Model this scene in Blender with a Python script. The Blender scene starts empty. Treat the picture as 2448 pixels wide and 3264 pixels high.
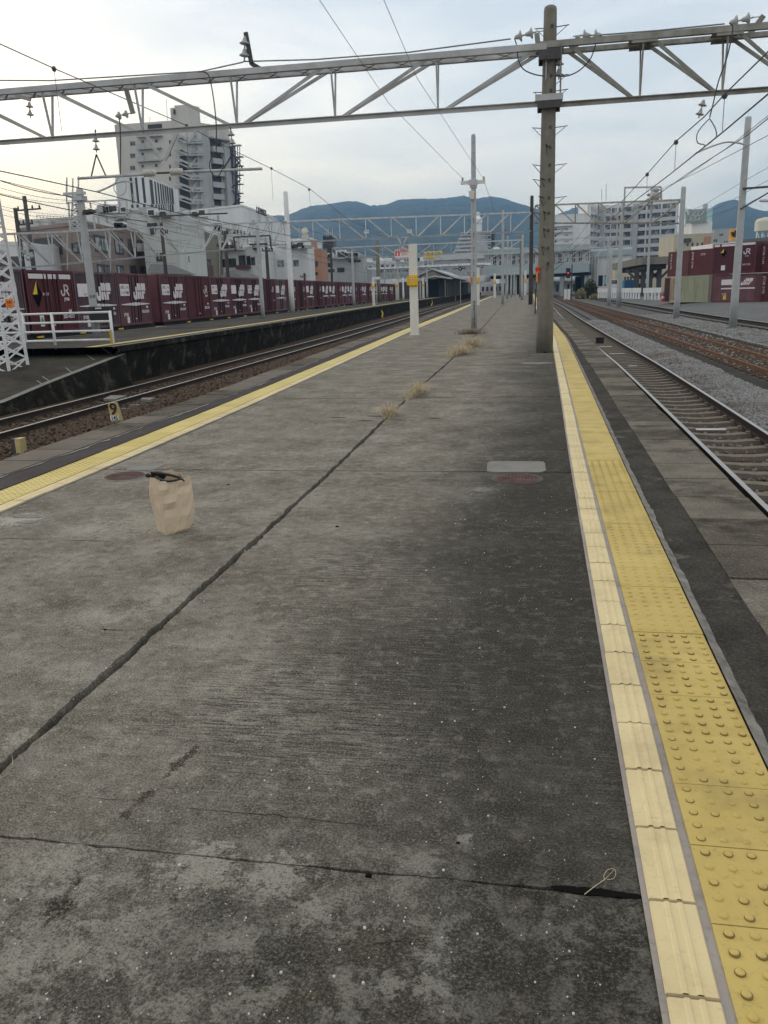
import bpy, math, random
import numpy as np
from mathutils import Vector, Matrix
random.seed(7); rng = np.random.default_rng(7)
scn = bpy.context.scene
COL = scn.collection
# ------------------------------------------------------------------ camera
IW, IH, FPX, CAMH = 2448, 3264, 2640.0, 1.52
_th = math.atan(700.0/FPX); _yaw = math.atan(516.0/math.hypot(FPX, 700.0)); _r = math.radians(1.87)
_F = Vector((-math.sin(_yaw)*math.cos(_th), math.cos(_yaw)*math.cos(_th), -math.sin(_th)))
_R0 = Vector((math.cos(_yaw), math.sin(_yaw), 0)); _D0 = _F.cross(_R0)
_R = math.cos(_r)*_R0 + math.sin(_r)*_D0
_D = -math.sin(_r)*_R0 + math.cos(_r)*_D0
cd = bpy.data.cameras.new("camera"); cam = bpy.data.objects.new("camera", cd); COL.objects.link(cam)
cd.sensor_fit = 'VERTICAL'; cd.sensor_height = 24.0; cd.lens = 24.0*FPX/IH
cd.clip_start = 0.05; cd.clip_end = 20000
cam.matrix_world = Matrix(((_R.x, -_D.x, -_F.x, 0), (_R.y, -_D.y, -_F.y, 0), (_R.z, -_D.z, -_F.z, CAMH), (0, 0, 0, 1)))
scn.camera = cam
C0 = Vector((0, 0, CAMH))
# survey helpers: bearings measured in the photograph, turned into real places at a known height, depth or offset
def ray(px, py): return _F + _R*((px-IW/2)/FPX) + _D*((py-IH/2)/FPX)
def G(px, py, z=0.0):
    v = ray(px, py); return C0 + v*((z-CAMH)/v.z)
def A(px, py, Y):
    v = ray(px, py); return C0 + v*(Y/v.y)
def AX(px, py, X):
    v = ray(px, py); return C0 + v*(X/v.x)
HAZE_D = .00023
# ------------------------------------------------------------------ world, sun, exposure
SUN_EL, SUN_AZ = math.radians(14), math.radians(-48)      # azimuth from +Y, negative = left
w = bpy.data.worlds.new("World"); scn.world = w; w.use_nodes = True
nt = w.node_tree; nt.nodes.clear()
def N(nt, t, **k):
    n = nt.nodes.new(t)
    for a, b in k.items():
        if a.startswith('i_'): n.inputs[a[2:].replace('_', ' ')].default_value = b
        else: setattr(n, a, b)
    return n
def L(nt, a, b): nt.links.new(a, b)
def ramp(nt, fac, stops, interp='LINEAR'):
    n = nt.nodes.new('ShaderNodeValToRGB'); n.color_ramp.interpolation = interp
    e = n.color_ramp.elements
    while len(e) < len(stops): e.new(0.5)
    for i, (p, c) in enumerate(stops):
        e[i].position = p; e[i].color = (c[0], c[1], c[2], 1) if hasattr(c, '__len__') else (c, c, c, 1)
    if fac is not None: nt.links.new(fac, n.inputs[0])
    return n
def mixc(nt, fac, a, b, mode='MIX'):
    n = nt.nodes.new('ShaderNodeMix'); n.data_type = 'RGBA'; n.blend_type = mode
    for s, v in ((n.inputs['Factor'], fac), (n.inputs['A'], a), (n.inputs['B'], b)):
        if isinstance(v, (int, float)):
            s.default_value = v if s.name == 'Factor' else (v, v, v, 1)
        elif isinstance(v, (tuple, list)): s.default_value = (*v[:3], 1)
        else: nt.links.new(v, s)
    return n.outputs['Result']
def math_(nt, op, a, b=None, c=None, clamp=False):
    n = nt.nodes.new('ShaderNodeMath'); n.operation = op; n.use_clamp = clamp
    for i, v in enumerate((a, b, c)):
        if v is None: continue
        if isinstance(v, (int, float)): n.inputs[i].default_value = v
        else: nt.links.new(v, n.inputs[i])
    return n.outputs[0]
out = N(nt, 'ShaderNodeOutputWorld'); bg1 = N(nt, 'ShaderNodeBackground'); bg2 = N(nt, 'ShaderNodeBackground')
add = N(nt, 'ShaderNodeAddShader')
sky = N(nt, 'ShaderNodeTexSky'); sky.sky_type = 'NISHITA'; sky.sun_disc = False
sky.sun_elevation = SUN_EL; sky.sun_rotation = SUN_AZ; sky.air_density = 1.2; sky.dust_density = 2.0
L(nt, sky.outputs[0], bg1.inputs[0]); bg1.inputs[1].default_value = 0.05
tc = N(nt, 'ShaderNodeTexCoord'); sx = N(nt, 'ShaderNodeSeparateXYZ'); L(nt, tc.outputs['Generated'], sx.inputs[0])
el = sx.outputs[2]
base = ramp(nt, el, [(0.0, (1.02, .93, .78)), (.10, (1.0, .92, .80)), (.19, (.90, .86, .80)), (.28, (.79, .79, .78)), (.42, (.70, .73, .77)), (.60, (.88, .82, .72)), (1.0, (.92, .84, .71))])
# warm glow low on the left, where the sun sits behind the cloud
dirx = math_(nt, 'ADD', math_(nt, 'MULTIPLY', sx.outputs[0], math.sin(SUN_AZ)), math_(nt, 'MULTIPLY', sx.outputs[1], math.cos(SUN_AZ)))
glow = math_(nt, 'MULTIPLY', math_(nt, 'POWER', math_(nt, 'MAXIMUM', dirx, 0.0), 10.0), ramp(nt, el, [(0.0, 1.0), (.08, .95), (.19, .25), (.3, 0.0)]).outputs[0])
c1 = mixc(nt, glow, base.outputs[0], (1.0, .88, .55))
mp = N(nt, 'ShaderNodeMapping'); mp.inputs['Scale'].default_value = (1, 1, 4.6); L(nt, tc.outputs['Generated'], mp.inputs[0])
nz = N(nt, 'ShaderNodeTexNoise', i_Scale=2.7, i_Detail=8.0, i_Roughness=0.55, i_Distortion=0.35); L(nt, mp.outputs[0], nz.inputs['Vector'])
cl = ramp(nt, nz.outputs['Fac'], [(.38, (.76, .81, .87)), (.49, (.93, .945, .97)), (.62, (1.15, 1.12, 1.06))])
c2 = mixc(nt, 1.0, c1, cl.outputs[0], 'MULTIPLY')
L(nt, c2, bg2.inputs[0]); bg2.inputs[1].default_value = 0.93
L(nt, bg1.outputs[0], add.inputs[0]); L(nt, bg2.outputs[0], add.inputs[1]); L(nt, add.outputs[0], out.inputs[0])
sd = bpy.data.lights.new("sun", 'SUN'); sd.energy = 0.7; sd.angle = math.radians(18); sd.color = (1.0, .93, .82)
so = bpy.data.objects.new("sun", sd); COL.objects.link(so)
_sdir = Vector((math.sin(SUN_AZ)*math.cos(SUN_EL), math.cos(SUN_AZ)*math.cos(SUN_EL), math.sin(SUN_EL)))
so.rotation_euler = _sdir.to_track_quat('Z', 'Y').to_euler()
scn.view_settings.view_transform = 'Standard'; scn.view_settings.look = 'None'
scn.view_settings.exposure = 0.20; scn.view_settings.gamma = 1.0; scn.view_settings.use_curve_mapping = False
scn.render.engine = 'CYCLES'
scn.cycles.use_denoising = True; scn.cycles.max_bounces = 6; scn.cycles.diffuse_bounces = 3; scn.cycles.volume_bounces = 1
scn.cycles.volume_step_rate = 4.0; scn.cycles.sample_clamp_indirect = 6.0
# ------------------------------------------------------------------ materials
MAT = {}
def new_mat(name):
    m = bpy.data.materials.new(name); m.use_nodes = True; t = m.node_tree; t.nodes.clear()
    o = N(t, 'ShaderNodeOutputMaterial'); b = N(t, 'ShaderNodeBsdfPrincipled'); L(t, b.outputs[0], o.inputs[0]); MAT[name] = m
    return m, t, b
def mat(name, col, rough=0.7, metal=0.0, var=0.18, scale=3.0, bump=0.0, bscale=40.0, dirt=None, dirt_amt=0.5, dscale=1.2, streak=False, spec=0.4, rand=None):
    m, t, b = new_mat(name)
    b.inputs['Roughness'].default_value = rough; b.inputs['Metallic'].default_value = metal
    b.inputs['Specular IOR Level'].default_value = spec
    tc = N(t, 'ShaderNodeTexCoord'); co = tc.outputs['Object']
    n1 = N(t, 'ShaderNodeTexNoise', i_Scale=scale, i_Detail=6.0, i_Roughness=0.6); L(t, co, n1.inputs['Vector'])
    hi = tuple(min(1, c*(1+var)) for c in col); lo = tuple(c*(1-var) for c in col)
    c = ramp(t, n1.outputs['Fac'], [(.3, lo), (.7, hi)]).outputs[0]
    if dirt:
        mp = N(t, 'ShaderNodeMapping'); mp.inputs['Scale'].default_value = (1, 1, .12) if streak else (1, 1, 1); L(t, co, mp.inputs[0])
        n2 = N(t, 'ShaderNodeTexNoise', i_Scale=dscale, i_Detail=8.0, i_Roughness=0.65); L(t, mp.outputs[0], n2.inputs['Vector'])
        f = ramp(t, n2.outputs['Fac'], [(.48, 0.0), (.68, dirt_amt)]).outputs[0]
        c = mixc(t, f, c, dirt)
    if rand:
        oi = N(t, 'ShaderNodeObjectInfo'); c = mixc(t, 1.0, c, ramp(t, oi.outputs['Random'], [(0.0, rand[0]), (.5, (1, 1, 1)), (1.0, rand[1])]).outputs[0], 'MULTIPLY')
    L(t, c, b.inputs['Base Color'])
    if bump:
        n3 = N(t, 'ShaderNodeTexNoise', i_Scale=bscale, i_Detail=4.0); L(t, co, n3.inputs['Vector'])
        bp = N(t, 'ShaderNodeBump', i_Strength=bump, i_Distance=0.02); L(t, n3.outputs['Fac'], bp.inputs['Height']); L(t, bp.outputs[0], b.inputs['Normal'])
    return m
# --- platform concrete (the main surface)
def concrete_main():
    m, t, b = new_mat('platform_concrete')
    co = N(t, 'ShaderNodeTexCoord').outputs['Object']
    s = N(t, 'ShaderNodeSeparateXYZ'); L(t, co, s.inputs[0]); X, Y = s.outputs[0], s.outputs[1]
    def noise(sc, det=6, rough=.6, map=None, dist=0.0, loc=(0, 0, 0)):
        v = co
        if map or loc != (0, 0, 0):
            q = N(t, 'ShaderNodeMapping'); q.inputs['Scale'].default_value = map or (1, 1, 1); q.inputs['Location'].default_value = loc; L(t, co, q.inputs[0]); v = q.outputs[0]
        n = N(t, 'ShaderNodeTexNoise', i_Scale=sc, i_Detail=float(det), i_Roughness=rough, i_Distortion=dist); L(t, v, n.inputs['Vector']); return n.outputs['Fac']
    big = noise(.55, 5, .55, loc=(3, 1, 0)); mid = noise(2.2, 7, .65); fine = noise(42, 8, .85); grit = noise(120, 6, .95); blot = noise(13, 9, .75, dist=.3, loc=(0, 4, 0))
    warm = ramp(t, mid, [(.34, (.112, .099, .079)), (.5, (.200, .184, .157)), (.66, (.315, .296, .260))]).outputs[0]
    dark = ramp(t, mid, [(.36, (.024, .0225, .020)), (.64, (.075, .070, .060))]).outputs[0]
    # worn dark band beside the tactile strip: grows towards x = +0.3, ragged
    xx = math_(t, 'ADD', X, math_(t, 'MULTIPLY', math_(t, 'SUBTRACT', big, .5), 1.7))
    fx = N(t, 'ShaderNodeMapRange', i_From_Min=-1.15, i_From_Max=.16, i_To_Min=0.0, i_To_Max=1.0); fx.interpolation_type = 'SMOOTHSTEP'; L(t, xx, fx.inputs['Value'])
    yfade = N(t, 'ShaderNodeMapRange', i_From_Min=9.0, i_From_Max=30.0, i_To_Min=1.0, i_To_Max=.45); L(t, Y, yfade.inputs['Value'])
    f1 = math_(t, 'MULTIPLY', fx.outputs[0], yfade.outputs[0])
    # concrete colour darkens towards the camera, more so on the right
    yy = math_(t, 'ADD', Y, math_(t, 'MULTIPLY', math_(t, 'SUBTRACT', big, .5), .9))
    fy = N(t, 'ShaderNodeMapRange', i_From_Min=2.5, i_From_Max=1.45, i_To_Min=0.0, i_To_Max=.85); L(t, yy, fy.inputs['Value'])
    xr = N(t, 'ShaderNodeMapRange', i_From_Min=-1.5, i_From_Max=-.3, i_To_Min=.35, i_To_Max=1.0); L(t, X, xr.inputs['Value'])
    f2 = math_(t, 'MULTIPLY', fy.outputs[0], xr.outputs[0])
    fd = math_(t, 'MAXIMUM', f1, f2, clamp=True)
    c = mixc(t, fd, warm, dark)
    # large brown and pale clouds of wear
    wv = noise(.9, 8, .6, dist=.6, loc=(7, 2, 0))
    c = mixc(t, ramp(t, wv, [(.48, 0.0), (.70, .5)]).outputs[0], c, (.125, .094, .073))
    pv = noise(1.15, 9, .68, dist=.5, loc=(-4, 5, 0))
    c = mixc(t, ramp(t, pv, [(.50, 0.0), (.68, .5)]).outputs[0], c, (.32, .295, .255))
    # broom marks running across the platform
    br = noise(1.0, 6, .8, map=(5.5, 80, 1)); brm = noise(.8, 4, .5, loc=(1, 9, 0))
    bx = N(t, 'ShaderNodeMapRange', i_From_Min=-1.75, i_From_Max=-1.1); L(t, X, bx.inputs['Value'])
    by = N(t, 'ShaderNodeMapRange', i_From_Min=2.0, i_From_Max=2.5); L(t, Y, by.inputs['Value'])
    by2 = N(t, 'ShaderNodeMapRange', i_From_Min=8.0, i_From_Max=5.0); L(t, Y, by2.inputs['Value'])
    bm = math_(t, 'MULTIPLY', math_(t, 'MULTIPLY', bx.outputs[0], by.outputs[0]), math_(t, 'MULTIPLY', by2.outputs[0], ramp(t, brm, [(.38, .1), (.56, 1.0)]).outputs[0]))
    c = mixc(t, math_(t, 'MULTIPLY', ramp(t, br, [(.485, 0.0), (.55, 1.0)]).outputs[0], bm), c, (.028, .026, .022))
    c = mixc(t, math_(t, 'MULTIPLY', ramp(t, br, [(.38, .9), (.455, 0.0)]).outputs[0], bm), c, (.33, .31, .265))
    # lichen and laitance blotches on the near slab
    lc = noise(9.0, 12, .80, dist=.3); lm = noise(1.6, 5, .6, loc=(2, -3, 0))
    ln = N(t, 'ShaderNodeMapRange', i_From_Min=2.1, i_From_Max=1.75, i_To_Min=.12, i_To_Max=1.0); L(t, Y, ln.inputs['Value'])
    lf = math_(t, 'MULTIPLY', math_(t, 'MULTIPLY', ramp(t, lc, [(.50, 0.0), (.545, .95)]).outputs[0], ramp(t, lm, [(.40, .10), (.54, 1.0)]).outputs[0]), ln.outputs[0])
    c = mixc(t, lf, c, (.34, .33, .285))
    c = mixc(t, ramp(t, blot, [(.38, .6), (.48, 0.0)]).outputs[0], c, (.052, .047, .037)); c = mixc(t, ramp(t, blot, [(.53, 0.0), (.62, .6)]).outputs[0], c, (.36, .34, .285))
    # rusty moss stain line
    def seg(ax, ay, bx_, by_, wdt, seed):
        dx, dy = bx_-ax, by_-ay; l2 = dx*dx+dy*dy
        px_ = math_(t, 'SUBTRACT', X, ax); py_ = math_(t, 'SUBTRACT', Y, ay)
        tt = math_(t, 'DIVIDE', math_(t, 'ADD', math_(t, 'MULTIPLY', px_, dx), math_(t, 'MULTIPLY', py_, dy)), l2, clamp=True)
        ex = math_(t, 'SUBTRACT', px_, math_(t, 'MULTIPLY', tt, dx)); ey = math_(t, 'SUBTRACT', py_, math_(t, 'MULTIPLY', tt, dy))
        d = math_(t, 'SQRT', math_(t, 'ADD', math_(t, 'MULTIPLY', ex, ex), math_(t, 'MULTIPLY', ey, ey)))
        nn = noise(9, 8, .75, loc=(seed, 0, 0))
        d = math_(t, 'ADD', d, math_(t, 'MULTIPLY', math_(t, 'SUBTRACT', nn, .47), .22))
        r_ = N(t, 'ShaderNodeMapRange', i_From_Min=wdt, i_From_Max=wdt*.3, i_To_Min=0.0, i_To_Max=.95); L(t, d, r_.inputs['Value']); return r_.outputs[0]
    c = mixc(t, seg(-1.20, 1.48, -1.22, 1.86, .035, 3), c, (.028, .021, .014))
    c = mixc(t, seg(-1.22, 2.02, -1.16, 2.42, .018, 8), c, (.036, .027, .018))
    c = mixc(t, seg(-.62, 1.42, -.25, 1.50, .012, 5), c, (.10, .085, .055))
    def spot(px, py, r_, col, amt, seed=0.0, sc=26.0, wob=1.5):
        g = G(px, py); dx = math_(t, 'SUBTRACT', X, g.x); dy = math_(t, 'SUBTRACT', Y, g.y)
        d = math_(t, 'SQRT', math_(t, 'ADD', math_(t, 'MULTIPLY', dx, dx), math_(t, 'MULTIPLY', dy, dy)))
        nn = noise(sc, 9, .8, loc=(seed, seed*.7, 0)); d = math_(t, 'ADD', d, math_(t, 'MULTIPLY', math_(t, 'SUBTRACT', nn, .5), r_*4.5*wob))
        q = N(t, 'ShaderNodeMapRange', i_From_Min=r_, i_From_Max=r_*.7, i_To_Min=0.0, i_To_Max=amt); L(t, d, q.inputs['Value']); return mixc(t, q.outputs[0], c, col)
    pale = (.47, .46, .40)
    for (px, py, r_, col, amt, sd_) in ((640, 2760, .10, pale, .8, 1), (880, 2790, .085, pale, .85, 2), (1010, 2900, .05, pale, .7, 3), (1400, 3040, .055, pale, .9, 4), (1370, 3140, .04, pale, .9, 5), (1240, 3140, .03, pale, .9, 6), (1485, 2672, .022, pale, .95, 7),
            (1350, 2750, .05, pale, .6, 8), (200, 2760, .09, pale, .5, 9), (110, 3020, .10, pale, .5, 10), (400, 2980, .11, pale, .45, 11), (60, 2350, .06, pale, .4, 12), (700, 3000, .05, pale, .5, 31), (60, 1655, .17, pale, .85, 13), (480, 1665, .30, pale, .45, 14), (250, 1690, .2, pale, .3, 15),
            (200, 1925, .10, (.085, .065, .045), .8, 16), (410, 1930, .10, (.095, .075, .055), .7, 17), (300, 1975, .12, pale, .35, 18), (1540, 1560, .10, pale, .6, 19), (1540, 1500, .12, (.10, .09, .075), .5, 20), (820, 3125, .03, (.03, .028, .024), .9, 21),
            (1180, 3000, .05, (.085, .068, .042), .7, 22), (1330, 2985, .04, (.075, .06, .04), .6, 23), (900, 3060, .08, (.035, .033, .029), .7, 24), (1500, 3060, .10, (.03, .029, .026), .7, 25), (700, 2900, .06, (.045, .043, .038), .7, 26), (1700, 1600, .4, (.035, .033, .030), .45, 27), (1100, 2020, .3, (.055, .050, .042), .3, 28)):
        c = spot(px, py, r_, col, amt, sd_)
    # grit, speckle and white chips
    c = mixc(t, ramp(t, grit, [(.40, .9), (.49, 0.0)]).outputs[0], c, (.022, .021, .018))
    c = mixc(t, ramp(t, grit, [(.515, 0.0), (.60, .75)]).outputs[0], c, (.42, .40, .34))
    vo = N(t, 'ShaderNodeTexVoronoi', i_Scale=26.0); L(t, co, vo.inputs['Vector'])
    c = mixc(t, ramp(t, vo.outputs['Distance'], [(.05, .9), (.10, 0.0)]).outputs[0], c, (.38, .37, .33))
    c = mixc(t, ramp(t, fine, [(.3, .35), (.5, 0.0)]).outputs[0], c, (.05, .047, .043))
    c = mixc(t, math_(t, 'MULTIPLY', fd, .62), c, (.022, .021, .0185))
    L(t, c, b.inputs['Base Color'])
    b.inputs['Roughness'].default_value = .95; b.inputs['Specular IOR Level'].default_value = .10
    h = math_(t, 'ADD', math_(t, 'ADD', math_(t, 'MULTIPLY', fine, .5), math_(t, 'MULTIPLY', grit, .4)), math_(t, 'MULTIPLY', math_(t, 'MULTIPLY', br, bm), -1.1))
    h = math_(t, 'ADD', h, math_(t, 'MULTIPLY', mid, .9))
    bp = N(t, 'ShaderNodeBump', i_Strength=.55, i_Distance=.006); L(t, h, bp.inputs['Height']); L(t, bp.outputs[0], b.inputs['Normal'])
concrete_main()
def rough_ground(name, lo, hi, scale, fine=80.0, patch=None, bump=.5, rough=.9, stretch=None):
    m, t, b = new_mat(name); co = N(t, 'ShaderNodeTexCoord').outputs['Object']
    if stretch:
        q = N(t, 'ShaderNodeMapping'); q.inputs['Scale'].default_value = stretch; L(t, co, q.inputs[0]); co2 = q.outputs[0]
    else: co2 = co
    n1 = N(t, 'ShaderNodeTexNoise', i_Scale=scale, i_Detail=8.0, i_Roughness=.65); L(t, co2, n1.inputs['Vector'])
    n2 = N(t, 'ShaderNodeTexNoise', i_Scale=fine, i_Detail=4.0, i_Roughness=.7); L(t, co, n2.inputs['Vector'])
    c = ramp(t, n1.outputs['Fac'], [(.3, lo), (.7, hi)]).outputs[0]
    c = mixc(t, ramp(t, n2.outputs['Fac'], [(.32, .6), (.48, 0.0)]).outputs[0], c, tuple(v*.35 for v in lo))
    c = mixc(t, ramp(t, n2.outputs['Fac'], [(.54, 0.0), (.68, .5)]).outputs[0], c, tuple(min(1, v*1.9) for v in hi))
    if patch:
        n3 = N(t, 'ShaderNodeTexNoise', i_Scale=patch[1], i_Detail=9.0, i_Roughness=.7, i_Distortion=.5); L(t, co, n3.inputs['Vector'])
        c = mixc(t, ramp(t, n3.outputs['Fac'], [(patch[2], 0.0), (patch[2]+.12, patch[3])]).outputs[0], c, patch[0])
    L(t, c, b.inputs['Base Color']); b.inputs['Roughness'].default_value = .95; b.inputs['Specular IOR Level'].default_value = .10
    bp = N(t, 'ShaderNodeBump', i_Strength=bump, i_Distance=.01); L(t, n2.outputs['Fac'], bp.inputs['Height']); L(t, bp.outputs[0], b.inputs['Normal'])
rough_ground('asphalt_band', (.026, .024, .022), (.075, .069, .060), 2.6, 80, ((.21, .195, .165), 3.0, .58, .6))
rough_ground('asphalt_band_purple', (.050, .044, .046), (.085, .076, .078), 1.6, 160, ((.17, .16, .145), 2.2, .62, .4))
rough_ground('edge_slab', (.105, .095, .077), (.215, .198, .165), 3.2, 70, ((.045, .040, .032), 1.4, .50, .8))
rough_ground('kerb_dark', (.070, .062, .050), (.15, .136, .112), 3.2, 70, ((.035, .031, .025), 1.6, .50, .8))
rough_ground('edge_slab_left', (.125, .108, .095), (.20, .175, .152), 2.0, 120, ((.05, .045, .04), 1.1, .58, .6))
rough_ground('joint_dirt', (.022, .020, .017), (.055, .050, .042), 6, 90)
rough_ground('grey_bed', (.075, .074, .074), (.15, .147, .145), 2.5, 22, bump=1.0)
rough_ground('brown_bed', (.040, .027, .018), (.10, .068, .046), 1.8, 20, bump=1.0)
rough_ground('dark_strip', (.028, .027, .025), (.062, .058, .054), 1.2, 40)
rough_ground('yard_asphalt', (.115, .120, .125), (.17, .175, .18), .35, 12, ((.22, .22, .21), .3, .58, .5))
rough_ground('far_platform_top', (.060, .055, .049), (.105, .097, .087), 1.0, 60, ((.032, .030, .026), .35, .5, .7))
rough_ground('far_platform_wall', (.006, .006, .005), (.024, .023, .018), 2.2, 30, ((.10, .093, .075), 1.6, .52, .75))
rough_ground('ramp_asphalt', (.022, .020, .016), (.070, .064, .052), 1.1, 60, ((.11, .105, .09), 1.5, .64, .5))
rough_ground('earth', (.07, .062, .05), (.13, .12, .10), .02, 1)
rough_ground('town_ground', (.10, .10, .10), (.16, .155, .15), .05, 3)
def tile_mat(name, lo, hi, dirt, dscale=1.3, amt=.55):
    m, t, b = new_mat(name); co = N(t, 'ShaderNodeTexCoord').outputs['Object']
    n1 = N(t, 'ShaderNodeTexNoise', i_Scale=1.7, i_Detail=6.0, i_Roughness=.6); L(t, co, n1.inputs['Vector'])
    c = ramp(t, n1.outputs['Fac'], [(.3, lo), (.7, hi)]).outputs[0]
    n2 = N(t, 'ShaderNodeTexNoise', i_Scale=dscale, i_Detail=9.0, i_Roughness=.68); L(t, co, n2.inputs['Vector'])
    c = mixc(t, ramp(t, n2.outputs['Fac'], [(.5, 0.0), (.72, amt)]).outputs[0], c, dirt)
    n3 = N(t, 'ShaderNodeTexNoise', i_Scale=45.0, i_Detail=5.0, i_Roughness=.7); L(t, co, n3.inputs['Vector'])
    c = mixc(t, ramp(t, n3.outputs['Fac'], [(.30, .45), (.44, 0.0)]).outputs[0], c, dirt)
    L(t, c, b.inputs['Base Color']); b.inputs['Roughness'].default_value = .62; b.inputs['Specular IOR Level'].default_value = .35
    bp = N(t, 'ShaderNodeBump', i_Strength=.2, i_Distance=.003); L(t, n3.outputs['Fac'], bp.inputs['Height']); L(t, bp.outputs[0], b.inputs['Normal'])
tile_mat('tactile_yellow', (.46, .345, .095), (.60, .46, .145), (.27, .195, .07), 2.4, .75)
tile_mat('tactile_yellow_pale', (.54, .43, .13), (.66, .54, .19), (.42, .32, .12))
tile_mat('cream_tile', (.62, .51, .28), (.74, .62, .36), (.42, .33, .19), 3.0, .6)
tile_mat('grout', (.27, .24, .215), (.38, .345, .315), (.14, .125, .12), 6.0, .6)
mat('grit_white', (.62, .60, .55), .8, var=.2)
mat('dome_crescent', (.20, .14, .05), .9, var=.2)
mat('curb_mortar', (.24, .225, .20), .9, var=.3, scale=8, bump=.8, bscale=60, dirt=(.08, .075, .07), dirt_amt=.8, dscale=9)
mat('patch_cement', (.20, .198, .185), .9, var=.12, scale=3, bump=.2, bscale=80, dirt=(.12, .115, .105), dirt_amt=.7, dscale=5)
mat('rust_iron', (.095, .050, .042), .75, var=.3, scale=14, bump=.5, bscale=70, dirt=(.18, .12, .10), dirt_amt=.5, dscale=7)
mat('rail_top', (.42, .38, .35), .32, .85, var=.15, scale=6)
mat('rail_side', (.036, .022, .016), .85, var=.35, scale=8, bump=.3)
mat('rail_rust', (.15, .066, .034), .85, var=.35, scale=6, bump=.3)
mat('sleeper', (.185, .158, .125), .85, var=.22, scale=7, bump=.4, bscale=50, dirt=(.06, .05, .042), dirt_amt=.7, dscale=3)
mat('old_sleeper', (.09, .070, .055), .9, var=.3, scale=7, bump=.4, dirt=(.04, .03, .025), dirt_amt=.7, dscale=3)
mat('stone_grey', (.24, .24, .24), .85, var=.45, scale=15, spec=.3, dirt=(.115, .085, .062), dirt_amt=.75, dscale=.9)
mat('stone_brown', (.098, .068, .048), .88, var=.5, scale=15, spec=.25)
mat('pole_concrete', (.20, .187, .155), .9, var=.16, scale=5, bump=.35, bscale=60, dirt=(.07, .065, .056), dirt_amt=.65, dscale=.9, streak=True)
mat('pole_pale', (.42, .435, .44), .8, var=.10, scale=4, bump=.15, dirt=(.18, .19, .19), dirt_amt=.5, dscale=1.0, streak=True)
mat('pole_dark', (.060, .050, .046), .9, var=.25, scale=4, bump=.2, dirt=(.12, .11, .095), dirt_amt=.6, dscale=1.4)
mat('white_paint', (.78, .78, .79), .5, var=.06, scale=3, dirt=(.42, .42, .40), dirt_amt=.4, dscale=2.0, streak=True)
mat('cream_paint', (.72, .70, .64), .5, var=.05, scale=2, dirt=(.45, .43, .38), dirt_amt=.35, dscale=1.4, streak=True)
mat('galvanised', (.50, .51, .52), .55, .2, var=.14, scale=3, dirt=(.22, .21, .20), dirt_amt=.5, dscale=2.0)
mat('gantry_steel', (.46, .465, .475), .6, .2, var=.14, scale=2, dirt=(.27, .25, .22), dirt_amt=.5, dscale=1.2)
mat('gantry_mossy', (.32, .315, .29), .8, .1, var=.2, scale=4, dirt=(.15, .15, .10), dirt_amt=.7, dscale=2.2)
mat('steel_dark', (.075, .072, .075), .7, .2, var=.3, scale=6)
mat('wire', (.10, .10, .105), .6, .3, var=.1)
mat('wire_pale', (.22, .23, .24), .6, .3, var=.1)
mat('porcelain', (.42, .42, .42), .3, var=.08, scale=4, dirt=(.22, .2, .18), dirt_amt=.4)
mat('ribbed_insulator', (.62, .61, .57), .35, var=.06)
mat('paper', (.60, .475, .345), .85, var=.07, scale=5, dirt=(.50, .385, .26), dirt_amt=.4, dscale=6)
mat('black_plastic', (.012, .010, .010), .45, var=.2)
mat('black_paint', (.016, .016, .018), .5, var=.2)
mat('yellow_paint', (.72, .45, .015), .45, var=.06)
mat('yellow_faded', (.42, .31, .045), .7, var=.15, scale=8)
mat('orange_sign', (.86, .22, .02), .5, var=.05)
mat('red_sign', (.80, .07, .02), .5, var=.05)
mat('red_paint', (.62, .04, .05), .5, var=.05)
mat('white_sign', (.74, .74, .73), .5, var=.03)
mat('print_black', (.008, .007, .007), .95, var=.05, spec=.05)
mat('print_brown', (.05, .02, .012), .6, var=.05)
mat('marker_cream', (.53, .41, .20), .75, var=.15, scale=14, dirt=(.38, .40, .16), dirt_amt=.7, dscale=8)
mat('dry_grass', (.50, .42, .28), .9, var=.25, scale=30)
mat('dead_weed', (.20, .135, .085), .9, var=.3, scale=30)
mat('container_maroon', (.115, .020, .028), .55, var=.16, scale=1.2, dirt=(.06, .022, .022), dirt_amt=.6, dscale=1.5, streak=True, rand=((.62, .6, .7), (1.12, 1.2, 1.1)))
mat('container_purple', (.135, .085, .096), .6, var=.16, scale=1.2, dirt=(.055, .036, .04), dirt_amt=.55, dscale=1.5, streak=True, rand=((.8, .75, .8), (1.25, 1.25, 1.2)))
mat('container_mauve', (.150, .058, .070), .6, var=.16, scale=1.2, dirt=(.06, .03, .032), dirt_amt=.5, dscale=1.5, streak=True, rand=((.72, .6, .62), (1.25, 1.5, 1.4)))
mat('container_green', (.36, .38, .26), .6, var=.07, scale=1.2, dirt=(.22, .16, .09), dirt_amt=.6, dscale=1.3, streak=True)
mat('container_tan', (.44, .37, .25), .6, var=.07, scale=1.2, dirt=(.24, .12, .06), dirt_amt=.6, dscale=1.3, streak=True)
mat('container_blue', (.010, .075, .18), .5, var=.1)
mat('container_aqua', (.20, .48, .55), .5, var=.08)
mat('container_white', (.78, .73, .75), .6, var=.06, dirt=(.5, .45, .45), dirt_amt=.3)
mat('container_text', (.74, .68, .70), .6, var=.06)
mat('underframe', (.020, .018, .018), .8, var=.3)
mat('yellow_mark', (.75, .52, .04), .5, var=.05)
mat('green_mark', (.05, .30, .20), .5, var=.05)
mat('brick_tan', (.33, .27, .24), .85, var=.07, scale=.7, dirt=(.18, .145, .125), dirt_amt=.6, dscale=.4)
mat('brick_brown', (.27, .215, .19), .85, var=.08, scale=.7, dirt=(.13, .10, .09), dirt_amt=.6, dscale=.4)
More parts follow.
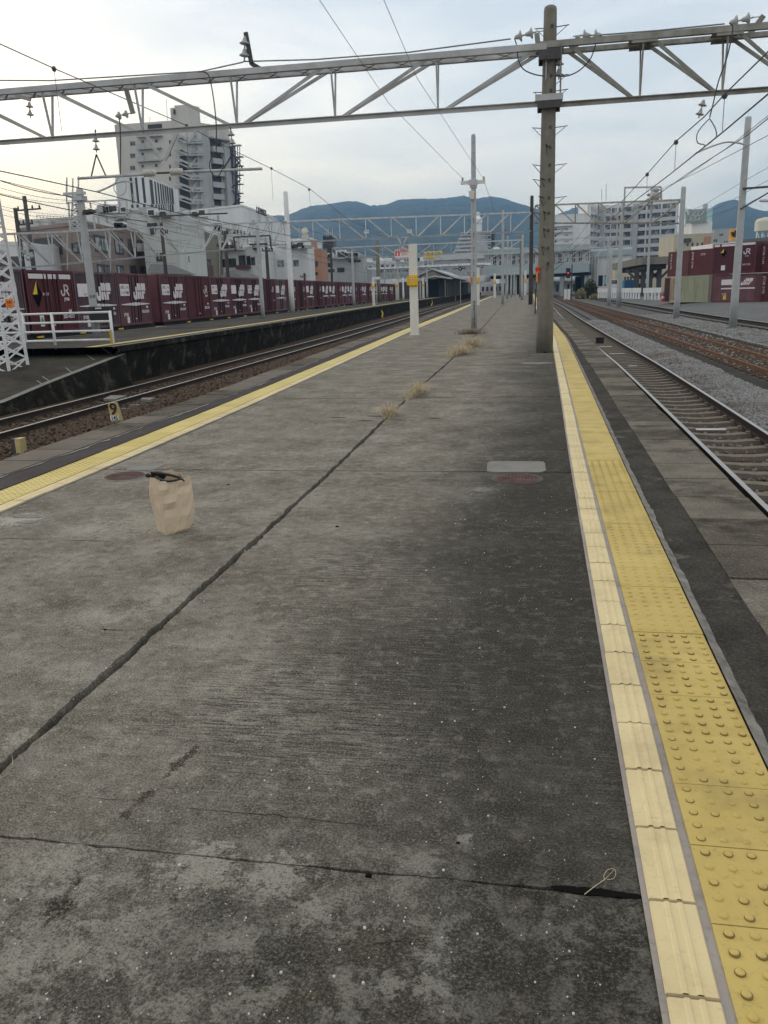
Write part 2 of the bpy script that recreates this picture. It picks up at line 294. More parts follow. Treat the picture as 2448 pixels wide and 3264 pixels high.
mat('wall_white', (.68, .69, .69), .8, var=.04, scale=.3, dirt=(.44, .45, .45), dirt_amt=.5, dscale=.25, streak=True)
mat('wall_pale_green', (.56, .58, .55), .8, var=.05, scale=.3, dirt=(.34, .36, .34), dirt_amt=.5, dscale=.3, streak=True)
mat('wall_beige', (.58, .555, .51), .85, var=.04, scale=.2, dirt=(.29, .28, .26), dirt_amt=.4, dscale=.15, streak=True)
mat('wall_cream', (.50, .45, .33), .85, var=.05, scale=.3, dirt=(.36, .32, .24), dirt_amt=.5, dscale=.25, streak=True)
mat('wall_grey', (.42, .43, .43), .85, var=.05, scale=.3, dirt=(.24, .25, .25), dirt_amt=.5, dscale=.25, streak=True)
mat('wall_maroon', (.125, .068, .060), .85, var=.08, scale=.5)
mat('wall_olive', (.22, .205, .165), .85, var=.08, scale=.5, dirt=(.16, .145, .115), dirt_amt=.5, dscale=.4)
mat('wall_orange', (.42, .23, .15), .85, var=.06, scale=.5, dirt=(.3, .16, .1), dirt_amt=.4, dscale=.4)
mat('balcony_white', (.50, .51, .52), .8, var=.04, scale=.4, dirt=(.46, .47, .48), dirt_amt=.4, dscale=.3, streak=True)
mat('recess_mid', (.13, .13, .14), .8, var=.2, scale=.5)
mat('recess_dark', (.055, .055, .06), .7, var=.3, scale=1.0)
mat('navy_panel', (.035, .04, .06), .5, var=.1)
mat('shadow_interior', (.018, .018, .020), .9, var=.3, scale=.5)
mat('roof_tile', (.085, .085, .09), .7, var=.2, scale=3)
mat('roof_metal', (.42, .44, .46), .5, .2, var=.08, scale=1)
mat('station_teal', (.34, .42, .43), .7, var=.07, scale=.3, dirt=(.24, .29, .30), dirt_amt=.5, dscale=.3)
mat('sign_yellow', (.80, .60, .06), .5, var=.03)
mat('sign_pink', (.78, .45, .38), .5, var=.03)
mat('sign_grey', (.25, .31, .30), .6, var=.05, dirt=(.30, .35, .35), dirt_amt=.5)
mat('sign_cyan_edge', (.40, .58, .60), .6, var=.05)
mat('sign_pale_text', (.60, .66, .64), .6, var=.04)
mat('sign_flame', (.82, .38, .04), .5, var=.25, scale=.3)
mat('tank_cream', (.60, .58, .46), .6, var=.05)
mat('van_white', (.72, .73, .74), .35, var=.03)
mat('tyre', (.02, .02, .02), .8)
mat('foliage', (.060, .078, .030), .85, var=.35, scale=.8)
mat('foliage_straw', (.24, .20, .11), .9, var=.3, scale=.8)
mat('forest', (.022, .044, .040), .95, var=.9, scale=.022, bump=0)
def glass_mat(name, col, rough=.12):
    m, t, b = new_mat(name); co = N(t, 'ShaderNodeTexCoord').outputs['Object']
    n1 = N(t, 'ShaderNodeTexNoise', i_Scale=.9, i_Detail=2.0); L(t, co, n1.inputs['Vector'])
    L(t, ramp(t, n1.outputs['Fac'], [(.42, tuple(c*.4 for c in col)), (.6, tuple(c*1.7 for c in col))]).outputs[0], b.inputs['Base Color'])
    b.inputs['Roughness'].default_value = rough
glass_mat('glass', (.055, .065, .075)); glass_mat('glass_pale', (.22, .24, .25))
m, t, b = new_mat('signal_red'); b.inputs['Base Color'].default_value = (.9, .02, .02, 1); b.inputs['Emission Color'].default_value = (1, .04, .04, 1); b.inputs['Emission Strength'].default_value = .7
# brick bump for the apartment
# ------------------------------------------------------------------ mesh tools
class MB:
    def __init__(s): s.v = []; s.f = []; s.m = []
    def quad(s, a, b, c, d, mi=0):
        i = len(s.v); s.v += [tuple(a), tuple(b), tuple(c), tuple(d)]; s.f.append((i, i+1, i+2, i+3)); s.m.append(mi)
    def hexa(s, p, mi=0):   # p: 8 points, bottom 4 then top 4 (ccw)
        i = len(s.v); s.v += [tuple(q) for q in p]
        for f in ((3, 2, 1, 0), (4, 5, 6, 7), (0, 1, 5, 4), (1, 2, 6, 5), (2, 3, 7, 6), (3, 0, 4, 7)):
            s.f.append(tuple(i+k for k in f)); s.m.append(mi)
    def box(s, x0, x1, y0, y1, z0, z1, mi=0):
        s.hexa([(x0, y0, z0), (x1, y0, z0), (x1, y1, z0), (x0, y1, z0), (x0, y0, z1), (x1, y0, z1), (x1, y1, z1), (x0, y1, z1)], mi)
    def bar(s, a, b, w, h, up=(0, 0, 1), mi=0):
        a, b = Vector(a), Vector(b); d = (b-a).normalized(); up = Vector(up)
        if abs(d.dot(up)) > .97: up = Vector((0, 1, 0))
        r = d.cross(up).normalized()*w/2; u = r.cross(d).normalized()*h/2
        s.hexa([a-r-u, a+r-u, b+r-u, b-r-u, a-r+u, a+r+u, b+r+u, b-r+u], mi)
    def tube(s, pts, r, seg=8, mi=0, caps=True):
        pts = [Vector(p) for p in pts]; rs = r if hasattr(r, '__len__') else [r]*len(pts)
        base = len(s.v); n = len(pts); prev = None
        for k, p in enumerate(pts):
            d = (pts[min(k+1, n-1)]-pts[max(k-1, 0)]).normalized()
            if prev is None:
                ref = Vector((0, 0, 1)) if abs(d.z) < .9 else Vector((1, 0, 0)); x = d.cross(ref).normalized()
            else:
                x = (prev - d*prev.dot(d)); x = x.normalized() if x.length > 1e-6 else d.cross(Vector((0, 0, 1))).normalized()
            prev = x; y = d.cross(x)
            for j in range(seg):
                a = 2*math.pi*j/seg; s.v.append(tuple(p + x*(math.cos(a)*rs[k]) + y*(math.sin(a)*rs[k])))
        for k in range(n-1):
            for j in range(seg):
                a = base+k*seg+j; b_ = base+k*seg+(j+1) % seg
                s.f.append((a, b_, b_+seg, a+seg)); s.m.append(mi)
        if caps:
            s.f.append(tuple(base+j for j in reversed(range(seg)))); s.m.append(mi)
            s.f.append(tuple(base+(n-1)*seg+j for j in range(seg))); s.m.append(mi)
    def lathe(s, c, prof, seg=20, axis=(0, 0, 1), mi=0):   # prof: list of (radius, height)
        ax = Vector(axis).normalized(); c = Vector(c)
        s.tube([c+ax*h for _, h in prof], [max(r_, 1e-4) for r_, _ in prof], seg, mi)
    def prism(s, poly, z0, z1, mi=0):     # poly: xy list ccw
        i = len(s.v); n = len(poly)
        s.v += [(p[0], p[1], z0) for p in poly] + [(p[0], p[1], z1) for p in poly]
        s.f.append(tuple(i+k for k in reversed(range(n)))); s.m.append(mi); s.f.append(tuple(i+n+k for k in range(n))); s.m.append(mi)
        for k in range(n): s.f.append((i+k, i+(k+1) % n, i+n+(k+1) % n, i+n+k)); s.m.append(mi)
    def plate(s, poly3, nrm, th, mi=0):   # polygon of 3D points extruded along nrm
        i = len(s.v); n = len(poly3); nrm = Vector(nrm)*th
        s.v += [tuple(Vector(p)) for p in poly3] + [tuple(Vector(p)+nrm) for p in poly3]
        s.f.append(tuple(i+k for k in reversed(range(n)))); s.m.append(mi); s.f.append(tuple(i+n+k for k in range(n))); s.m.append(mi)
        for k in range(n): s.f.append((i+k, i+(k+1) % n, i+n+(k+1) % n, i+n+k)); s.m.append(mi)
    def strip(s, la, lb, mi=0):           # sheet between two polylines
        i = len(s.v); n = len(la); s.v += [tuple(p) for p in la]+[tuple(p) for p in lb]
        for k in range(n-1): s.f.append((i+k, i+n+k, i+n+k+1, i+k+1)); s.m.append(mi)
    def build(s, name, mats, parent=None, smooth=False, loc=None):
        if isinstance(mats, str): mats = [mats]
        me = bpy.data.meshes.new(name)
        off = Vector(loc) if loc is not None else (wloc(parent) if parent is not None else Vector((0, 0, 0)))
        me.from_pydata([(x-off.x, y-off.y, z-off.z) for x, y, z in s.v], [], s.f)
        for q in mats: me.materials.append(MAT[q])
        if len(mats) > 1: me.polygons.foreach_set('material_index', s.m)
        if smooth: me.polygons.foreach_set('use_smooth', [True]*len(me.polygons))
        me.update()
        o = bpy.data.objects.new(name, me); COL.objects.link(o)
        if parent is not None: o.parent = parent
        if loc is not None: o.location = off - (wloc(parent) if parent is not None else Vector((0, 0, 0)))
        return o
def wloc(o):
    v = Vector((0, 0, 0))
    while o is not None: v += o.location; o = o.parent
    return v
def tag(o, label=None, cat=None, group=None, kind=None):
    if label: o['label'] = label
    if cat: o['category'] = cat
    if group: o['group'] = group
    if kind: o['kind'] = kind
    return o
def thing(name, label, cat, loc=(0, 0, 0), group=None):
    o = bpy.data.objects.new(name, None); o.empty_display_size = .2; COL.objects.link(o); o.location = loc
    return tag(o, label, cat, group)
def copy_tree(o, parent=None):
    c = o.copy(); COL.objects.link(c)
    if parent is not None: c.parent = parent
    for ch in list(o.children): copy_tree(ch, c)
    return c
ORD = 'first second third fourth fifth sixth seventh eighth ninth tenth eleventh twelfth thirteenth fourteenth fifteenth sixteenth seventeenth eighteenth nineteenth twentieth'.split()
ORD += ['twenty-'+o for o in ORD[:9]] + ['thirtieth'] + ['thirty-'+o for o in ORD[:9]] + ['fortieth'] + ['forty-'+o for o in ORD[:9]] + ['fiftieth']
def text(name, s, size, m, parent, origin, xdir=(1, 0, 0), updir=(0, 0, 1), extr=.004, width=None, align='CENTER', bold=0.0, shear=0.0):
    cu = bpy.data.curves.new(name, 'FONT'); cu.body = s; cu.size = size; cu.align_x = align; cu.align_y = 'CENTER'; cu.extrude = extr; cu.offset = bold; cu.shear = shear
    cu.resolution_u = 3
    to = bpy.data.objects.new(name, cu); COL.objects.link(to)
    bpy.context.view_layer.update()
    me = bpy.data.meshes.new_from_object(to.evaluated_get(bpy.context.evaluated_depsgraph_get()))
    bpy.data.objects.remove(to); me.name = name
    x = Vector(xdir).normalized(); u = Vector(updir); u = (u - x*u.dot(x)).normalized(); n = x.cross(u)
    sc = 1.0
    if width and len(me.vertices):
        xs = [v.co.x for v in me.vertices]; sc = width/max(1e-6, max(xs)-min(xs))
    o3 = Vector(origin) - wloc(parent)
    for v in me.vertices: v.co = o3 + x*(v.co.x*sc) + u*v.co.y + n*v.co.z
    me.materials.clear(); me.materials.append(MAT[m])
    o = bpy.data.objects.new(name, me); COL.objects.link(o); o.parent = parent
    return o
def interp(pl, y):
    for (y0, x0), (y1, x1) in zip(pl, pl[1:]):
        if y <= y1: return x0+(x1-x0)*(y-y0)/(y1-y0)
    (y0, x0), (y1, x1) = pl[-2:]; return x0+(x1-x0)*(y-y0)/(y1-y0)
def curve(Y): return 0.0 if Y < 25 else .00062*(Y-25)**2 if Y < 60 else .76+.0434*(Y-60)
# ================================================================== SETTING
ZR, ZS, ZB = -.76, -.90, -.95           # rail top, sleeper top, track bed
def frange(a, b, s):
    n = max(1, int(round((b-a)/s))); return [a+(b-a)*i/n for i in range(n+1)]
mb = MB(); mb.quad((-9000, -3000, -1.05), (9000, -3000, -1.05), (9000, 12000, -1.05), (-9000, 12000, -1.05))
tag(mb.build('ground', 'town_ground'), kind='structure')
CL = [(-4, .29), (2, .295), (8, .31), (12, .34), (26, .41), (47, .10), (68, -.22), (141, -.77), (230, -1.6)]      # tactile strip, platform side
RE = [(-4, 1.50), (18, 1.52), (26, 1.50), (47, 1.18), (68, .96), (95, .83), (141, .3), (230, -.6)]                   # right platform edge
LS = [(-4, -3.95), (5.4, -3.97), (10, -4.03), (15.5, -4.22), (32.5, -4.9), (57, -5.6), (83.5, -6.5), (175, -9.2), (230, -10.6)]
LE = [(-4, -5.3), (13, -5.32), (24, -5.9), (41, -6.31), (49, -6.83), (71, -7.75), (112, -8.9), (175, -10.6), (230, -12.0)]
CJ = [(-4, -1.76), (2.2, -1.77), (7.1, -1.78), (10, -1.86), (19, -1.92), (34, -2.2), (54, -2.7), (80, -3.2), (120, -4.0), (230, -6.0)]
YS = frange(-4, 22, .5)+frange(22, 90, 2)[1:]+frange(90, 230, 10)[1:]
def sm(pl, Y): return (interp(pl, Y-1.5)+interp(pl, Y)+interp(pl, Y+1.5))/3
def line(pl, ys, dx=0.0, z=0.0): return [(sm(pl, y)+dx, y, z) for y in ys]
# platform body under the slabs
mb = MB()
body = line(RE, YS, -.02, -.05); bodyl = line(LE, YS, .02, -.05)
mb.strip(bodyl, body, 0)
mb.strip(line(RE, YS, -.06, -.05), line(RE, YS, -.06, -1.0), 1); mb.strip(line(LE, YS, .06, -1.0), line(LE, YS, .06, -.05), 1)
mb.quad((sm(LE, 230), 230, -1), (sm(RE, 230), 230, -1), (sm(RE, 230), 230, -.05), (sm(LE, 230), 230, -.05), 1)
tag(mb.build('platform_base', ['joint_dirt', 'far_platform_wall']), kind='structure')
def jag(n, amp):
    a = rng.normal(0, 1, n+8); k = np.ones(5)/5; a = np.convolve(a, k, 'same')[4:-4]; b_ = rng.normal(0, 1, n)*.35
    return (a+b_)*amp
mb = MB()
JY = [-4, 1.88]+[7.02+5.13*i for i in range(0, 44)]
for a, b_ in zip(JY, JY[1:]):
    near = b_ < 20; st = .035 if b_ < 13 else .12 if near else 1.0
    gy = .006 if (a < 0 or b_ < 2) else .017; gy = .006 if b_ < 2 else gy
    ga = .003 if abs(a-1.88) < .01 else gy; gb = .004 if abs(b_-1.88) < .01 else gy; ys = frange(a+ga, b_-gb, st)
    amp = .009 if near else .004
    gl, gr = (.021, .024) if near else (.018, .020)
    for side in (0, 1):
        if side == 0: xl = [sm(LS, y)+.008 for y in ys]; j = jag(len(ys), amp); xr = [sm(CJ, y)-gl+q for y, q in zip(ys, j)]
        else: j = jag(len(ys), amp); xl = [sm(CJ, y)+gr+q for y, q in zip(ys, j)]; xr = [sm(CL, y)-.008 for y in ys]
        nx = max(2, int((xr[0]-xl[0])/(.04 if near else .5)))
        j0 = jag(nx, .0035 if abs(a-1.88) < .01 else .006 if near else .002); j1 = jag(nx, .006 if near else .002)
        dz = rng.uniform(-.004, .0)
        bot = [(xl[0]+(xr[0]-xl[0])*(k+.5)/nx, ys[0]+j0[k]) for k in range(nx)]
        top = [(xl[-1]+(xr[-1]-xl[-1])*(k+.5)/nx, ys[-1]+j1[k]) for k in range(nx)]
        poly = [(xl[0], ys[0])]+bot+[(xr[0], ys[0])]+[(x, y) for x, y in zip(xr[1:-1], ys[1:-1])]+[(xr[-1], ys[-1])]+top[::-1]+[(xl[-1], ys[-1])]+[(x, y) for x, y in zip(xl[1:-1][::-1], ys[1:-1][::-1])]
        mb.prism(poly, -.055, dz)
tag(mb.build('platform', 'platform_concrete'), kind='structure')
# asphalt infill bands and pale kerb slabs on both edges
def band(name, pa, da, pb, db, m, z=-.004, th=.05):
    q = MB(); q.strip(line(pa, YS, da, z), line(pb, YS, db, z))
    return tag(q.build(name, m), kind='structure')
RK = 1.11
RB = [(y, min(interp(CL, y)+.83, interp(RE, y)-.45)) for y, _ in CL]
band('platform_asphalt_strip', CL, .43, RE, -.49, 'asphalt_band')
band('platform_asphalt_strip', LE, .50, LS, -.42, 'asphalt_band_purple')
def kerbs(pl, side, m):
    q = MB(); y = -4.0
    while y < 200:
        ln = .60 if y < 60 else 3.0
        g_ = .006; dz = rng.uniform(-.004, .006); ox = rng.uniform(-.006, .006)
        y0, y1 = y+g_, y+ln-g_
        a0, a1 = sm(pl, y0), sm(pl, y1)
        if side > 0: P = [(a0-.49+ox, y0), (a0+ox, y0), (a1+ox, y1), (a1-.49+ox, y1)]
        else: P = [(a0+ox, y0), (a0+.49+ox, y0), (a1+.49+ox, y1), (a1+ox, y1)]
        q.prism(P, -.16, dz, 1 if random.random() < .38 else 0); y += ln
    return tag(q.build('platform_kerb', [m, 'kerb_dark']), kind='structure')
kerbs(RE, 1, 'edge_slab'); kerbs(LE, -1, 'edge_slab_left')
# ---- tactile strips (things with parts)
def tactile(pl, sgn, label, ymax_dome, pale):
    t = thing('tactile_strip', label, 'tactile paving', (interp(pl, 0), 0, 0), 'tactile strips along the platform')
    ys = [y for y in YS]
    g = MB(); g.strip(line(pl, ys, -.012 if sgn > 0 else -.17, .004), line(pl, ys, .17 if sgn > 0 else .012, .004)); g.build('grout', 'grout', t)
    c = MB(); y = -3.6+.06
    while y < 40:
        y0, y1 = y+.006+random.uniform(0, .004), y+.297
        if y < 12:
            prof = [(.004, 0.006), (.008, .012), (.036, .012), (.040, .0155), (.048, .0155), (.052, .012), (.066, .012), (.070, .0155), (.078, .0155), (.082, .012), (.108, .012), (.112, .006)]
        else: prof = [(.004, .006), (.006, .0125), (.110, .0125), (.112, .006)]
        dx = random.uniform(-.002, .002); dz = random.uniform(-.001, .002)
        la = [(sm(pl, y0)+sgn*(u*1.07)+dx, y0, z+dz) for u, z in prof]; lb = [(sm(pl, y1)+sgn*(u*1.07)+dx, y1, z+dz) for u, z in prof]
        if sgn > 0: c.strip(lb, la)
        else: c.strip(la, lb)
        q0 = [la[1], la[-2]]
        c.quad((la[0][0], y0, 0), (la[-1][0], y0, 0), la[-2], la[1]); c.quad(lb[1], lb[-2], (lb[-1][0], y1, 0), (lb[0][0], y1, 0))
        y += .300
    ysf = [40]+[y for y in YS if y > 40]
    c.strip(line(pl, ysf, 0 if sgn > 0 else -.112, .0125), line(pl, ysf, .112 if sgn > 0 else 0, .0125))
    c.build('edge_line_tiles', 'cream_tile', t)
    yl = MB(); y = -3.6
    while y < 30:
        y0, y1 = y+.0015, y+.2985; dz = random.uniform(-.0015, .0015)
        for a in (0,):
            x0, x1 = .143, .443
            p = [(sm(pl, y0)+sgn*x0, y0), (sm(pl, y0)+sgn*x1, y0), (sm(pl, y1)+sgn*x1, y1), (sm(pl, y1)+sgn*x0, y1)]
            if sgn < 0: p = p[::-1]
            yl.prism(p, -.01, .010+dz)
        y += .300
    ysf = [30]+[y for y in YS if y > 30]
    a_, b_ = line(pl, ysf, sgn*.146, .011), line(pl, ysf, sgn*.446, .011)
    yl.strip(a_, b_) if sgn > 0 else yl.strip(b_, a_)
    yl.build('warning_tiles', 'tactile_yellow_pale' if pale else 'tactile_yellow', t)
    dm = MB(); y = .6 if sgn > 0 else 4.8
    y = -3.6 + .3*round((y+3.6)/.3)
    while y < ymax_dome:
        seg = 14 if y < 5 else 7
        for r_ in range(5):
            for k in range(5):
                yy = y+.03+.06*r_+random.uniform(-.001, .001); xx = sm(pl, yy)+sgn*(.146+.03+.06*k)
                dm.tube([(xx, yy, .010), (xx, yy, .0132), (xx, yy, .0150), (xx, yy, .0156)], [.0118, .0106, .0074, .0035], seg)
                if y < 3.4 and random.random() < .6: w9 = random.uniform(.0002, .0024); dm.tube([(xx+w9*.4, yy-w9, .009), (xx+w9*.4, yy-w9, .0126)], [.0126+w9*.3, .0124+w9*.3], seg, 1)  # darker disc under some domes, shifted nearer so a crescent shows
        y += .3
    tag(dm.build('warning_domes', ['tactile_yellow_pale' if pale else 'tactile_yellow', 'dome_crescent'], t, smooth=False), kind='stuff')
    e = MB(); ys2 = frange(-3, 30, .05); jj = jag(len(ys2), .012); jk = jag(len(ys2), .006)
    x0 = .447; a_ = [(sm(pl, y)+sgn*x0, y, .0155+abs(k)*.4) for y, k in zip(ys2, jk)]; b_ = [(sm(pl, y)+sgn*(x0+.045+q*.5), y, -.003) for y, q in zip(ys2, jj)]
    e.strip(a_, b_) if sgn > 0 else e.strip(b_, a_)
    e.build('mortar_edge', 'curb_mortar', t)
    return t
tactile(CL, 1, 'bright yellow dotted tactile strip with pale cream inner line along the right platform edge', 7.2, False)
tactile(LS, -1, 'faded yellow tactile strip along the left platform edge, behind the paper bag', 9, True)
# white worn paint line and black crack beyond the left strip
q = MB(); ys = frange(4, 60, .12); jw = np.abs(jag(len(ys), .035))
q.strip([(sm(LE, y)+.50, y, .001) for y in ys], [(sm(LE, y)+.512+float(k)*1.2, y, .001) for y, k in zip(ys, jw)]); tag(q.build('kerb_mortar_line', 'patch_cement'), kind='structure')
q = MB(); ys = frange(3, 16, .05); jw = jag(len(ys), .012)
q.strip([(sm(LE, y)+.485+float(k), y, .004) for y, k in zip(ys, jw)], [(sm(LE, y)+.502+float(k), y, .004) for y, k in zip(ys, jw)]); tag(q.build('kerb_crack', 'joint_dirt'), kind='structure')
# cement repair patches
def blob(cx, cy, rx, ry, z, m, name, n=36, amp=.12, p=2.5):
    pts = []
    for k in range(n):
        a = 2*math.pi*k/n; c_, s_ = math.cos(a), math.sin(a); rr = 1+random.uniform(-amp, amp)
        pts.append((cx+rx*rr*math.copysign(abs(c_)**(2/p), c_), cy+ry*rr*math.copysign(abs(s_)**(2/p), s_)))
    q = MB(); q.prism(pts, -.02, z); return tag(q.build(name, m), kind='structure')
blob(-.17, 7.24, .255, .235, .002, 'patch_cement', 'cement_patch', amp=.03, p=7)
blob(-3.62, 7.12, .15, .15, .002, 'patch_cement', 'cement_patch', amp=.08, p=4)
for (x, y, a, b_) in ((-.02, 17.7, .32, .20), (-4.1, 17.9, .3, .18), (-.1, 28.9, .35, .12), (-3.9, 33.4, .45, .15), (-3.72, 5.35, .12, .05), (-3.6, 5.2, .07, .04)):
    blob(x, y, a, b_, .003, 'patch_cement', 'cement_patch', amp=.35, p=2.2)
# short dark saw cuts near the first grass tufts, hairline cracks
q = MB()
for (px0, px1, py) in ((1055, 1107, 1330), (1140, 1192, 1340), (1243, 1298, 1338), (1362, 1415, 1334), (1168, 1220, 1326), (320+0, 400, 2006), (0, 170, 1716), (200, 380, 1722)):
    a, b_ = G(px0, py), G(px1, py+(1 if py < 1500 else 4)); n_ = 14; w_ = .022 if py < 1500 else .004
    pa, pb = [], []
    for k in range(n_+1):
        p = a.lerp(b_, k/n_); e = w_*(.3+.7*math.sin(math.pi*min(1, k/n_+.05)))*random.uniform(.6, 1); pa.append((p.x, p.y-e, .0012)); pb.append((p.x, p.y+e, .0012))
    q.strip(pa, pb)
def crack(px, w0):
    P = []
    for (x0, y0), (x1, y1) in zip(px, px[1:]):
        a, b_ = G(x0, y0), G(x1, y1); m_ = max(3, int((b_-a).length/.02))
        for k in range(m_): P.append(a.lerp(b_, k/m_)+Vector((random.gauss(0, .003), random.gauss(0, .003), 0)))
    n_ = len(P); pa, pb = [], []
    for k, p in enumerate(P): e = w0*min(1, 4*k/n_, 4*(n_-k)/n_)*random.uniform(.4, 1.2); pa.append((p.x-e*.5, p.y-e, .0013)); pb.append((p.x+e*.5, p.y+e, .0013))
    q.strip(pa, pb)
for px, w0 in (([(1165, 3025), (1200, 3008), (1290, 2998), (1345, 3008)], .0022), ([(520, 2570), (760, 2590), (1000, 2612), (1250, 2640)], .0016), ([(240, 2540), (500, 2560)], .0012), ([(720, 1905), (1240, 1915)], .0010), ([(1000, 1735), (1240, 1738), (1400, 1742)], .0015),
        ([(0, 2262), (120, 2250)], .001), ([(1120, 2060), (1125, 2240)], .001), ([(480, 2640), (470, 2690)], .0015), ([(1450, 1415), (1800, 1420)], .002), ([(900, 1860), (1030, 1850), (1180, 1862)], .001), ([(560, 2140), (640, 2120)], .0009)): crack(px, w0)
tag(q.build('platform_crack', 'joint_dirt'), kind='structure')
# wide broken gap in the near joint beside the tactile strip
q = MB(); pts = []
for k in range(25):
    u = k/24; x = .055+u*.235; pts.append((x, 1.885-.004*u, .012*math.sin(math.pi*u)**.6+.003))
q.strip([(x, y-e*random.uniform(.7, 1.1), .0015) for x, y, e in pts], [(x, y+e*random.uniform(.7, 1.1), .0015) for x, y, e in pts]); tag(q.build('joint_gap', 'print_black'), kind='structure')
# ---- right side ground and tracks
T1 = [(y, interp(RE, y)+1.42) for y in (-4, 18, 26, 47, 68, 95, 141, 230)]+[(420, -5.5)]
T2 = [(-4, 6.9), (24, 6.52), (38, 6.25), (78, 5.55), (173, 4.3), (300, 2.0), (420, -1)]
T3 = [(-4, 13.0), (44, 11.65), (62, 10.95), (117, 10.5), (198, 9.7), (300, 7.5), (420, 4.5)]
TL = [(-4, -10.2), (13, -10.28), (25, -10.45), (45, -10.9), (78, -12.15), (115, -13.7), (180, -15.9), (300, -19.4), (420, -22.8)]
YT = frange(-4, 60, 4)+frange(60, 420, 12)[1:]
def surf(name, pa, da, pb, db, z, m, ys=YT, z2=None):
    q = MB(); q.strip(line(pa, ys, da, z), line(pb, ys, db, z if z2 is None else z2)); return tag(q.build(name, m), kind='structure')
surf('track_bed', T1, -1.5, T1, -.9, ZB, 'grey_bed'); surf('track_bed', T1, -.9, T1, 1.0, -.985, 'brown_bed'); surf('track_bed', T1, 1.0, T1, 1.35, ZB, 'grey_bed')
surf('track_bed', T1, 1.35, T1, 2.0, ZB+.07, 'grey_bed'); 
surf('walkway', T1, 2.0, T2, -.9, ZB+.03, 'dark_strip')
surf('track_bed', T2, -.9, T2, 1.9, ZB+.05, 'brown_bed')
surf('track_bed', T2, 1.9, T3, 1.15, ZB+.04, 'grey_bed')
surf('freight_yard', T3, 1.15, T3, 5.5, -.84, 'yard_asphalt', z2=-.42); surf('freight_yard', T3, 5.5, T3, 80, -.42, 'yard_asphalt')
q = MB(); q.strip(line(T2, YT, 1.82, -.80), line(T2, YT, 1.98, -.80)); q.strip(line(T3, YT, 1.15, -.80), line(T3, YT, 1.45, -.80)); q.strip(line(T3, YT, 5.9, -.414), line(T3, YT, 6.1, -.414))
tag(q.build('concrete_kerb', 'patch_cement'), kind='structure')
# left side
LP = [(-4, -12.25), (22.9, -12.25), (42, -12.9), (68, -14.6), (115, -17.0), (200, -19.5), (280, -21.8), (420, -25.5)]
LB = [(22, -18.4)]+[(y, -18.4-curve(y)) for y in (40, 60, 80, 100, 120, 160, 200, 300, 420)]
surf('track_bed', TL, 1.9, LE, .1, ZB+.02, 'brown_bed')
surf('track_bed', LP, -.2, TL, 1.9, ZB+.01, 'brown_bed')
surf('freight_track_bed', LB, -9, LB, .2, ZB, 'grey_bed')
ZL = .22
YL = frange(23, 60, 3)+frange(60, 420, 12)[1:]
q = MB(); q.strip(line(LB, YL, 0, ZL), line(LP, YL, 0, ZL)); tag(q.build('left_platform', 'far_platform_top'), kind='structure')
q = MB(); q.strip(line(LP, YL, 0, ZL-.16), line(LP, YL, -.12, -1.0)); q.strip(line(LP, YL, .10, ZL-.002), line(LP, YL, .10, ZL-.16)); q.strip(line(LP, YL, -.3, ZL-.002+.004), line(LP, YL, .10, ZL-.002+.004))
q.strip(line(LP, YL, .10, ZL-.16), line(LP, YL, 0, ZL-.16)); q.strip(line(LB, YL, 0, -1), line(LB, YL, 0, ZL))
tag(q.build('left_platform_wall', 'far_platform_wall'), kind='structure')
q = MB(); q.strip(line(LP, YL, -.95, ZL+.006), line(LP, YL, -.62, ZL+.006)); tag(q.build('left_platform_line', 'tactile_yellow_pale'), kind='structure')
q = MB(); q.strip(line(LP, YL, -.22, ZL+.008), line(LP, YL, -.02, ZL+.008)); q.strip(line(LB, YL, .05, ZL+.006), line(LB, YL, .22, ZL+.006)); tag(q.build('left_platform_line', 'patch_cement'), kind='structure')
# ramp at the near end of the left platform
e = [AX(390, 1128, -12.25), AX(160, 1216, -12.25), AX(0, 1283, -12.25)]
prof = [(23.0, ZL), (e[0].y, e[0].z), (e[1].y, e[1].z), (e[2].y, e[2].z), (4.0, -.93)]
prof = sorted(set(prof), key=lambda p: -p[0]); prof = [p for i, p in enumerate(prof) if i == 0 or p[1] < prof[i-1][1]+.02]
q = MB(); q.strip([(-24, y, z-.0) for y, z in prof], [(-12.35, y, z) for y, z in prof][::1], 0)
q.strip([(-12.35, y, z+.004) for y, z in prof], [(-12.15, y, z+.004) for y, z in prof], 1)
q.strip([(-12.15, y, z+.004) for y, z in prof], [(-12.0, y, -1.0) for y, z in prof], 2)
tag(q.build('ramp', ['ramp_asphalt', 'patch_cement', 'far_platform_wall']), kind='structure')
q = MB()
for (a, b_) in (((330, 1112), (355, 1131)), ((275, 1130), (300, 1147)), ((210, 1172), (232, 1190)), ((135, 1200), (160, 1216)), ((118, 1213), (140, 1228))):
    def onramp(px, py):
        for Yk in np.arange(10, 24, .02):
            p = A(px, py, Yk); zz = np.interp(Yk, [y for y, z in prof][::-1], [z for y, z in prof][::-1])
            if p.z <= zz+.006: return Vector((p.x, p.y, zz+.006))
        return A(px, py, 20)
    a_, c_ = onramp(*a), onramp(*b_); d_ = (c_-a_).cross(Vector((0, 0, 1))).normalized()*.02
    q.quad(a_-d_, c_-d_, c_+d_, a_+d_)
tag(q.build('ramp_groove', 'patch_cement'), kind='structure')
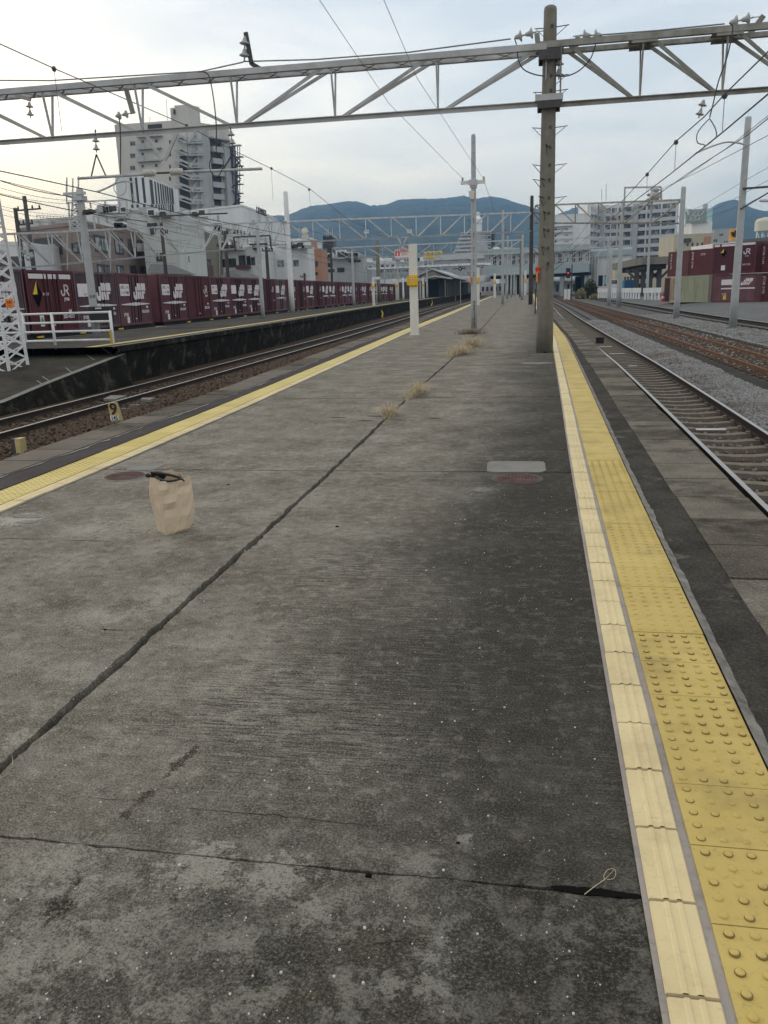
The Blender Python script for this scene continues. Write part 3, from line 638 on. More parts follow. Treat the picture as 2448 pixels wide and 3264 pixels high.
# ---- tracks
def track(name, label, pl, ys, mats, sleeper_m, y0, y1, pitch, zr=ZR, part_max=100, concrete=True, shoulders=True):
    t = thing(name, label, 'railway track', (interp(pl, y0), y0, zr), 'railway tracks')
    prof = [(-.062, -.145), (.062, -.145), (.062, -.128), (.010, -.112), (.010, -.035), (.033, -.028), (.033, -.004), (.026, 0), (-.026, 0), (-.033, -.004), (-.033, -.028), (-.010, -.035), (-.010, -.112), (-.062, -.128)]
    for s_ in (-.5665, .5665):
        r_ = MB(); ysr = [y for y in ys if y0 <= y <= y1]
        for k in range(len(prof)):
            (u0, w0), (u1, w1) = prof[k], prof[(k+1) % len(prof)]
            mi = 1 if w0 > -.006 and w1 > -.006 else 0
            r_.strip([(sm(pl, y)+s_+u1, y, zr+w1) for y in ysr], [(sm(pl, y)+s_+u0, y, zr+w0) for y in ysr], mi)
        r_.build('rail', mats, t)
    n = int((y1-y0)/pitch); cnt = 0; rest = MB(); proto = None
    for k in range(n):
        y = y0+.3+k*pitch; x = sm(pl, y)
        q = rest if cnt >= part_max else MB()
        W_ = .12
        def sl(q, x, y):
            if concrete:
                P = [(-1.0, -.150), (-.45, -.142), (-.12, -.165), (.12, -.165), (.45, -.142), (1.0, -.150)]
                for (u0, w0), (u1, w1) in zip(P, P[1:]):
                    q.hexa([(x+u0, y-W_, zr-.3), (x+u1, y-W_, zr-.3), (x+u1, y+W_, zr-.3), (x+u0, y+W_, zr-.3), (x+u0, y-W_*.8, zr+w0), (x+u1, y-W_*.8, zr+w1), (x+u1, y+W_*.8, zr+w1), (x+u0, y+W_*.8, zr+w0)])
                for s_ in (-.5665, .5665):
                    for e_ in (-.09, .09): q.box(x+s_+e_-.03, x+s_+e_+.03, y-.05, y+.05, zr-.155, zr-.115)
            else: q.box(x-1.05, x+1.05, y-.1, y+.1, zr-.3, zr-.150)
        if cnt >= part_max: sl(q, x, y)
        else:
            sl(q, x, y)
            if proto is None: proto = q.build('sleeper', sleeper_m, t); px0, py0 = x, y
            else:
                c = proto.copy(); COL.objects.link(c); c.parent = t; c.location = (x-px0, y-py0, random.uniform(-.004, .004)); c.rotation_euler = (0, 0, 0)
            cnt += 1
    if rest.f: tag(rest.build('far_sleepers', sleeper_m, t), kind='stuff')
    return t
YR = frange(-4, 60, 2)+frange(60, 420, 8)[1:]
track('railway_track', 'shiny railed track on pale concrete sleepers directly beside the right platform edge', T1, YR, ['rail_side', 'rail_top'], 'sleeper', -3.4, 300, .60)
track('railway_track', 'rust brown track in brown ballast, second track to the right of the platform', T2, YR, ['rail_rust', 'rail_rust'], 'old_sleeper', -3, 320, .66, zr=-.765)
track('railway_track', 'far right dark railed siding beside the freight yard asphalt', T3, YR, ['rail_side', 'rail_side'], 'old_sleeper', 0, 320, .66, zr=-.80)
track('railway_track', 'polished railed track between the brown ballast and the dark wall of the left platform', TL, YR, ['rail_side', 'rail_top'], 'old_sleeper', -3, 330, .66)
FT = [(22, -21.1)]+[(y, -21.1-curve(y)) for y in (40, 60, 80, 100, 120, 160, 200, 300, 420)]
# ---- ballast stones
def stones(name, m, spec):
    VV, FF, base = [], [], 0
    cube = np.array([[-1, -1, -1], [1, -1, -1], [1, 1, -1], [-1, 1, -1], [-1, -1, 1], [1, -1, 1], [1, 1, 1], [-1, 1, 1]], float)
    fc = np.array([[3, 2, 1, 0], [4, 5, 6, 7], [0, 1, 5, 4], [1, 2, 6, 5], [2, 3, 7, 6], [3, 0, 4, 7]])
    for (fx0, fx1, y0, y1, z, dens, size, hump) in spec:
        ar = (y1-y0)*abs(fx1(y0)-fx0(y0)); n = int(ar*dens)
        yy = rng.uniform(y0, y1, n); u = rng.uniform(0, 1, n)
        a = np.array([fx0(v) for v in yy]); b_ = np.array([fx1(v) for v in yy]); xx = a+(b_-a)*u
        zz = z+hump*np.sin(np.pi*u)+rng.uniform(-.012, .012, n)
        sc = size*rng.uniform(.6, 1.35, (n, 1, 1))*rng.uniform(.65, 1.15, (n, 1, 3))
        pts = cube[None]*sc*.5*rng.uniform(.55, 1.15, (n, 8, 3))
        q = rng.normal(size=(n, 4)); q /= np.linalg.norm(q, axis=1)[:, None]; w_, x, y, z_ = q.T
        R = np.stack([1-2*(y*y+z_*z_), 2*(x*y-z_*w_), 2*(x*z_+y*w_), 2*(x*y+z_*w_), 1-2*(x*x+z_*z_), 2*(y*z_-x*w_), 2*(x*z_-y*w_), 2*(y*z_+x*w_), 1-2*(x*x+y*y)], 1).reshape(n, 3, 3)
        pts = np.einsum('nij,nkj->nki', R, pts)+np.stack([xx, yy, zz], 1)[:, None]
        VV.append(pts.reshape(-1, 3)); FF.append((fc[None]+8*np.arange(n)[:, None, None]).reshape(-1, 4)+base); base += 8*n
    V = np.concatenate(VV); F = np.concatenate(FF)
    me = bpy.data.meshes.new(name); me.vertices.add(len(V)); me.vertices.foreach_set('co', V.ravel()); me.loops.add(F.size); me.loops.foreach_set('vertex_index', F.ravel())
    me.polygons.add(len(F)); me.polygons.foreach_set('loop_start', np.arange(0, F.size, 4)); me.polygons.foreach_set('loop_total', np.full(len(F), 4)); me.update(calc_edges=True)
    me.materials.append(MAT[m]); o = bpy.data.objects.new(name, me); COL.objects.link(o); return tag(o, kind='stuff')
f = lambda pl, d: (lambda y: interp(pl, y)+d)
stones('ballast', 'stone_grey', [(f(T1, .70), f(T1, 2.05), -3, 9, ZB+.07, 150, .07, .06), (f(T1, .70), f(T1, 2.05), 9, 24, ZB+.07, 430, .058, .07), (f(T1, .70), f(T1, 2.05), 24, 60, ZB+.07, 170, .085, .07),
    (f(T2, -.8), f(T2, 1.6), 16, 60, ZB+.05, 22, .07, .0), (f(T1, -.50), f(T1, .50), 4, 16, -.975, 60, .045, .0), (f(T1, -.50), f(T1, .50), 16, 30, -.98, 30, .05, .0), (f(T2, 1.9), f(T3, -.7), 30, 70, ZB+.05, 50, .09, .02)])
stones('ballast', 'stone_brown', [(f(T2, -.85), f(T2, 1.6), 2, 18, ZB+.045, 60, .08, .02), (f(TL, .6), lambda y: interp(LE, y)-1.9, -3, 8, ZB+.035, 70, .07, .03), (f(T2, -.85), f(T2, 1.6), 18, 34, ZB+.045, 190, .06, .0), (f(T2, -.85), f(T2, 1.6), 34, 80, ZB+.04, 50, .085, .0),
    (f(TL, .6), lambda y: interp(LE, y)-1.9, 8, 18, ZB+.035, 230, .055, .03), (f(TL, .6), lambda y: interp(LE, y)-1.9, 18, 45, ZB+.035, 90, .075, .03), (f(TL, -.5), f(TL, .5), 9, 36, ZB+.03, 110, .06, .0)])
# ================================================================== POLES, GANTRIES, WIRES
def V3(*a): return Vector(a)
def steel_truss(name, label, P0, P1, depth, n, flip, mats=('gantry_steel',), half=.26, ch=.13, web=.065, group='overhead line gantries', gus=(), double=True):
    """V-section lattice beam from P0 to P1 (top chord centre line); bottom chord depth below; flip = panel index where the diagonals change lean"""
    P0, P1 = Vector(P0), Vector(P1); t = thing(name, label, 'gantry beam', P0, group); d = (P1-P0); ln = d.length; d.normalize()
    s = d.cross(Vector((0, 0, 1))).normalized(); dn = Vector((0, 0, -1))*depth; m = mats[0]
    offs = (-half, half) if double else (0,)
    for o_ in offs:
        q = MB(); a, b_ = P0+s*o_, P1+s*o_
        q.bar(a-Vector((0, 0, ch*.42)), b_-Vector((0, 0, ch*.42)), ch*.95, ch*.14); q.bar(a+s*(ch*.4 if o_ > 0 else -ch*.4), b_+s*(ch*.4 if o_ > 0 else -ch*.4), ch*.14, ch)
        q.build('top_chord', m, t)
    q = MB(); a, b_ = P0+dn, P1+dn
    q.bar(a, b_, ch*.16, ch*.85); q.bar(a+Vector((0, 0, ch*.36)), b_+Vector((0, 0, ch*.36)), ch*1.1, ch*.14); q.build('bottom_chord', m, t)
    for k in range(n+1):
        c = P0+d*(ln*k/n)
        q = MB()
        for o_ in offs: q.bar(c+s*o_, c+dn, web, web*.5, up=d)
        q.build('vertical', m, t)
        if k < n:
            c2 = P0+d*(ln*(k+1)/n); q = MB()
            hi, lo = (c, c2) if k < flip else (c2, c)
            e1 = (lo-hi).normalized()*.12
            for o_ in offs: q.bar(hi+s*o_+e1, lo+dn-e1, web*1.1, web*.55, up=s)
            q.build('diagonal', m, t)
        if k in gus and double:
            q = MB(); q.plate([c-d*.28-s*half, c+d*.28-s*half, c+d*.28+s*half, c-d*.28+s*half], (0, 0, 1), .012)
            for o_ in (-half, half): q.plate([c-d*.25+s*o_*1.12-V3(0, 0, .12), c+d*.3+s*o_*1.12-V3(0, 0, .12), c+d*.22+s*o_*1.12+V3(0, 0, .06), c-d*.22+s*o_*1.12+V3(0, 0, .06)], s, .012)
            q.build('gusset_plate', 'gantry_mossy', t)
    return t
def insulator(q, c, ax, s=1.0, n=2):
    ax = Vector(ax).normalized(); c = Vector(c)
    for k in range(n):
        b_ = c+ax*(.30*s*k)
        q.lathe(b_, [(.03*s, 0), (.045*s, .015*s), (.06*s, .06*s), (.075*s, .12*s), (.145*s, .165*s), (.150*s, .185*s), (.11*s, .20*s), (.035*s, .205*s), (.022*s, .23*s), (.022*s, .30*s)], 14, ax)
# ---- the big concrete pole on the platform
def step_bracket(q, c, r_, ang, ln=.24):
    c = Vector(c); d = V3(math.cos(ang), math.sin(ang), 0); p = c+d*r_
    q.bar(p, p+d*ln+V3(0, 0, .02), .035, .012); q.bar(p-V3(0, 0, .16), p+d*ln*.8, .012, .012)
def ring(q, c, r_, h=.05, th=.012, seg=24): q.lathe(Vector(c)-V3(0, 0, h/2), [(r_*.9, 0), (r_+th, 0), (r_+th, h), (r_*.9, h)], seg)
def big_pole():
    b_ = A(1735, 1121, 20.7); b_.z = 0; H = A(1757, 18, 20.7).z
    t = thing('utility_pole', 'tallest weathered concrete pole, carrying the near gantry, with a yellow band high up', 'pole', b_, 'poles along the platforms')
    rad = lambda z: .205-.0075*z*1.15
    q = MB(); q.lathe(b_, [(rad(0), 0)]+[(rad(H*k/10), H*k/10) for k in range(1, 10)]+[(rad(H), H-.10), (rad(H)*.92, H-.03), (rad(H)*.6, H)], 28)
    q.build('shaft', 'pole_concrete', t, smooth=True)
    zp = lambda y: A(1745, y, 20.7).z
    for (y, angs) in ((88, (0, 2.9)), (245, (0,)), (292, (0, 2.9)), (408, (0, 3.2)), (471, (4.6,)), (528, (0, 3.5)), (575, (3.6, 4.3)), (632, (0, 4.2)), (680, (3.6, 4.5)), (734, (0, 4.5)), (790, (3.5, 4.4)), (840, (0, 4.9))):
        z = zp(y); q = MB(); c = V3(b_.x, b_.y, z); ring(q, c, rad(z), .045)
        for a in angs: step_bracket(q, c, rad(z), a, .27 if a < .1 else .2)
        q.box(c.x+.02, c.x+.07, c.y-rad(z)-.025, c.y-rad(z)+.01, z-.035, z+.02)
        q.build('step_bracket', 'steel_dark', t)
    q = MB(); z = zp(400); q.lathe((b_.x, b_.y, z-.07), [(rad(z), 0), (rad(z)+.004, 0), (rad(z)+.004, .15), (rad(z), .15)], 28); q.build('yellow_band', 'yellow_faded', t, smooth=True)
    for y in (870, 894):
        z = zp(y); q = MB(); q.lathe((b_.x, b_.y, z-.008), [(rad(z), 0), (rad(z)+.004, 0), (rad(z)+.004, .016), (rad(z), .016)], 28); q.build('wire_band', 'pole_pale', t)
    # clamp collars for the gantry
    for (ya, yb, w_) in ((142, 163, .30), (165, 200, .24), (308, 328, .30), (330, 352, .25)):
        za, zb = zp(yb), zp(ya); q = MB(); q.box(b_.x-w_, b_.x+w_*1.02, b_.y-.30, b_.y-.24, za, zb); q.box(b_.x-w_, b_.x+w_*1.02, b_.y+.20, b_.y+.26, za, zb)
        q.box(b_.x-w_, b_.x-w_+.03, b_.y-.24, b_.y+.2, za+.02, zb-.02); q.box(b_.x+w_-.03, b_.x+w_, b_.y-.24, b_.y+.2, za+.02, zb-.02)
        q.build('clamp', 'steel_dark' if w_ < .28 else 'gantry_mossy' if ya < 200 else 'gantry_steel', t)
    z0, z1 = A(1728, 868, 20.7).z, A(1728, 850, 20.7).z
    q = MB(); y_ = b_.y-rad(2)*.93; q.box(b_.x-.235, b_.x-.135, y_-.012, y_, z0, z1+.0); pl_ = q.build('warning_plate', 'red_sign', t)
    text('lettering', '危険', .07, 'print_brown', t, (b_.x-.185, y_-.014, (z0+z1)/2), extr=.001)
    q = MB(); q.box(b_.x-.225, b_.x-.19, y_-.0, y_+.10, A(1728, 898, 20.7).z, z0-.01); q.build('side_plate', 'orange_sign', t)
    q = MB(); q.tube([(b_.x-rad(.5)-.03, b_.y-.03, A(1725, 1000, 20.7).z), (b_.x-rad(.5)-.03, b_.y-.03, A(1725, 920, 20.7).z)], .018, 8); q.build('conduit', 'steel_dark', t)
    q = MB(); q.box(b_.x-.02, b_.x+.055, b_.y-.225, b_.y-.21, .0, .025); q.build('base_shim', 'print_black', t)
    return t, b_, H
bigp, BP, BH = big_pole()
# ---- near gantry: left span and right span
ZT, ZBm = 6.60, 5.50
PW = 2.43
gl = steel_truss('gantry_beam', 'long grey lattice gantry beam spanning left from the near concrete pole', (BP.x-.30-7*PW+.23, 20.7, ZT), (BP.x-.30+.23-.0, 20.7, ZT), ZT-ZBm, 7, 4, half=.24, ch=.13, web=.065)
gr = steel_truss('gantry_beam', 'mossy lattice gantry beam spanning right from the near concrete pole', (BP.x+.25, 20.7, ZT+.02), (BP.x+.25+7*1.72, 20.7, ZT+.04), ZT-ZBm+.06, 7, 9, mats=('gantry_mossy',), half=.30, ch=.125, web=.065, gus=(1, 2, 3, 4, 5))
# left part of the beam is a flat upper sheet between the chords
q = MB(); 
for k in range(44):
    x = BP.x-.4-7*PW*k/44; q.bar((x, 20.46, ZT-.06), (x-.38*(1 if k % 2 else -1), 20.94, ZT-.06), .05, .012)
q.build('lacing_bars', 'gantry_steel', gl)
# ---- earth wire carried above the near gantry with its insulators
def wire(label, pts, r_=.012, m='wire', group='overhead wires', sag=0.0, name='overhead_wire', nseg=10):
    P = []
    for a, b_ in zip(pts, pts[1:]):
        a, b_ = Vector(a), Vector(b_)
        for k in range(nseg): u = k/nseg; p = a.lerp(b_, u); p.z -= sag*4*u*(1-u); P.append(p)
    P.append(Vector(pts[-1]))
    c0 = P[0]; q = MB(); q.tube(P, r_, 6); o = q.build(name, m, None, loc=c0); return tag(o, label, 'wire', group)
Yg = 20.7
def hw(label, pts, **k): return wire(label, [A(x, y, Yg) for x, y in pts], **k)
hw('grey wire above the near gantry, from the left photo edge to the tall bracket', [(-120, 257), (0, 256), (160, 257), (640, 228), (775, 198)], r_=.016, m='wire_pale', nseg=3)
hw('grey wire above the near gantry between the tall bracket and the concrete pole', [(775, 196), (1000, 190), (1300, 167), (1628, 124)], r_=.016, m='wire_pale', nseg=3)
hw('grey wire above the mossy gantry, right of the concrete pole', [(1918, 111), (2100, 97), (2310, 76)], r_=.016, m='wire_pale', nseg=3)
def pins(label, pts, name='insulator', parent=None, s=.8, brk=None):
    a, b_ = A(*pts[0], Yg), A(*pts[1], Yg); d = b_-a
    t = thing(name, label, 'insulator', a, 'porcelain insulators on the near gantry')
    q = MB(); insulator(q, a, d, s*d.length/.6/.8*1.0 if False else s); q.build('insulator_disc', 'porcelain', t, smooth=True)
    if len(pts) > 2:
        q = MB(); c = A(*pts[2], Yg); q.tube([a+d.normalized()*(.6*s), c], .012, 6); q.build('rod', 'galvanised', t)
    if brk:
        q = MB(); p0, p1 = A(*brk[0], Yg), A(*brk[1], Yg); q.bar(p0, p1, .11, .05, up=(0, 1, 0)); q.build('bracket', 'gantry_mossy' if brk[1][1] < 400 else 'steel_dark', t)
    return t
pins('two grey disc insulators left of the top of the concrete pole', ((1640, 120), (1700, 104), (1735, 98)), brk=((1711, 106), (1716, 152)))
pins('two grey disc insulators right of the top of the concrete pole', ((1918, 112), (1855, 113), (1826, 116)), brk=((1842, 117), (1832, 164)))
pins('two grey disc insulators at the top right corner of the photo', ((2325, 73), (2385, 59), (2432, 52)), brk=((2434, 50), (2378, 124)))
pins('two small grey insulators tied to the strut under the far left of the near gantry', ((368, 371), (412, 362), (432, 357)), s=.62, brk=((402, 284), (424, 362)))
t = pins('bell insulators hanging from the tall bracket on top of the near gantry', ((781, 116), (779, 196)), s=.85)
q = MB(); q.bar(A(783, 103, Yg), A(802, 205, Yg), .10, .05, up=(0, 1, 0)); q.bar(A(802, 203, Yg), A(838, 225, Yg), .10, .05, up=(0, 1, 0)); q.build('bracket', 'steel_dark', t)
t = pins('bell insulators under the clamp on the right of the concrete pole', ((1782, 185), (1781, 240)), s=.72)
q = MB(); q.tube([A(1779, 165, Yg), A(1782, 187, Yg)], .02, 6); q.build('rod', 'galvanised', t)
t = pins('bell insulator hanging off the bracket at the far left end of the near gantry', ((93, 325), (98, 385)), s=.62)
q = MB(); q.bar(A(50, 304, Yg), A(98, 318, Yg), .09, .05, up=(0, 1, 0)); q.build('bracket', 'gantry_steel', t)
# jumper loops either side of the pole
def spl(pts, n=8):
    P = [Vector(p) for p in pts]; P = [P[0]*2-P[1]]+P+[P[-1]*2-P[-2]]; o = []
    for i in range(1, len(P)-2):
        for k in range(n):
            u = k/n; a, b_, c, d = P[i-1:i+3]; o.append(.5*((2*b_)+(c-a)*u+(2*a-5*b_+4*c-d)*u*u+(3*b_-a-3*c+d)*u**3))
    return o+[P[-2]]
def loop(label, px, r_=.014, m='steel_dark', Y=None, name='jumper_wire', group='looping jumper wires', X=None):
    pts = [(AX(x, y, X) if X is not None else A(x, y, Y or Yg)) for x, y in px]
    P = spl(pts); q = MB(); q.tube(P, r_, 6); return tag(q.build(name, m, None, loc=P[0]), label, 'wire', group)
loop('dark jumper loop hanging left of the concrete pole below the near gantry', [(1640, 122), (1648, 150), (1652, 190), (1668, 220), (1700, 236), (1735, 243)], Y=20.45)
loop('dark jumper loop hanging right of the concrete pole below the near gantry', [(1782, 244), (1815, 240), (1850, 222), (1880, 190), (1895, 155), (1903, 122), (1918, 113)], Y=20.45)
loop('dark feeder drooping from the wire over the left part of the near gantry', [(632, 228), (655, 231), (668, 248), (680, 310), (688, 380), (690, 440), (689, 480)], Y=20.4)
loop('pale down lead dropping below the small insulators on the left', [(372, 370), (381, 385), (384, 440), (384, 500), (383, 556)], Y=20.4, m='steel_dark')
loop('down lead from the top right insulators to the track wire loop', [(2325, 73), (2335, 84), (2333, 110), (2318, 180), (2290, 260), (2272, 335), (2262, 375)], Y=19.6)
loop('teardrop shaped loop hanging on the right track wire', [(2262, 378), (2240, 400), (2222, 428), (2224, 455), (2245, 462), (2240, 475)], Y=19.2, r_=.011)
loop('right half of the teardrop loop on the right track wire', [(2262, 378), (2278, 405), (2284, 430), (2275, 445), (2258, 460)], Y=19.2, r_=.011)
loop('round cable loop below the long steady pipe, in front of the pale block', [(383, 560), (366, 585), (364, 605), (378, 622), (395, 618), (402, 596), (396, 572), (383, 558)], Y=19.8, r_=.011, m='galvanised')
loop('black cable loop below the drop lead in front of the tall block', [(690, 483), (676, 500), (668, 525), (674, 550), (690, 565), (706, 545), (712, 515), (702, 495), (690, 483)], Y=19.8, r_=.011)
# ---- long steady pipe with two hangers
t = thing('steady_pipe', 'long pale horizontal pipe with two white ribbed insulators below the near gantry', 'pipe hanger', A(540, 555, Yg), None)
q = MB(); q.tube([A(248, 569, Yg), A(455, 556, Yg)], .034, 10); q.build('pipe', 'galvanised', t, smooth=True)
q = MB(); q.tube([A(585, 548, Yg), A(835, 538, Yg)], .034, 10); q.build('pipe', 'galvanised', t, smooth=True)
q = MB(); q.tube([A(500, 552, Yg), A(545, 550, Yg)], .024, 8); q.build('link_rod', 'steel_dark', t)
for (x0, x1, y0, y1) in ((457, 497, 554, 551), (543, 583, 549, 547)):
    a, b_ = A(x0, y0, Yg), A(x1, y1, Yg); q = MB(); pr = []
    for k in range(6): pr += [(.035, k/6), (.085, k/6+.06), (.085, k/6+.09), (.035, k/6+.13)]
    pr += [(.035, 1.0)]; q.lathe(a, [(r_, h*(b_-a).length) for r_, h in pr], 14, b_-a); q.build('ribbed_insulator', 'ribbed_insulator', t)
for (xt, yt, xa, ya, xl, yl, xr, yr) in ((304, 415, 307, 492, 291, 563, 337, 560), (735, 395, 742, 490, 708, 545, 775, 540)):
    tt = thing('pipe_hanger', 'bell insulators with an inverted V hanger holding the %s end of the long pipe' % ('left' if xt < 500 else 'right'), 'insulator', A(xt, yt, Yg), 'pipe hangers under the near gantry')
    q = MB(); insulator(q, A(xt, yt+20, Yg), A(xa, ya-15, Yg)-A(xt, yt+20, Yg), .62); q.build('insulator_disc', 'porcelain', tt, smooth=True)
    q = MB(); q.tube([A(xt, yt-2, Yg), A(xt, yt+22, Yg)], .018, 6); q.tube([A(xa, ya, Yg), A(xl, yl, Yg)], .018, 6); q.tube([A(xa, ya, Yg), A(xr, yr, Yg)], .018, 6); q.build('v_hanger', 'steel_dark', tt)
# hidden brace plates seen over the block: V strut under the beam
t = thing('beam_strut', 'pale V shaped strut under the near gantry in front of the apartment tower', 'strut', A(470, 420, Yg))
q = MB(); q.bar(A(464, 428, Yg), A(515, 512, Yg), .08, .05, up=(0, 1, 0)); q.build('strut_arm', 'gantry_steel', t); q = MB(); q.bar(A(564, 424, Yg), A(525, 512, Yg), .08, .05, up=(0, 1, 0)); q.build('strut_arm', 'gantry_steel', t)
loop('pale curved steady arm reaching left below the long pipe', [(545+0, 0+572), (520+0, 572)][:0]+[(425, 582), (400, 578), (375, 582), (345, 597), (310, 612)], Y=20.2, r_=.022, m='galvanised', name='curved_pipe', group='curved pipes on the track wires')
# ---- catenary systems
def catenary(label, mess, cont, drops, r1=.011, r2=.012, m='wire'):
    t = thing('catenary', label, 'overhead line', mess[0], 'catenary lines over the tracks')
    q = MB(); q.tube(mess, r1, 6); q.build('messenger_wire', m, t); q = MB(); q.tube(cont, r2, 6); q.build('contact_wire', m, t)
    for a, b_ in drops:
        q = MB(); q.tube([a, b_], .006, 5); q.lathe(a-V3(0, 0, .06), [(.03, 0), (.055, .05), (.03, .10)], 8); q.build('dropper', m, t)
    return t
def tl(Y, z): return V3(interp(TL, Y), Y, z)
XL = -10.4
M = [AX(-170, 60, XL), AX(0, 140, XL), AX(172, 218, XL), AX(345, 292, XL), AX(595, 400, XL), AX(735, 475, XL), AX(860, 535, XL), AX(985, 600, XL)]
Mf = [tl(Y, z) for Y, z in ((50, 5.75), (62, 5.75), (75, 6.3), (95, 5.6), (115, 6.3), (140, 5.6), (165, 6.3), (210, 6.3))]
Cc = [AX(-170, 513, XL), AX(0, 545, XL), AX(105, 567, XL), AX(310, 612, XL), AX(545, 674, XL)]+[tl(Y, 4.05) for Y in (40, 60, 90, 120, 160, 210)]
dr = [(AX(172, 218, XL), AX(197, 420, XL)), (AX(595, 400, XL), AX(605, 690, XL)), (AX(865, 536, XL), AX(870, 640, XL)), (AX(985, 604, XL), AX(990, 665, XL))]
catenary('overhead line above the polished left track, hung under the near gantry', M+Mf, Cc, dr)
XR_ = 2.95
M = [AX(2600, 0, XR_), AX(2448, 165, XR_), AX(2310, 300, XR_), AX(2245, 372, XR_), AX(2155, 450, XR_), AX(2065, 552, XR_), AX(1980, 645, XR_)]+[V3(sm(T1, Y), Y, 4.9+.4*math.sin(Y/14)) for Y in (45, 60, 80, 110, 150)]
Cc = [AX(2600, 175, XR_), AX(2448, 300, XR_), AX(2302, 423, XR_), AX(2130, 560, XR_), AX(2010, 650, XR_)]+[V3(sm(T1, Y), Y, 4.1) for Y in (45, 60, 90, 150)]
catenary('overhead line with a teardrop loop above the shiny track right of the platform', M, Cc, [(AX(2310, 302, XR_), AX(2302, 423, XR_)), (AX(2155, 452, XR_), AX(2150, 545, XR_)), (AX(2063, 555, XR_), AX(2062, 610, XR_))])
t = pins('bell insulators under the right gantry where the track wire is tied', ((2244, 318), (2228, 372)), s=.62); 
loop('curved registration arm on the right track wire near the leaning right pole', [(2215, 490), (2260, 470), (2310, 454), (2350, 455), (2378, 462)], Y=24, r_=.022, m='galvanised', name='curved_pipe', group='curved pipes on the track wires')
XF = 6.4
for i, (pts, lab) in enumerate((([(2470, 360), (2380, 432), (2200, 548), (2090, 625), (1990, 690)], 'thick dark feeder wire right of the track wires, upper one'), ([(2470, 352), (2330, 462), (2190, 560), (2060, 640), (1960, 700)], 'thin wire running just beside the thick feeder on the right'),
        ([(2470, 420), (2340, 488), (2230, 545), (2105, 605), (1985, 690)], 'grey wire sloping down past the right pole toward the portal frame'), ([(2470, 522), (2380, 572), (2250, 650), (2160, 690)], 'thin wire crossing in front of the right hill, upper'), ([(2470, 562), (2330, 640), (2200, 705)], 'thin wire crossing in front of the right hill, lower'),
        ([(2470, 605), (2380, 650), (2290, 680), (2180, 722)], 'thin wire meeting the right pole bracket'))):
    X_ = XF if i < 3 else 10.0
    wire(lab, [AX(x, y, X_) for x, y in pts], r_=.016 if i == 0 else .010, group='wires fanning out on the right', nseg=3)
# two hairline wires rising over the platform to the small crossarm
wire('thin wire descending to the left end of the small crossarm', [A(1005, -20, 15.5), A(1240, 330, 22), A(1477, 571, 34.1)], r_=.006, m='wire_pale', nseg=4, group='thin wires to the crossarm pole')
wire('thin wire descending to the right end of the small crossarm', [A(1215, -20, 15.5), A(1330, 250, 20), A(1540, 569, 34.1)], r_=.006, m='wire_pale', nseg=4, group='thin wires to the crossarm pole')
wire('thin wire leaving the right end of the small crossarm behind the grey pole', [A(1540, 570, 34.3), A(1562, 632, 60), A(1604, 760, 84)], r_=.010, m='wire_pale', nseg=4, group='thin wires to the crossarm pole')
# bundle of lines on the left, parallel to the freight train
XW = -17.5
lw = [((-60, 555, 247, 628), .016), ((-60, 580, 240, 640), .008), ((-60, 598, 235, 650), .008), ((-60, 605, 470, 706), .018), ((-60, 640, 240, 686), .007), ((-60, 648, 235, 700), .007), ((-60, 665, 215, 712), .006), ((-60, 560, 760, 735), .010),
      ((215, 627, 560, 700), .010), ((230, 650, 620, 735), .008), ((240, 668, 700, 762), .008), ((410, 672, 960, 800), .012), ((620, 705, 1010, 790), .012), ((-60, 715, 200, 735), .006), ((430, 740, 900, 830), .007), ((300, 770, 700, 812), .007), ((200, 800, 560, 840), .007), ((640, 700, 1180, 862), .010), ((880, 700, 1330, 830), .014), ((1020, 690, 1400, 800), .012)]
names = ['topmost', 'second', 'third', 'thick fourth', 'fifth', 'sixth', 'seventh', 'long steep']
for i, ((x0, y0, x1, y1), r_) in enumerate(lw):
    lab = ('%s wire of the bundle crossing the yellow sky at the left edge' % names[i]) if i < 8 else ('thin wire over the freight containers, %s of the set counted from the left' % ORD[i-8])
    X_ = XW if i < 8 else -19.0
    a, b_ = (AX(x0, y0, X_), AX(x1, y1, X_)) if x1 < 1000 else (A(x0, y0, 52), A(x1, y1, 100))
    wire(lab, [a, b_], r_=r_, group='line wires over the freight train', sag=.12)
Rw = random.Random(5)
for i in range(12):
    x0 = 330+i*62+Rw.uniform(-15, 15); y0 = 690+i*8+Rw.uniform(-20, 25); x1 = x0+Rw.uniform(200, 330); y1 = y0+(x1-x0)*Rw.uniform(.16, .30)
    wire('thin slack wire before the town houses, %s from the left of its group' % ORD[i], [A(x0, y0, 44+i*4), A(x1, y1, 60+i*5)], r_=.010, group='slack wires before the houses', sag=.3, m='steel_dark')
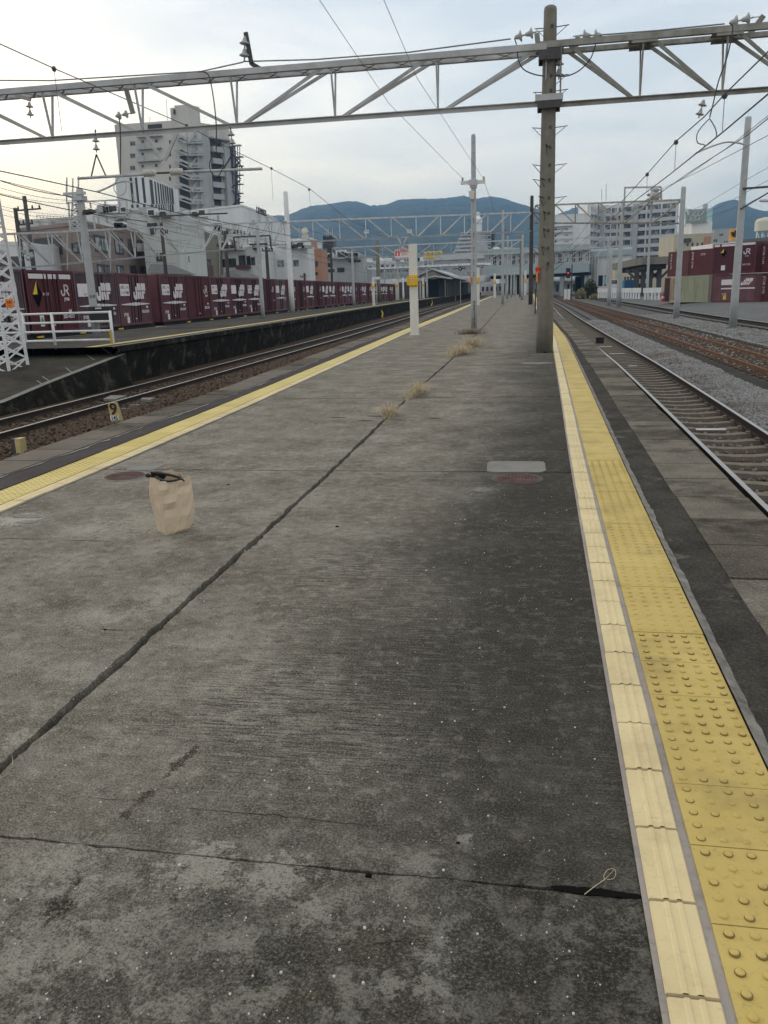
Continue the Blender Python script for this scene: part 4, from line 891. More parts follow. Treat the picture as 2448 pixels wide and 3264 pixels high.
# ---- generic round poles
def pole(name, label, base, H, r0, r1, m, steps=0, extras=None, group='poles along the platforms'):
    t = thing(name, label, 'pole', base, group); q = MB()
    q.lathe(base, [(r0, 0)]+[(r0+(r1-r0)*k/6, H*k/6) for k in range(1, 6)]+[(r1, H-.06), (r1*.8, H)], 18); q.build('shaft', m, t, smooth=True)
    for k in range(steps):
        z = .9+(H-1.2)*k/steps; q = MB(); c = V3(base[0], base[1], base[2]+z); rr = r0+(r1-r0)*z/H; ring(q, c, rr, .035, .012, 14); step_bracket(q, c, rr, (0.3, 3.4)[k % 2], .16); q.build('step_bracket', 'steel_dark', t)
    return t
def sign_band(t, base, z, r_, m, h=.22, s='', tm='print_brown'):
    q = MB(); q.lathe((base[0], base[1], base[2]+z), [(r_*.98, 0), (r_+.008, 0), (r_+.008, h), (r_*.98, h)], 18); q.build('warning_band', m, t, smooth=True)
    if s:
        d = (C0-V3(base[0], base[1], CAMH)); d.z = 0; d.normalize(); text('lettering', s, h*.62, tm, t, V3(base[0], base[1], base[2]+z+h/2)+d*(r_+.012), xdir=V3(-d.y, d.x, 0), extr=.001)
# second platform pole with crossarm and speaker
b_ = A(1511, 1047, 34.17); b_.z = 0; H2 = A(1508, 428, 34.17).z
t = pole('utility_pole', 'slim blue grey pole on the platform centre with a small crossarm and a loudspeaker box', b_, H2, .125, .085, 'pole_pale', 0)
zz = lambda y: A(1510, y, 34.17).z
q = MB()
for y in (455, 488, 522): q.tube([(b_.x+.01, b_.y-.10, zz(y)), (b_.x+.01, b_.y-.075, zz(y))], .016, 8)
q.build('bolt_hole', 'print_black', t)
q = MB(); q.box(b_.x-.48, b_.x+.46, b_.y-.16, b_.y-.09, zz(588), zz(577)); q.build('crossarm', 'cream_paint', t)
q = MB(); q.box(b_.x-.18, b_.x+.17, b_.y-.19, b_.y-.16, zz(592), zz(574)); q.box(b_.x-.13, b_.x+.13, b_.y-.14, b_.y+.1, zz(599), zz(590)); q.build('clamp', 'galvanised', t)
for dx in (-.41, .40):
    q = MB(); q.lathe((b_.x+dx, b_.y-.125, zz(577)), [(.02, 0), (.045, .03), (.035, .07), (.045, .11), (.02, .15)], 10); q.build('pin_insulator', 'porcelain', t, smooth=True)
q = MB(); c = V3(b_.x-.05, b_.y-.22, zz(625)); q.hexa([c+V3(-.07, -.10, -.13), c+V3(.08, -.10, -.13), c+V3(.06, .1, -.2), c+V3(-.05, .1, -.2), c+V3(-.12, -.14, .16), c+V3(.12, -.14, .16), c+V3(.1, .1, .16), c+V3(-.1, .1, .16)]); q.build('loudspeaker', 'cream_paint', t)
for y in (700, 745, 790, 830, 870):
    q = MB(); z = zz(y); c = V3(b_.x, b_.y, z); ring(q, c, .118, .04, .012, 14); step_bracket(q, c, .11, 3.3, .14); step_bracket(q, c, .11, 4.8, .1); q.build('step_bracket', 'steel_dark', t)
q = MB(); q.box(b_.x-.145, b_.x-.09, b_.y-.16, b_.y-.06, zz(904), zz(884)); q.build('warning_plate', 'orange_sign', t)
q = MB(); 
for k in range(14): y = 960+k*6; q.box(b_.x+.0+random.uniform(-.03, .03), b_.x+.03+random.uniform(0, .03), b_.y-.125, b_.y-.118, zz(y+4), zz(y))
q.build('peeling_paint', 'steel_dark', t)
# white square posts carrying yellow emergency boxes
def post(label, bx, by, Y, topy, w_, z0=0.0, yel=None, lamp=False, box_px=None, name='emergency_post'):
    b_ = A(bx, by, Y); b_.z = z0; H = A(bx, topy, Y).z-z0
    t = thing(name, label, 'post', b_, 'white posts with yellow emergency boxes')
    q = MB(); h = w_/2; n = 12
    q.box(b_.x-h, b_.x+h, b_.y-h*.7, b_.y+h*.7, z0, z0+H); q.box(b_.x-h-.03, b_.x+h+.03, b_.y-h*.7-.03, b_.y+h*.7+.03, z0, z0+.02); q.build('column', 'cream_paint', t)
    if yel:
        za, zb = A(bx, yel[1], Y).z, A(bx, yel[0], Y).z; yb = b_.y-h*.7; hh = zb-za
        q = MB(); q.box(b_.x-h-.008, b_.x+h+.008, yb-.01, b_.y+h*.7+.01, za, zb); q.build('yellow_wrap', 'yellow_paint', t)
        q = MB(); q.box(b_.x-h-.02, b_.x+h+.01, yb-.13, yb-.012, za+hh*.12, zb-hh*.16); q.box(b_.x-h-.075, b_.x-h-.022, yb-.10, b_.y+.02, za+hh*.16, zb-hh*.18); bx_ = q.build('alarm_box', 'yellow_paint', t)
        q = MB(); c = V3(b_.x+.0, yb-.132, za+hh*.60); q.box(c.x-.045, c.x+.045, c.y-.004, c.y, c.z-.05, c.z+.05); q.build('button_plate', 'white_sign', bx_)
        q = MB(); q.lathe(c-V3(0, .004, 0), [(.026, 0), (.026, .012), (.0, .014)], 12, (0, -1, 0)); q.build('button', 'red_paint', bx_)
        if lamp:
            q = MB(); q.box(b_.x-h-.20, b_.x-h-.15, yb-.05, yb+.03, zb-hh*.05, zb+.05); q.build('lamp', 'red_paint', t)
    if w_ > .2:
        q = MB()
        for y in (815, 835, 860, 885): q.tube([(b_.x+h, b_.y-.05, A(bx, y, Y).z), (b_.x+h+.02, b_.y-.05, A(bx, y, Y).z)], .012, 6)
        q.build('bolt', 'steel_dark', t)
    return t
post('broadest white square post with a bright yellow emergency box, beside the left tactile strip', 1322, 1068, 30.1, 777, .28, 0, (877, 914))
post('white post with yellow box partly hidden behind the slim grey pole', 1524, 966, 85, 853, .30, 0, (885, 903))
post('small white post with yellow box farther along the left tactile strip', 1577, 946, 150, 872, .40, 0, (894, 904))
post('white post with yellow box beside the far dark pole on the right of the platform', 1674, 938, 190, 862, .45, 0, (890, 901), True)
# farther poles on the main platform
def ppole(label, bx, by, Y, tx, ty, w_, m, z0=0.0, steps=0, band=None, name='utility_pole'):
    b_ = A(bx, by, Y); b_.z = z0; H = A(tx, ty, Y).z-z0; t = pole(name, label, b_, H, w_/2, w_*.38, m, steps)
    if band:
        for (ya, yb, mm) in band: za, zb = A(bx, yb, Y).z, A(bx, ya, Y).z; sign_band(t, (b_.x, b_.y, 0), za, w_*.46, mm, zb-za)
    return t, b_, H
pB, BB, HB = ppole('dark mossy concrete pole with a yellow band, behind the big concrete pole', 1691, 970, 80, 1706, 623, .40, 'pole_dark', steps=6, band=((727, 740, 'yellow_faded'), (885, 893, 'red_paint')))
ppole('pale grey pole with loudspeaker, second from the slim crossarm pole', 1602, 970, 85, 1604, 670, .30, 'pole_pale', steps=5)
ppole('dark topped concrete pole far down the platform', 1660, 940, 150, 1663, 748, .62, 'pole_concrete', band=((760, 775, 'pole_dark'),))
ppole('thin pale pole far down the platform, left of the dark topped one', 1630, 938, 150, 1632, 770, .26, 'pole_pale')
ppole('thin pale pole behind the loudspeaker pole', 1617, 948, 130, 1620, 752, .3, 'pole_pale')
ppole('thin pale pole at the far canopy front', 1639, 937, 175, 1641, 868, .35, 'pole_pale')
# poles on the left platform
def lp(label, bx, by, Y, tx, ty, w_, m, sgn=None, box=False, steps=6, z0=ZL):
    b_ = A(bx, by, Y); b_.z = z0; H = A(tx, ty, Y).z-z0; t = pole('utility_pole', label, b_, H, w_/2, w_*.4, m, steps)
    if sgn: za = A(bx, sgn[1], Y).z-z0; zb = A(bx, sgn[0], Y).z-z0; sign_band(t, tuple(b_), za, w_*.47, 'orange_sign', zb-za, sgn[2] if len(sgn) > 2 else '')
    return t, b_, H
t, b_, H = lp('pale grey pole behind the white fence with a short crossarm, black lamp and orange band', 310, 1081, 29.5, 247, 600, .30, 'pole_pale', (936, 954, '注意'))
zz = lambda y: A(265, y, 29.5).z; x_ = b_.x
q = MB(); q.box(x_-.55, x_+.30, b_.y-.22, b_.y-.12, zz(622), zz(613)); q.box(x_-.2, x_+.15, b_.y-.2, b_.y+.2, zz(640), zz(624)); q.build('crossarm', 'galvanised', t)
q = MB(); q.tube([(x_+.1, b_.y-.2, zz(686)), (x_+.35, b_.y-.3, zz(681))], .03, 8); q.build('lamp_arm', 'galvanised', t)
q = MB(); c = V3(x_+.42, b_.y-.3, zz(680)); q.hexa([c+V3(-.16, -.2, -.08), c+V3(.2, -.2, -.02), c+V3(.2, .2, -.02), c+V3(-.16, .2, -.08), c+V3(-.14, -.15, .06), c+V3(.16, -.15, .09), c+V3(.16, .15, .09), c+V3(-.14, .15, .06)]); q.build('floodlight', 'black_paint', t)
tt = thing('control_box', 'black equipment cabinet with a pale label behind the right end of the white fence', 'cabinet', (b_.x, b_.y, ZL))
q = MB(); a = A(288, 1030, 29.0); c = A(345, 976, 29.0); q.box(a.x, c.x, 29.0, 29.35, a.z, c.z); q.build('cabinet_body', 'black_paint', tt)
q = MB(); a = A(303, 985, 28.98); c = A(322, 980, 28.98); q.box(a.x, c.x, 28.985, 29.0, a.z, c.z); q.build('label_plate', 'sign_pale_text', tt)
lp('white square-topped pole standing in front of the freight wagons', 932, 994, 68, 909, 610, .46, 'white_paint', steps=14)
t, b_, H = lp('thin pale pole with twin lamp arms and an orange band on the left platform', 839, 1012, 50, 819, 716, .24, 'pole_pale', (927, 936), z0=.2)
q = MB(); zz = lambda y: A(822, y, 50).z
q.tube([(b_.x-.55, b_.y, zz(778)), (b_.x+.55, b_.y, zz(779))], .03, 6)
for s_ in (-1, 1): q.box(b_.x+s_*.34-.2, b_.x+s_*.34+.2, b_.y-.12, b_.y+.12, zz(781), zz(776))
q.build('lamp_arm', 'steel_dark', t)
q = MB(); q.tube([(b_.x-.3, b_.y, zz(740)), (b_.x+.35, b_.y, zz(741))], .035, 6); q.build('crossarm', 'galvanised', t)
lp('thin pale pole with an orange band farther along the left platform', 1129, 976, 90, 1124, 798, .30, 'pole_pale', (917, 922))
lp('grey brown pole with dark top on the left platform', 1208, 958, 125, 1203, 765, .60, 'pole_concrete', (896, 901), steps=3)
lp('pale pole beside the left platform canopy', 1362, 945, 155, 1352, 856, .36, 'pole_pale', steps=3)
post('white post with yellow box on the left platform, with a red lamp arm', 1192, 976, 88, 886, .26, ZL, (908, 918), True, name='emergency_post')
post('white post with yellow box beside a grey pole on the left platform', 1266, 953, 140, 893, .42, ZL, (906, 914), True)
post('white post by the left platform canopy with a yellow box', 1350, 946, 155, 884, .36, ZL, (905, 912), True)
ppole('plain white pole on the left platform', 1286, 954, 138, 1284, 886, .34, 'white_paint', z0=ZL)
ppole('pale grey pole standing just right of the small white post on the left platform', 1270, 953, 142, 1266, 848, .34, 'pole_pale', z0=ZL)
# ---- poles on the right side
t, b_, H = ppole('tall pale grey pole at the far right, in front of the freight containers', 2335, 1050, 46.8, 2385, 372, .40, 'pole_pale', z0=-.9)
RP1 = b_
zz = lambda y: A(2365, y, 46.8).z
q = MB(); q.bar((b_.x-.05, b_.y-.2, zz(603)), (b_.x+6, b_.y-.2, zz(603)+.15), .08, .10); ring(q, V3(b_.x, b_.y, zz(603)), .19, .12); q.build('bracket_arm', 'steel_dark', t)
q = MB(); q.bar((b_.x-.1, b_.y-.2, zz(668)), A(2470, 602, 46.6), .07, .07); ring(q, V3(b_.x, b_.y, zz(668)), .2, .10); q.build('brace', 'steel_dark', t)
q = MB(); ring(q, V3(b_.x, b_.y, zz(400)), .18, .06); q.build('collar', 'steel_dark', t)
q = MB(); q.lathe(A(2420, 640, 46.6), [(.03, 0), (.07, .1), (.07, .4), (.03, .5)], 10, (1, 0, -.05)); q.build('rod_insulator', 'galvanised', t)
t, b_, H = ppole('pale grey pole with black step rungs in front of the green freight container', 2155, 1018, 61.8, 2178, 595, .42, 'pole_pale', z0=-.9, steps=14, band=((935, 948, 'red_paint'),))
RP2 = b_
ppole('pale pole carrying the portal frame, in front of the right apartment block', 1972, 979, 99, 2010, 640, .48, 'pole_pale', z0=-.9, steps=4)
ppole('pale pole with step rungs left of the portal pole', 1941, 971, 108, 1948, 790, .48, 'pole_pale', z0=-.9, steps=8)
t, b_, H = ppole('thin pole with an insulator cluster on top, beside the open freight shelter', 2061, 958, 118, 2078, 600, .36, 'pole_pale', z0=-.9, steps=3)
for dz in (-1.0, -1.6, -2.2):
    q = MB(); q.lathe((b_.x-.35, b_.y-.3, b_.z+H+dz), [(.1, 0), (.32, .12), (.36, .25), (.1, .4)], 12); q.build('insulator_disc', 'porcelain', t, smooth=True)
# ---- farther gantries
def truss_px(label, a, b_, depth, n, flip, m='gantry_steel', half=.2, ch=.14, web=.10, double=False): return steel_truss('gantry_beam', label, a, b_, depth, n, flip, (m,), half, ch, web, double=double)
a = A(-40, 748, 62); b2 = A(1700, 675, 80); c0 = A(909, 704, 68)
truss_px('pale gantry beam crossing before the hills, left of the dark mossy pole', A(909, 706, 68), A(1700, 676, 80), 1.62, 10, 5, 'galvanised')
truss_px('gantry beam in front of the brown apartment house, left of the white square-topped pole', A(-60, 750, 40), A(909, 706, 68), 1.75, 13, 7, 'galvanised', half=.18, ch=.10, web=.07, double=True)
truss_px('grey gantry beam crossing the right apartment block', A(1706, 655, 80), A(2178, 637, 61.8), 1.5, 6, 4, 'gantry_mossy')
# portal frame standing on that beam
t = thing('portal_frame', 'rectangular pale frame standing on the gantry beam in front of the right apartments', 'frame', A(1990, 645, 70))
q = MB(); P = [A(1990, 645, 70), A(1992, 598, 70), A(2107, 596, 70), A(2108, 640, 70)]
for u, v in zip(P, P[1:]): q.bar(u, v, .12, .12)
q.build('frame_bar', 'gantry_steel', t)
q = MB(); q.lathe(A(2088, 640, 70), [(.25, 0), (.4, .3), (.3, .6)], 12); q.lathe(A(2090, 612, 70), [(.15, 0), (.3, .15), (.15, .3)], 12); q.build('insulator_disc', 'porcelain', t, smooth=True)
# overhead bracket frames above the left buildings
for i, (x0, y0, x1, y1, yb, yb2) in enumerate(((218, 645, 403, 636, 735, 0), (298, 690, 410, 685, 735, 0), (480, 690, 725, 680, 690, 0), (745, 756, 860, 751, 800, 0))):
    Yf = 55; t = thing('wire_frame', ['pale tube frame left of the apartment tower, upper and wider one', 'lower pale tube frame under the striped block', 'dark bar with short hanging insulators below the apartment tower', 'short dark bar with hanging insulators before the white house'][i], 'frame', A(x0, y0, Yf), 'insulator frames above the left gantry')
    q = MB(); q.bar(A(x0, y0, Yf), A(x1, y1, Yf), .09, .09)
    if yb > max(y0, y1)+5: q.bar(A(x0, y0, Yf), A(x0+6, yb, Yf), .09, .09); q.bar(A(x1, y1, Yf), A(x1+5, yb-4, Yf), .09, .09)
    q.build('frame_bar', 'galvanised' if i < 2 else 'steel_dark', t)
    for k in range(4):
        u = (k+.5)/4; p = A(x0+(x1-x0)*u, y0+(y1-y0)*u, Yf); q = MB(); q.lathe(p, [(.03, 0), (.03, .1), (.09, .15), (.03, .2), (.09, .28), (.03, .33), (.09, .40), (.02, .45)], 8, (0, 0, -1)); q.build('hanging_insulator', 'porcelain', t)
for i, (Y, zt, xl, xr, nn) in enumerate(((112, 7.4, -27, -2.2, 11), (150, 7.6, -30, -1.5, 12), (190, 7.6, -34, -2.5, 12), (110, 7.2, 1.2, 9.6, 5), (140, 7.2, .5, 10.5, 5), (185, 7.3, -1, 12, 6))):
    lab = ['third gantry beam from the camera, over the left tracks', 'fourth gantry beam from the camera, over the left tracks', 'fifth gantry beam from the camera, over the left tracks', 'nearest of the three thin gantry beams before the station bridge on the right', 'middle of the three thin gantry beams before the station bridge on the right', 'farthest of the three thin gantry beams before the station bridge on the right'][i]
    tr = truss_px(lab, (xl, Y, zt), (xr, Y, zt), 1.3, nn, nn//2, 'galvanised', ch=.15, web=.10)
for i, (x, Y, H, m_) in enumerate(((-27.2, 112, 8.6, 'pole_dark'), (-2.1, 112, 8.0, 'pole_pale'), (-1.4, 150, 8.3, 'pole_pale'), (-30.2, 150, 8.6, 'pole_pale'), (-34, 190, 8.4, 'pole_pale'), (9.7, 110, 8.6, 'pole_pale'), (10.6, 140, 8.7, 'pole_pale'), (12.1, 185, 8.6, 'pole_pale'))):
    lab = ['dark pole at the left end of the third gantry', 'pale pole at the right end of the third gantry', 'pale pole at the right end of the fourth gantry', 'pale pole at the left end of the fourth gantry', 'pale pole at the left end of the fifth gantry', 'pale pole at the right end of the nearest thin right gantry', 'pale pole at the right end of the middle thin right gantry', 'pale pole at the right end of the farthest thin right gantry'][i]
    pole('utility_pole', lab, V3(x, Y, -.9 if x > 3 or x < -26 else 0), H+(.9 if x > 3 or x < -26 else 0), .17, .13, m_)
# lineside utility poles behind the freight train
def upole(label, bx, by, tx, ty, Y, arms, m='pole_dark'):
    b_ = A(bx, by, Y); tp = A(tx, ty, Y); t = thing('utility_pole', label, 'pole', V3(tp.x, Y, -.9), 'line poles behind the freight train'); q = MB()
    q.lathe((tp.x, Y, -.9), [(.17, 0), (.12, tp.z+.9)], 12); q.build('shaft', m, t, smooth=True)
    for (x0, y0, x1, y1) in arms:
        q = MB(); q.bar(A(x0, y0, Y), A(x1, y1, Y), .09, .09)
        for u in (.05, .35, .65, .95): q.lathe(A(x0+(x1-x0)*u, y0+(y1-y0)*u, Y), [(.03, 0), (.06, .1), (.03, .25)], 8)
        q.build('crossarm', 'steel_dark', t)
    return t
upole('old dark pole against the yellow sky at the left edge', 68, 860, 48, 663, 50, ())
upole('thin pole with a crossarm of insulators against the yellow sky', 95, 860, 77, 625, 50, ((55, 671, 130, 665), (60, 717, 105, 712)), 'steel_dark')
upole('dark pole between the pale green block and the striped block', 523, 870, 513, 706, 62, ((515, 745, 535, 742),), 'pole_dark')
upole('dark pole before the olive house wall', 726, 880, 716, 745, 64, ((716, 745, 760, 742), (690, 785, 745, 782)))
upole('slim pole with transformer clutter left of the white square-topped pole', 853, 880, 848, 780, 66, ((835, 800, 870, 800),))
upole('short dark pole beside the white long building', 971, 900, 970, 870, 95, ((958, 884, 975, 882),))
t = thing('transformer_cluster', 'tangle of grey transformer boxes on a line pole above the second container', 'transformer', A(85, 800, 50))
q = MB()
for k in range(26):
    c = A(78+random.uniform(-20, 26), 805+random.uniform(-20, 28), 50+random.uniform(-.4, .4)); r_ = random.uniform(.05, .16)
    (q.lathe(c, [(r_*.6, 0), (r_*.6, r_*2)], 8) if k % 2 else q.box(c.x-r_, c.x+r_, c.y-r_, c.y+r_, c.z-r_*.6, c.z+r_*.6))
q.build('transformer_body', 'galvanised', t)
# lattice radio mast beside the crossarm pole
t = thing('radio_mast', 'thin pale lattice mast with aerials behind the crossarm pole', 'mast', A(245, 735, 60)); q = MB()
P = [A(226, 735, 60), A(250, 735, 60), A(262, 735, 60)]; Tp = [A(232, 622, 60), A(246, 622, 60), A(258, 622, 60)]
for a, b_ in zip(P, Tp): q.tube([a, b_], .06, 6)
for k in range(9):
    u0, u1 = k/9, (k+1)/9
    for i in range(2): q.tube([P[i].lerp(Tp[i], u0), P[i+1].lerp(Tp[i+1], u1)], .04, 5); q.tube([P[i+1].lerp(Tp[i+1], u0), P[i].lerp(Tp[i], u1)], .04, 5)
q.build('lattice', 'galvanised', t)
for (x, yt, yb) in ((213, 565, 650), (232, 568, 640), (250, 562, 640), (212, 575, 640)):
    q = MB(); q.tube([A(x, yb, 60), A(x, yt, 60)], .05, 6); q.build('aerial', 'galvanised', t)
# ---- lattice mast at the left edge
def lattice_mast():
    Y0 = 21.0; c = A(36, 1190, Y0); zb = c.z; c.x -= .46; zt = 7.6
    t = thing('lattice_mast', 'white painted square lattice mast with an orange sign at the left edge of the photo', 'mast', (c.x, Y0, zb), None)
    hw = lambda z: .46-.025*(z-zb)
    cn = lambda i, z: V3(c.x-.05+(-1, 1, 1, -1)[i]*hw(z), Y0+.45+(-1, -1, 1, 1)[i]*hw(z), z)
    for i in range(4):
        q = MB(); a, b_ = cn(i, zb), cn(i, zt); q.bar(a, b_, .10, .012, up=(0, 1, 0)); q.bar(a, b_, .012, .10, up=(0, 1, 0)); q.build('leg', 'white_paint', t)
    n = 22
    for i in range(4):
        q = MB(); j = (i+1) % 4
        for k in range(n):
            z0 = zb+(zt-zb)*k/n; z1 = zb+(zt-zb)*(k+1)/n
            q.bar(cn(i, z0), cn(j, z1), .045, .010, up=(0, 1, 0) if i % 2 == 0 else (1, 0, 0)); q.bar(cn(j, z0), cn(i, z1), .045, .010, up=(0, 1, 0) if i % 2 == 0 else (1, 0, 0))
        q.build('lacing', 'white_paint', t)
    q = MB(); q.box(c.x-.6, c.x+.62, Y0-.12, Y0+1.05, zb-.3, zb+.04); q.build('footing', 'patch_cement', t)
    q = MB()
    for k in range(9): z = zb+1.4+k*.62; p = cn(1, z); q.bar(p, p+V3(.17, -.02, 0), .03, .03)
    q.build('step_rung', 'steel_dark', t)
    q = MB(); a, b_ = A(22, 980, Y0-.1), A(43, 953, Y0-.1); q.box(a.x, b_.x, Y0-.14, Y0-.12, a.z, b_.z); q.build('warning_plate', 'orange_sign', t)
    text('lettering', '危険', .075, 'print_brown', t, ((a.x+b_.x)/2, Y0-.145, (a.z+b_.z)/2+.02), extr=.001); text('lettering', 'さわるな', .028, 'print_brown', t, ((a.x+b_.x)/2, Y0-.145, (a.z+b_.z)/2-.06), extr=.001)
lattice_mast()
# ---- white tube fence at the head of the left platform
def fence():
    P = [A(72, 1110, 24.6), A(175, 1110, 24.6), A(363, 1107, 24.6)]; b0 = P[0]
    z0 = ZL-.02; top = A(352, 990, 24.6).z
    xs = [A(-70, 1110, 24.6).x, A(72, 1110, 24.6).x, A(178, 1110, 24.6).x, A(363, 1108, 24.6).x]
    t = thing('platform_fence', 'white four-rail tube fence closing the near end of the left platform', 'fence', (xs[2], 24.6, z0))
    for i, x in enumerate(xs):
        q = MB(); q.tube([(x, 24.6, z0-.1), (x, 24.6, top)], .045, 12); q.build('fence_post', 'white_paint', t, smooth=True)
    q = MB(); q.tube([(xs[1]+.16, 24.6, z0+.1), (xs[1]+.16, 24.6, top)], .04, 12); q.build('fence_post', 'white_paint', t, smooth=True)
    for k in range(4):
        z = z0+.16+(top-z0-.20)*k/3; q = MB(); q.tube([(xs[0], 24.6, z), (xs[-1], 24.6, z)], .035, 10); q.build('rail', 'white_paint', t, smooth=True)
    q = MB()
    for x in (xs[-1]-.95, xs[-1]-.35):
        for k in (2, 3): z = z0+.16+(top-z0-.20)*k/3; ring(q, V3(x, 24.6, z), .045, .05)
    q.build('clip', 'steel_dark', t)
    q = MB(); q.tube([(xs[-1]-.02, 24.54, z0), (xs[-1]-.02, 24.54, z0+.45)], .035, 8); q.build('post_sleeve', 'yellow_faded', t)
fence()
# ================================================================== SMALL THINGS ON THE PLATFORM
def paper_bag():
    base = G(560, 1690); base.z = 0; Yb = base.y
    t = thing('paper_bag', 'crumpled brown kraft paper bag standing open on the concrete by the left tactile strip', 'bag', base)
    W2, D2 = .109, .085     # half width, half depth at mid height
    lv = [(.0, .74, .78), (.022, .82, .88), (.07, .93, 1.0), (.12, 1.0, 1.04), (.17, 1.06, 1.05), (.22, 1.09, 1.05), (.27, 1.10, 1.0), (.31, 1.07, .96), (.345, 1.04, .92), (.372, 1.01, .90)]
    lx = [(-.020), (-.012), (-.004), (.0), (0), (-.006), (-.008), (-.005), (-.003), (0)]
    n = 36; rings = []; R = random.Random(4)
    off = {}
    for li, (z, sx_, sy_) in enumerate(lv):
        ring_ = []
        for k in range(n):
            a = 2*math.pi*k/n + math.pi/4; u = ((k/n*4) % 1); side = int(k/n*4)
            cs = [(-1, -1), (1, -1), (1, 1), (-1, 1)]; p0, p1 = cs[side % 4], cs[(side+1) % 4]
            x = p0[0]+(p1[0]-p0[0])*u; y = p0[1]+(p1[1]-p0[1])*u
            if side in (1, 3): x *= 1-.22*math.sin(math.pi*u)*(1 if z > .2 else .3)     # gusset folds
            if side == 0: x += 0; y -= .16*math.sin(math.pi*u)*(1-z/.4)
            cr = R.uniform(-1, 1)*(.0028 if 0 < li < 9 else .001)
            xx = x*W2*sx_+lx[li]+cr*(abs(x) > .9); yy = y*D2*sy_+cr
            zz = z+(R.uniform(-.004, .004) if 0 < li < 9 else 0)
            if li == 9: zz += .018*math.sin(math.pi*u) if side == 2 else (-.012*math.sin(math.pi*u) if side == 0 else 0)
            ring_.append((xx, yy, zz))
        rings.append(ring_)
    # sharp creases
    for (li, k0, k1, d) in ((7, 0, 2, .010), (7, 6, 8, -.008), (4, 1, 3, -.012), (5, 2, 4, .010), (3, 5, 7, .006), (2, 1, 3, -.007), (1, 4, 8, .007), (6, 5, 8, .006), (2, 28, 31, -.006), (5, 29, 33, .005)):
        for k in range(k0, k1+1):
            x, y, z = rings[li][k]; rings[li][k] = (x, y-d, z)
    yaw = .80; c_, s_ = math.cos(yaw), math.sin(yaw)
    V, F = [], []
    for r_ in rings:
        for x, y, z in r_: V.append((c_*x-s_*y, s_*x+c_*y, z))
    for i in range(len(rings)-1):
        for k in range(n): a = i*n+k; b_ = i*n+(k+1) % n; F.append((a, b_, b_+n, a+n))
    F.append(tuple(reversed(range(n))))
    me = bpy.data.meshes.new('bag_body'); me.from_pydata(V, [], F); me.materials.append(MAT['paper']); o = bpy.data.objects.new('bag_body', me); COL.objects.link(o); o.parent = t
    so_ = o.modifiers.new('thick', 'SOLIDIFY'); so_.thickness = .0016; so_.offset = -1
    q = MB(); pts = [(-.085, .05, .376), (-.03, .088, .398), (.05, .09, .402), (.082, .075, .372)]
    q.strip([base+V3(c_*x-s_*y, s_*x+c_*y, z) for x, y, z in pts], [base+V3(c_*x-s_*y, s_*x+c_*y, .34) for x, y, z in pts]); q.build('back_flap', 'paper', t)
    # black tool lying across the mouth
    T_ = lambda px, py, Yo=0: A(px, py, Yb-.02+Yo)
    tt = thing('hand_tool', 'black two-handled tool lying across the open mouth of the paper bag', 'tool', T_(520, 1515))
    q = MB(); P = spl([T_(465, 1513), T_(474, 1516), T_(487, 1515)], 4); q.tube(P, [.010, .013, .015, .015, .014, .013, .011, .011, .013][:len(P)], 10); q.build('handle_grip', 'black_plastic', tt, smooth=True)
    q = MB(); q.plate([T_(480, 1503), T_(500, 1503), T_(524, 1511), T_(526, 1521), T_(521, 1528), T_(512, 1529), T_(497, 1523), T_(480, 1514)], (0, 1, 0), .022); q.build('tool_head', 'black_plastic', tt)
    q = MB(); P = spl([T_(488, 1507), T_(530, 1512), T_(565, 1520), T_(574, 1524, .02)], 6); q.tube(P, [.012-.006*k/len(P) for k in range(len(P))], 8); q.build('handle', 'black_plastic', tt, smooth=True)
    q = MB(); P = spl([T_(498, 1521, -.03), T_(515, 1530, -.06), T_(535, 1534, -.07), T_(560, 1531, -.06), T_(578, 1527, -.04), T_(588, 1534, -.03)], 6); q.tube(P, [.010-.005*k/len(P) for k in range(len(P))], 8); q.build('handle', 'black_plastic', tt, smooth=True)
paper_bag()
def manhole(label, cx, cy, r_, worn):
    t = thing('manhole_cover', label, 'manhole cover', (cx, cy, .0), 'round iron covers in the platform')
    q = MB(); q.lathe((cx, cy, -.02), [(r_, 0), (r_, .026), (r_-.004, .028), (.001, .028)], 48); q.build('cover_plate', 'rust_iron', t)
    q = MB(); q.lathe((cx, cy, -.02), [(r_+.022, 0), (r_+.022, .023), (r_+.004, .024), (r_+.004, 0)], 48); q.build('rim', 'patch_cement' if worn else 'steel_dark', t)
    q = MB()
    for dx in (-.5, .5): q.box(cx+dx*r_-.03, cx+dx*r_+.03, cy-.009, cy+.009, .0075, .0092)
    q.build('lifting_slot', 'print_black', t)
    q = MB()
    for k in range(-6, 7):
        h = math.sqrt(max(0, (r_*.92)**2-(k*r_/7)**2)); q.box(cx-h, cx+h, cy+k*r_/7-.002, cy+k*r_/7+.002, .0075, .0098)
        q.box(cx+k*r_/7-.002, cx+k*r_/7+.002, cy-h, cy+h, .0076, .0099)
    q.build('tread_pattern', 'rust_iron', t)
manhole('rusty red round cover just below the square cement patch, right of the central joint', -.148, 6.75, .188, False)
manhole('worn flat round cover with white flecks behind the paper bag by the left strip', -3.62, 6.72, .178, True)
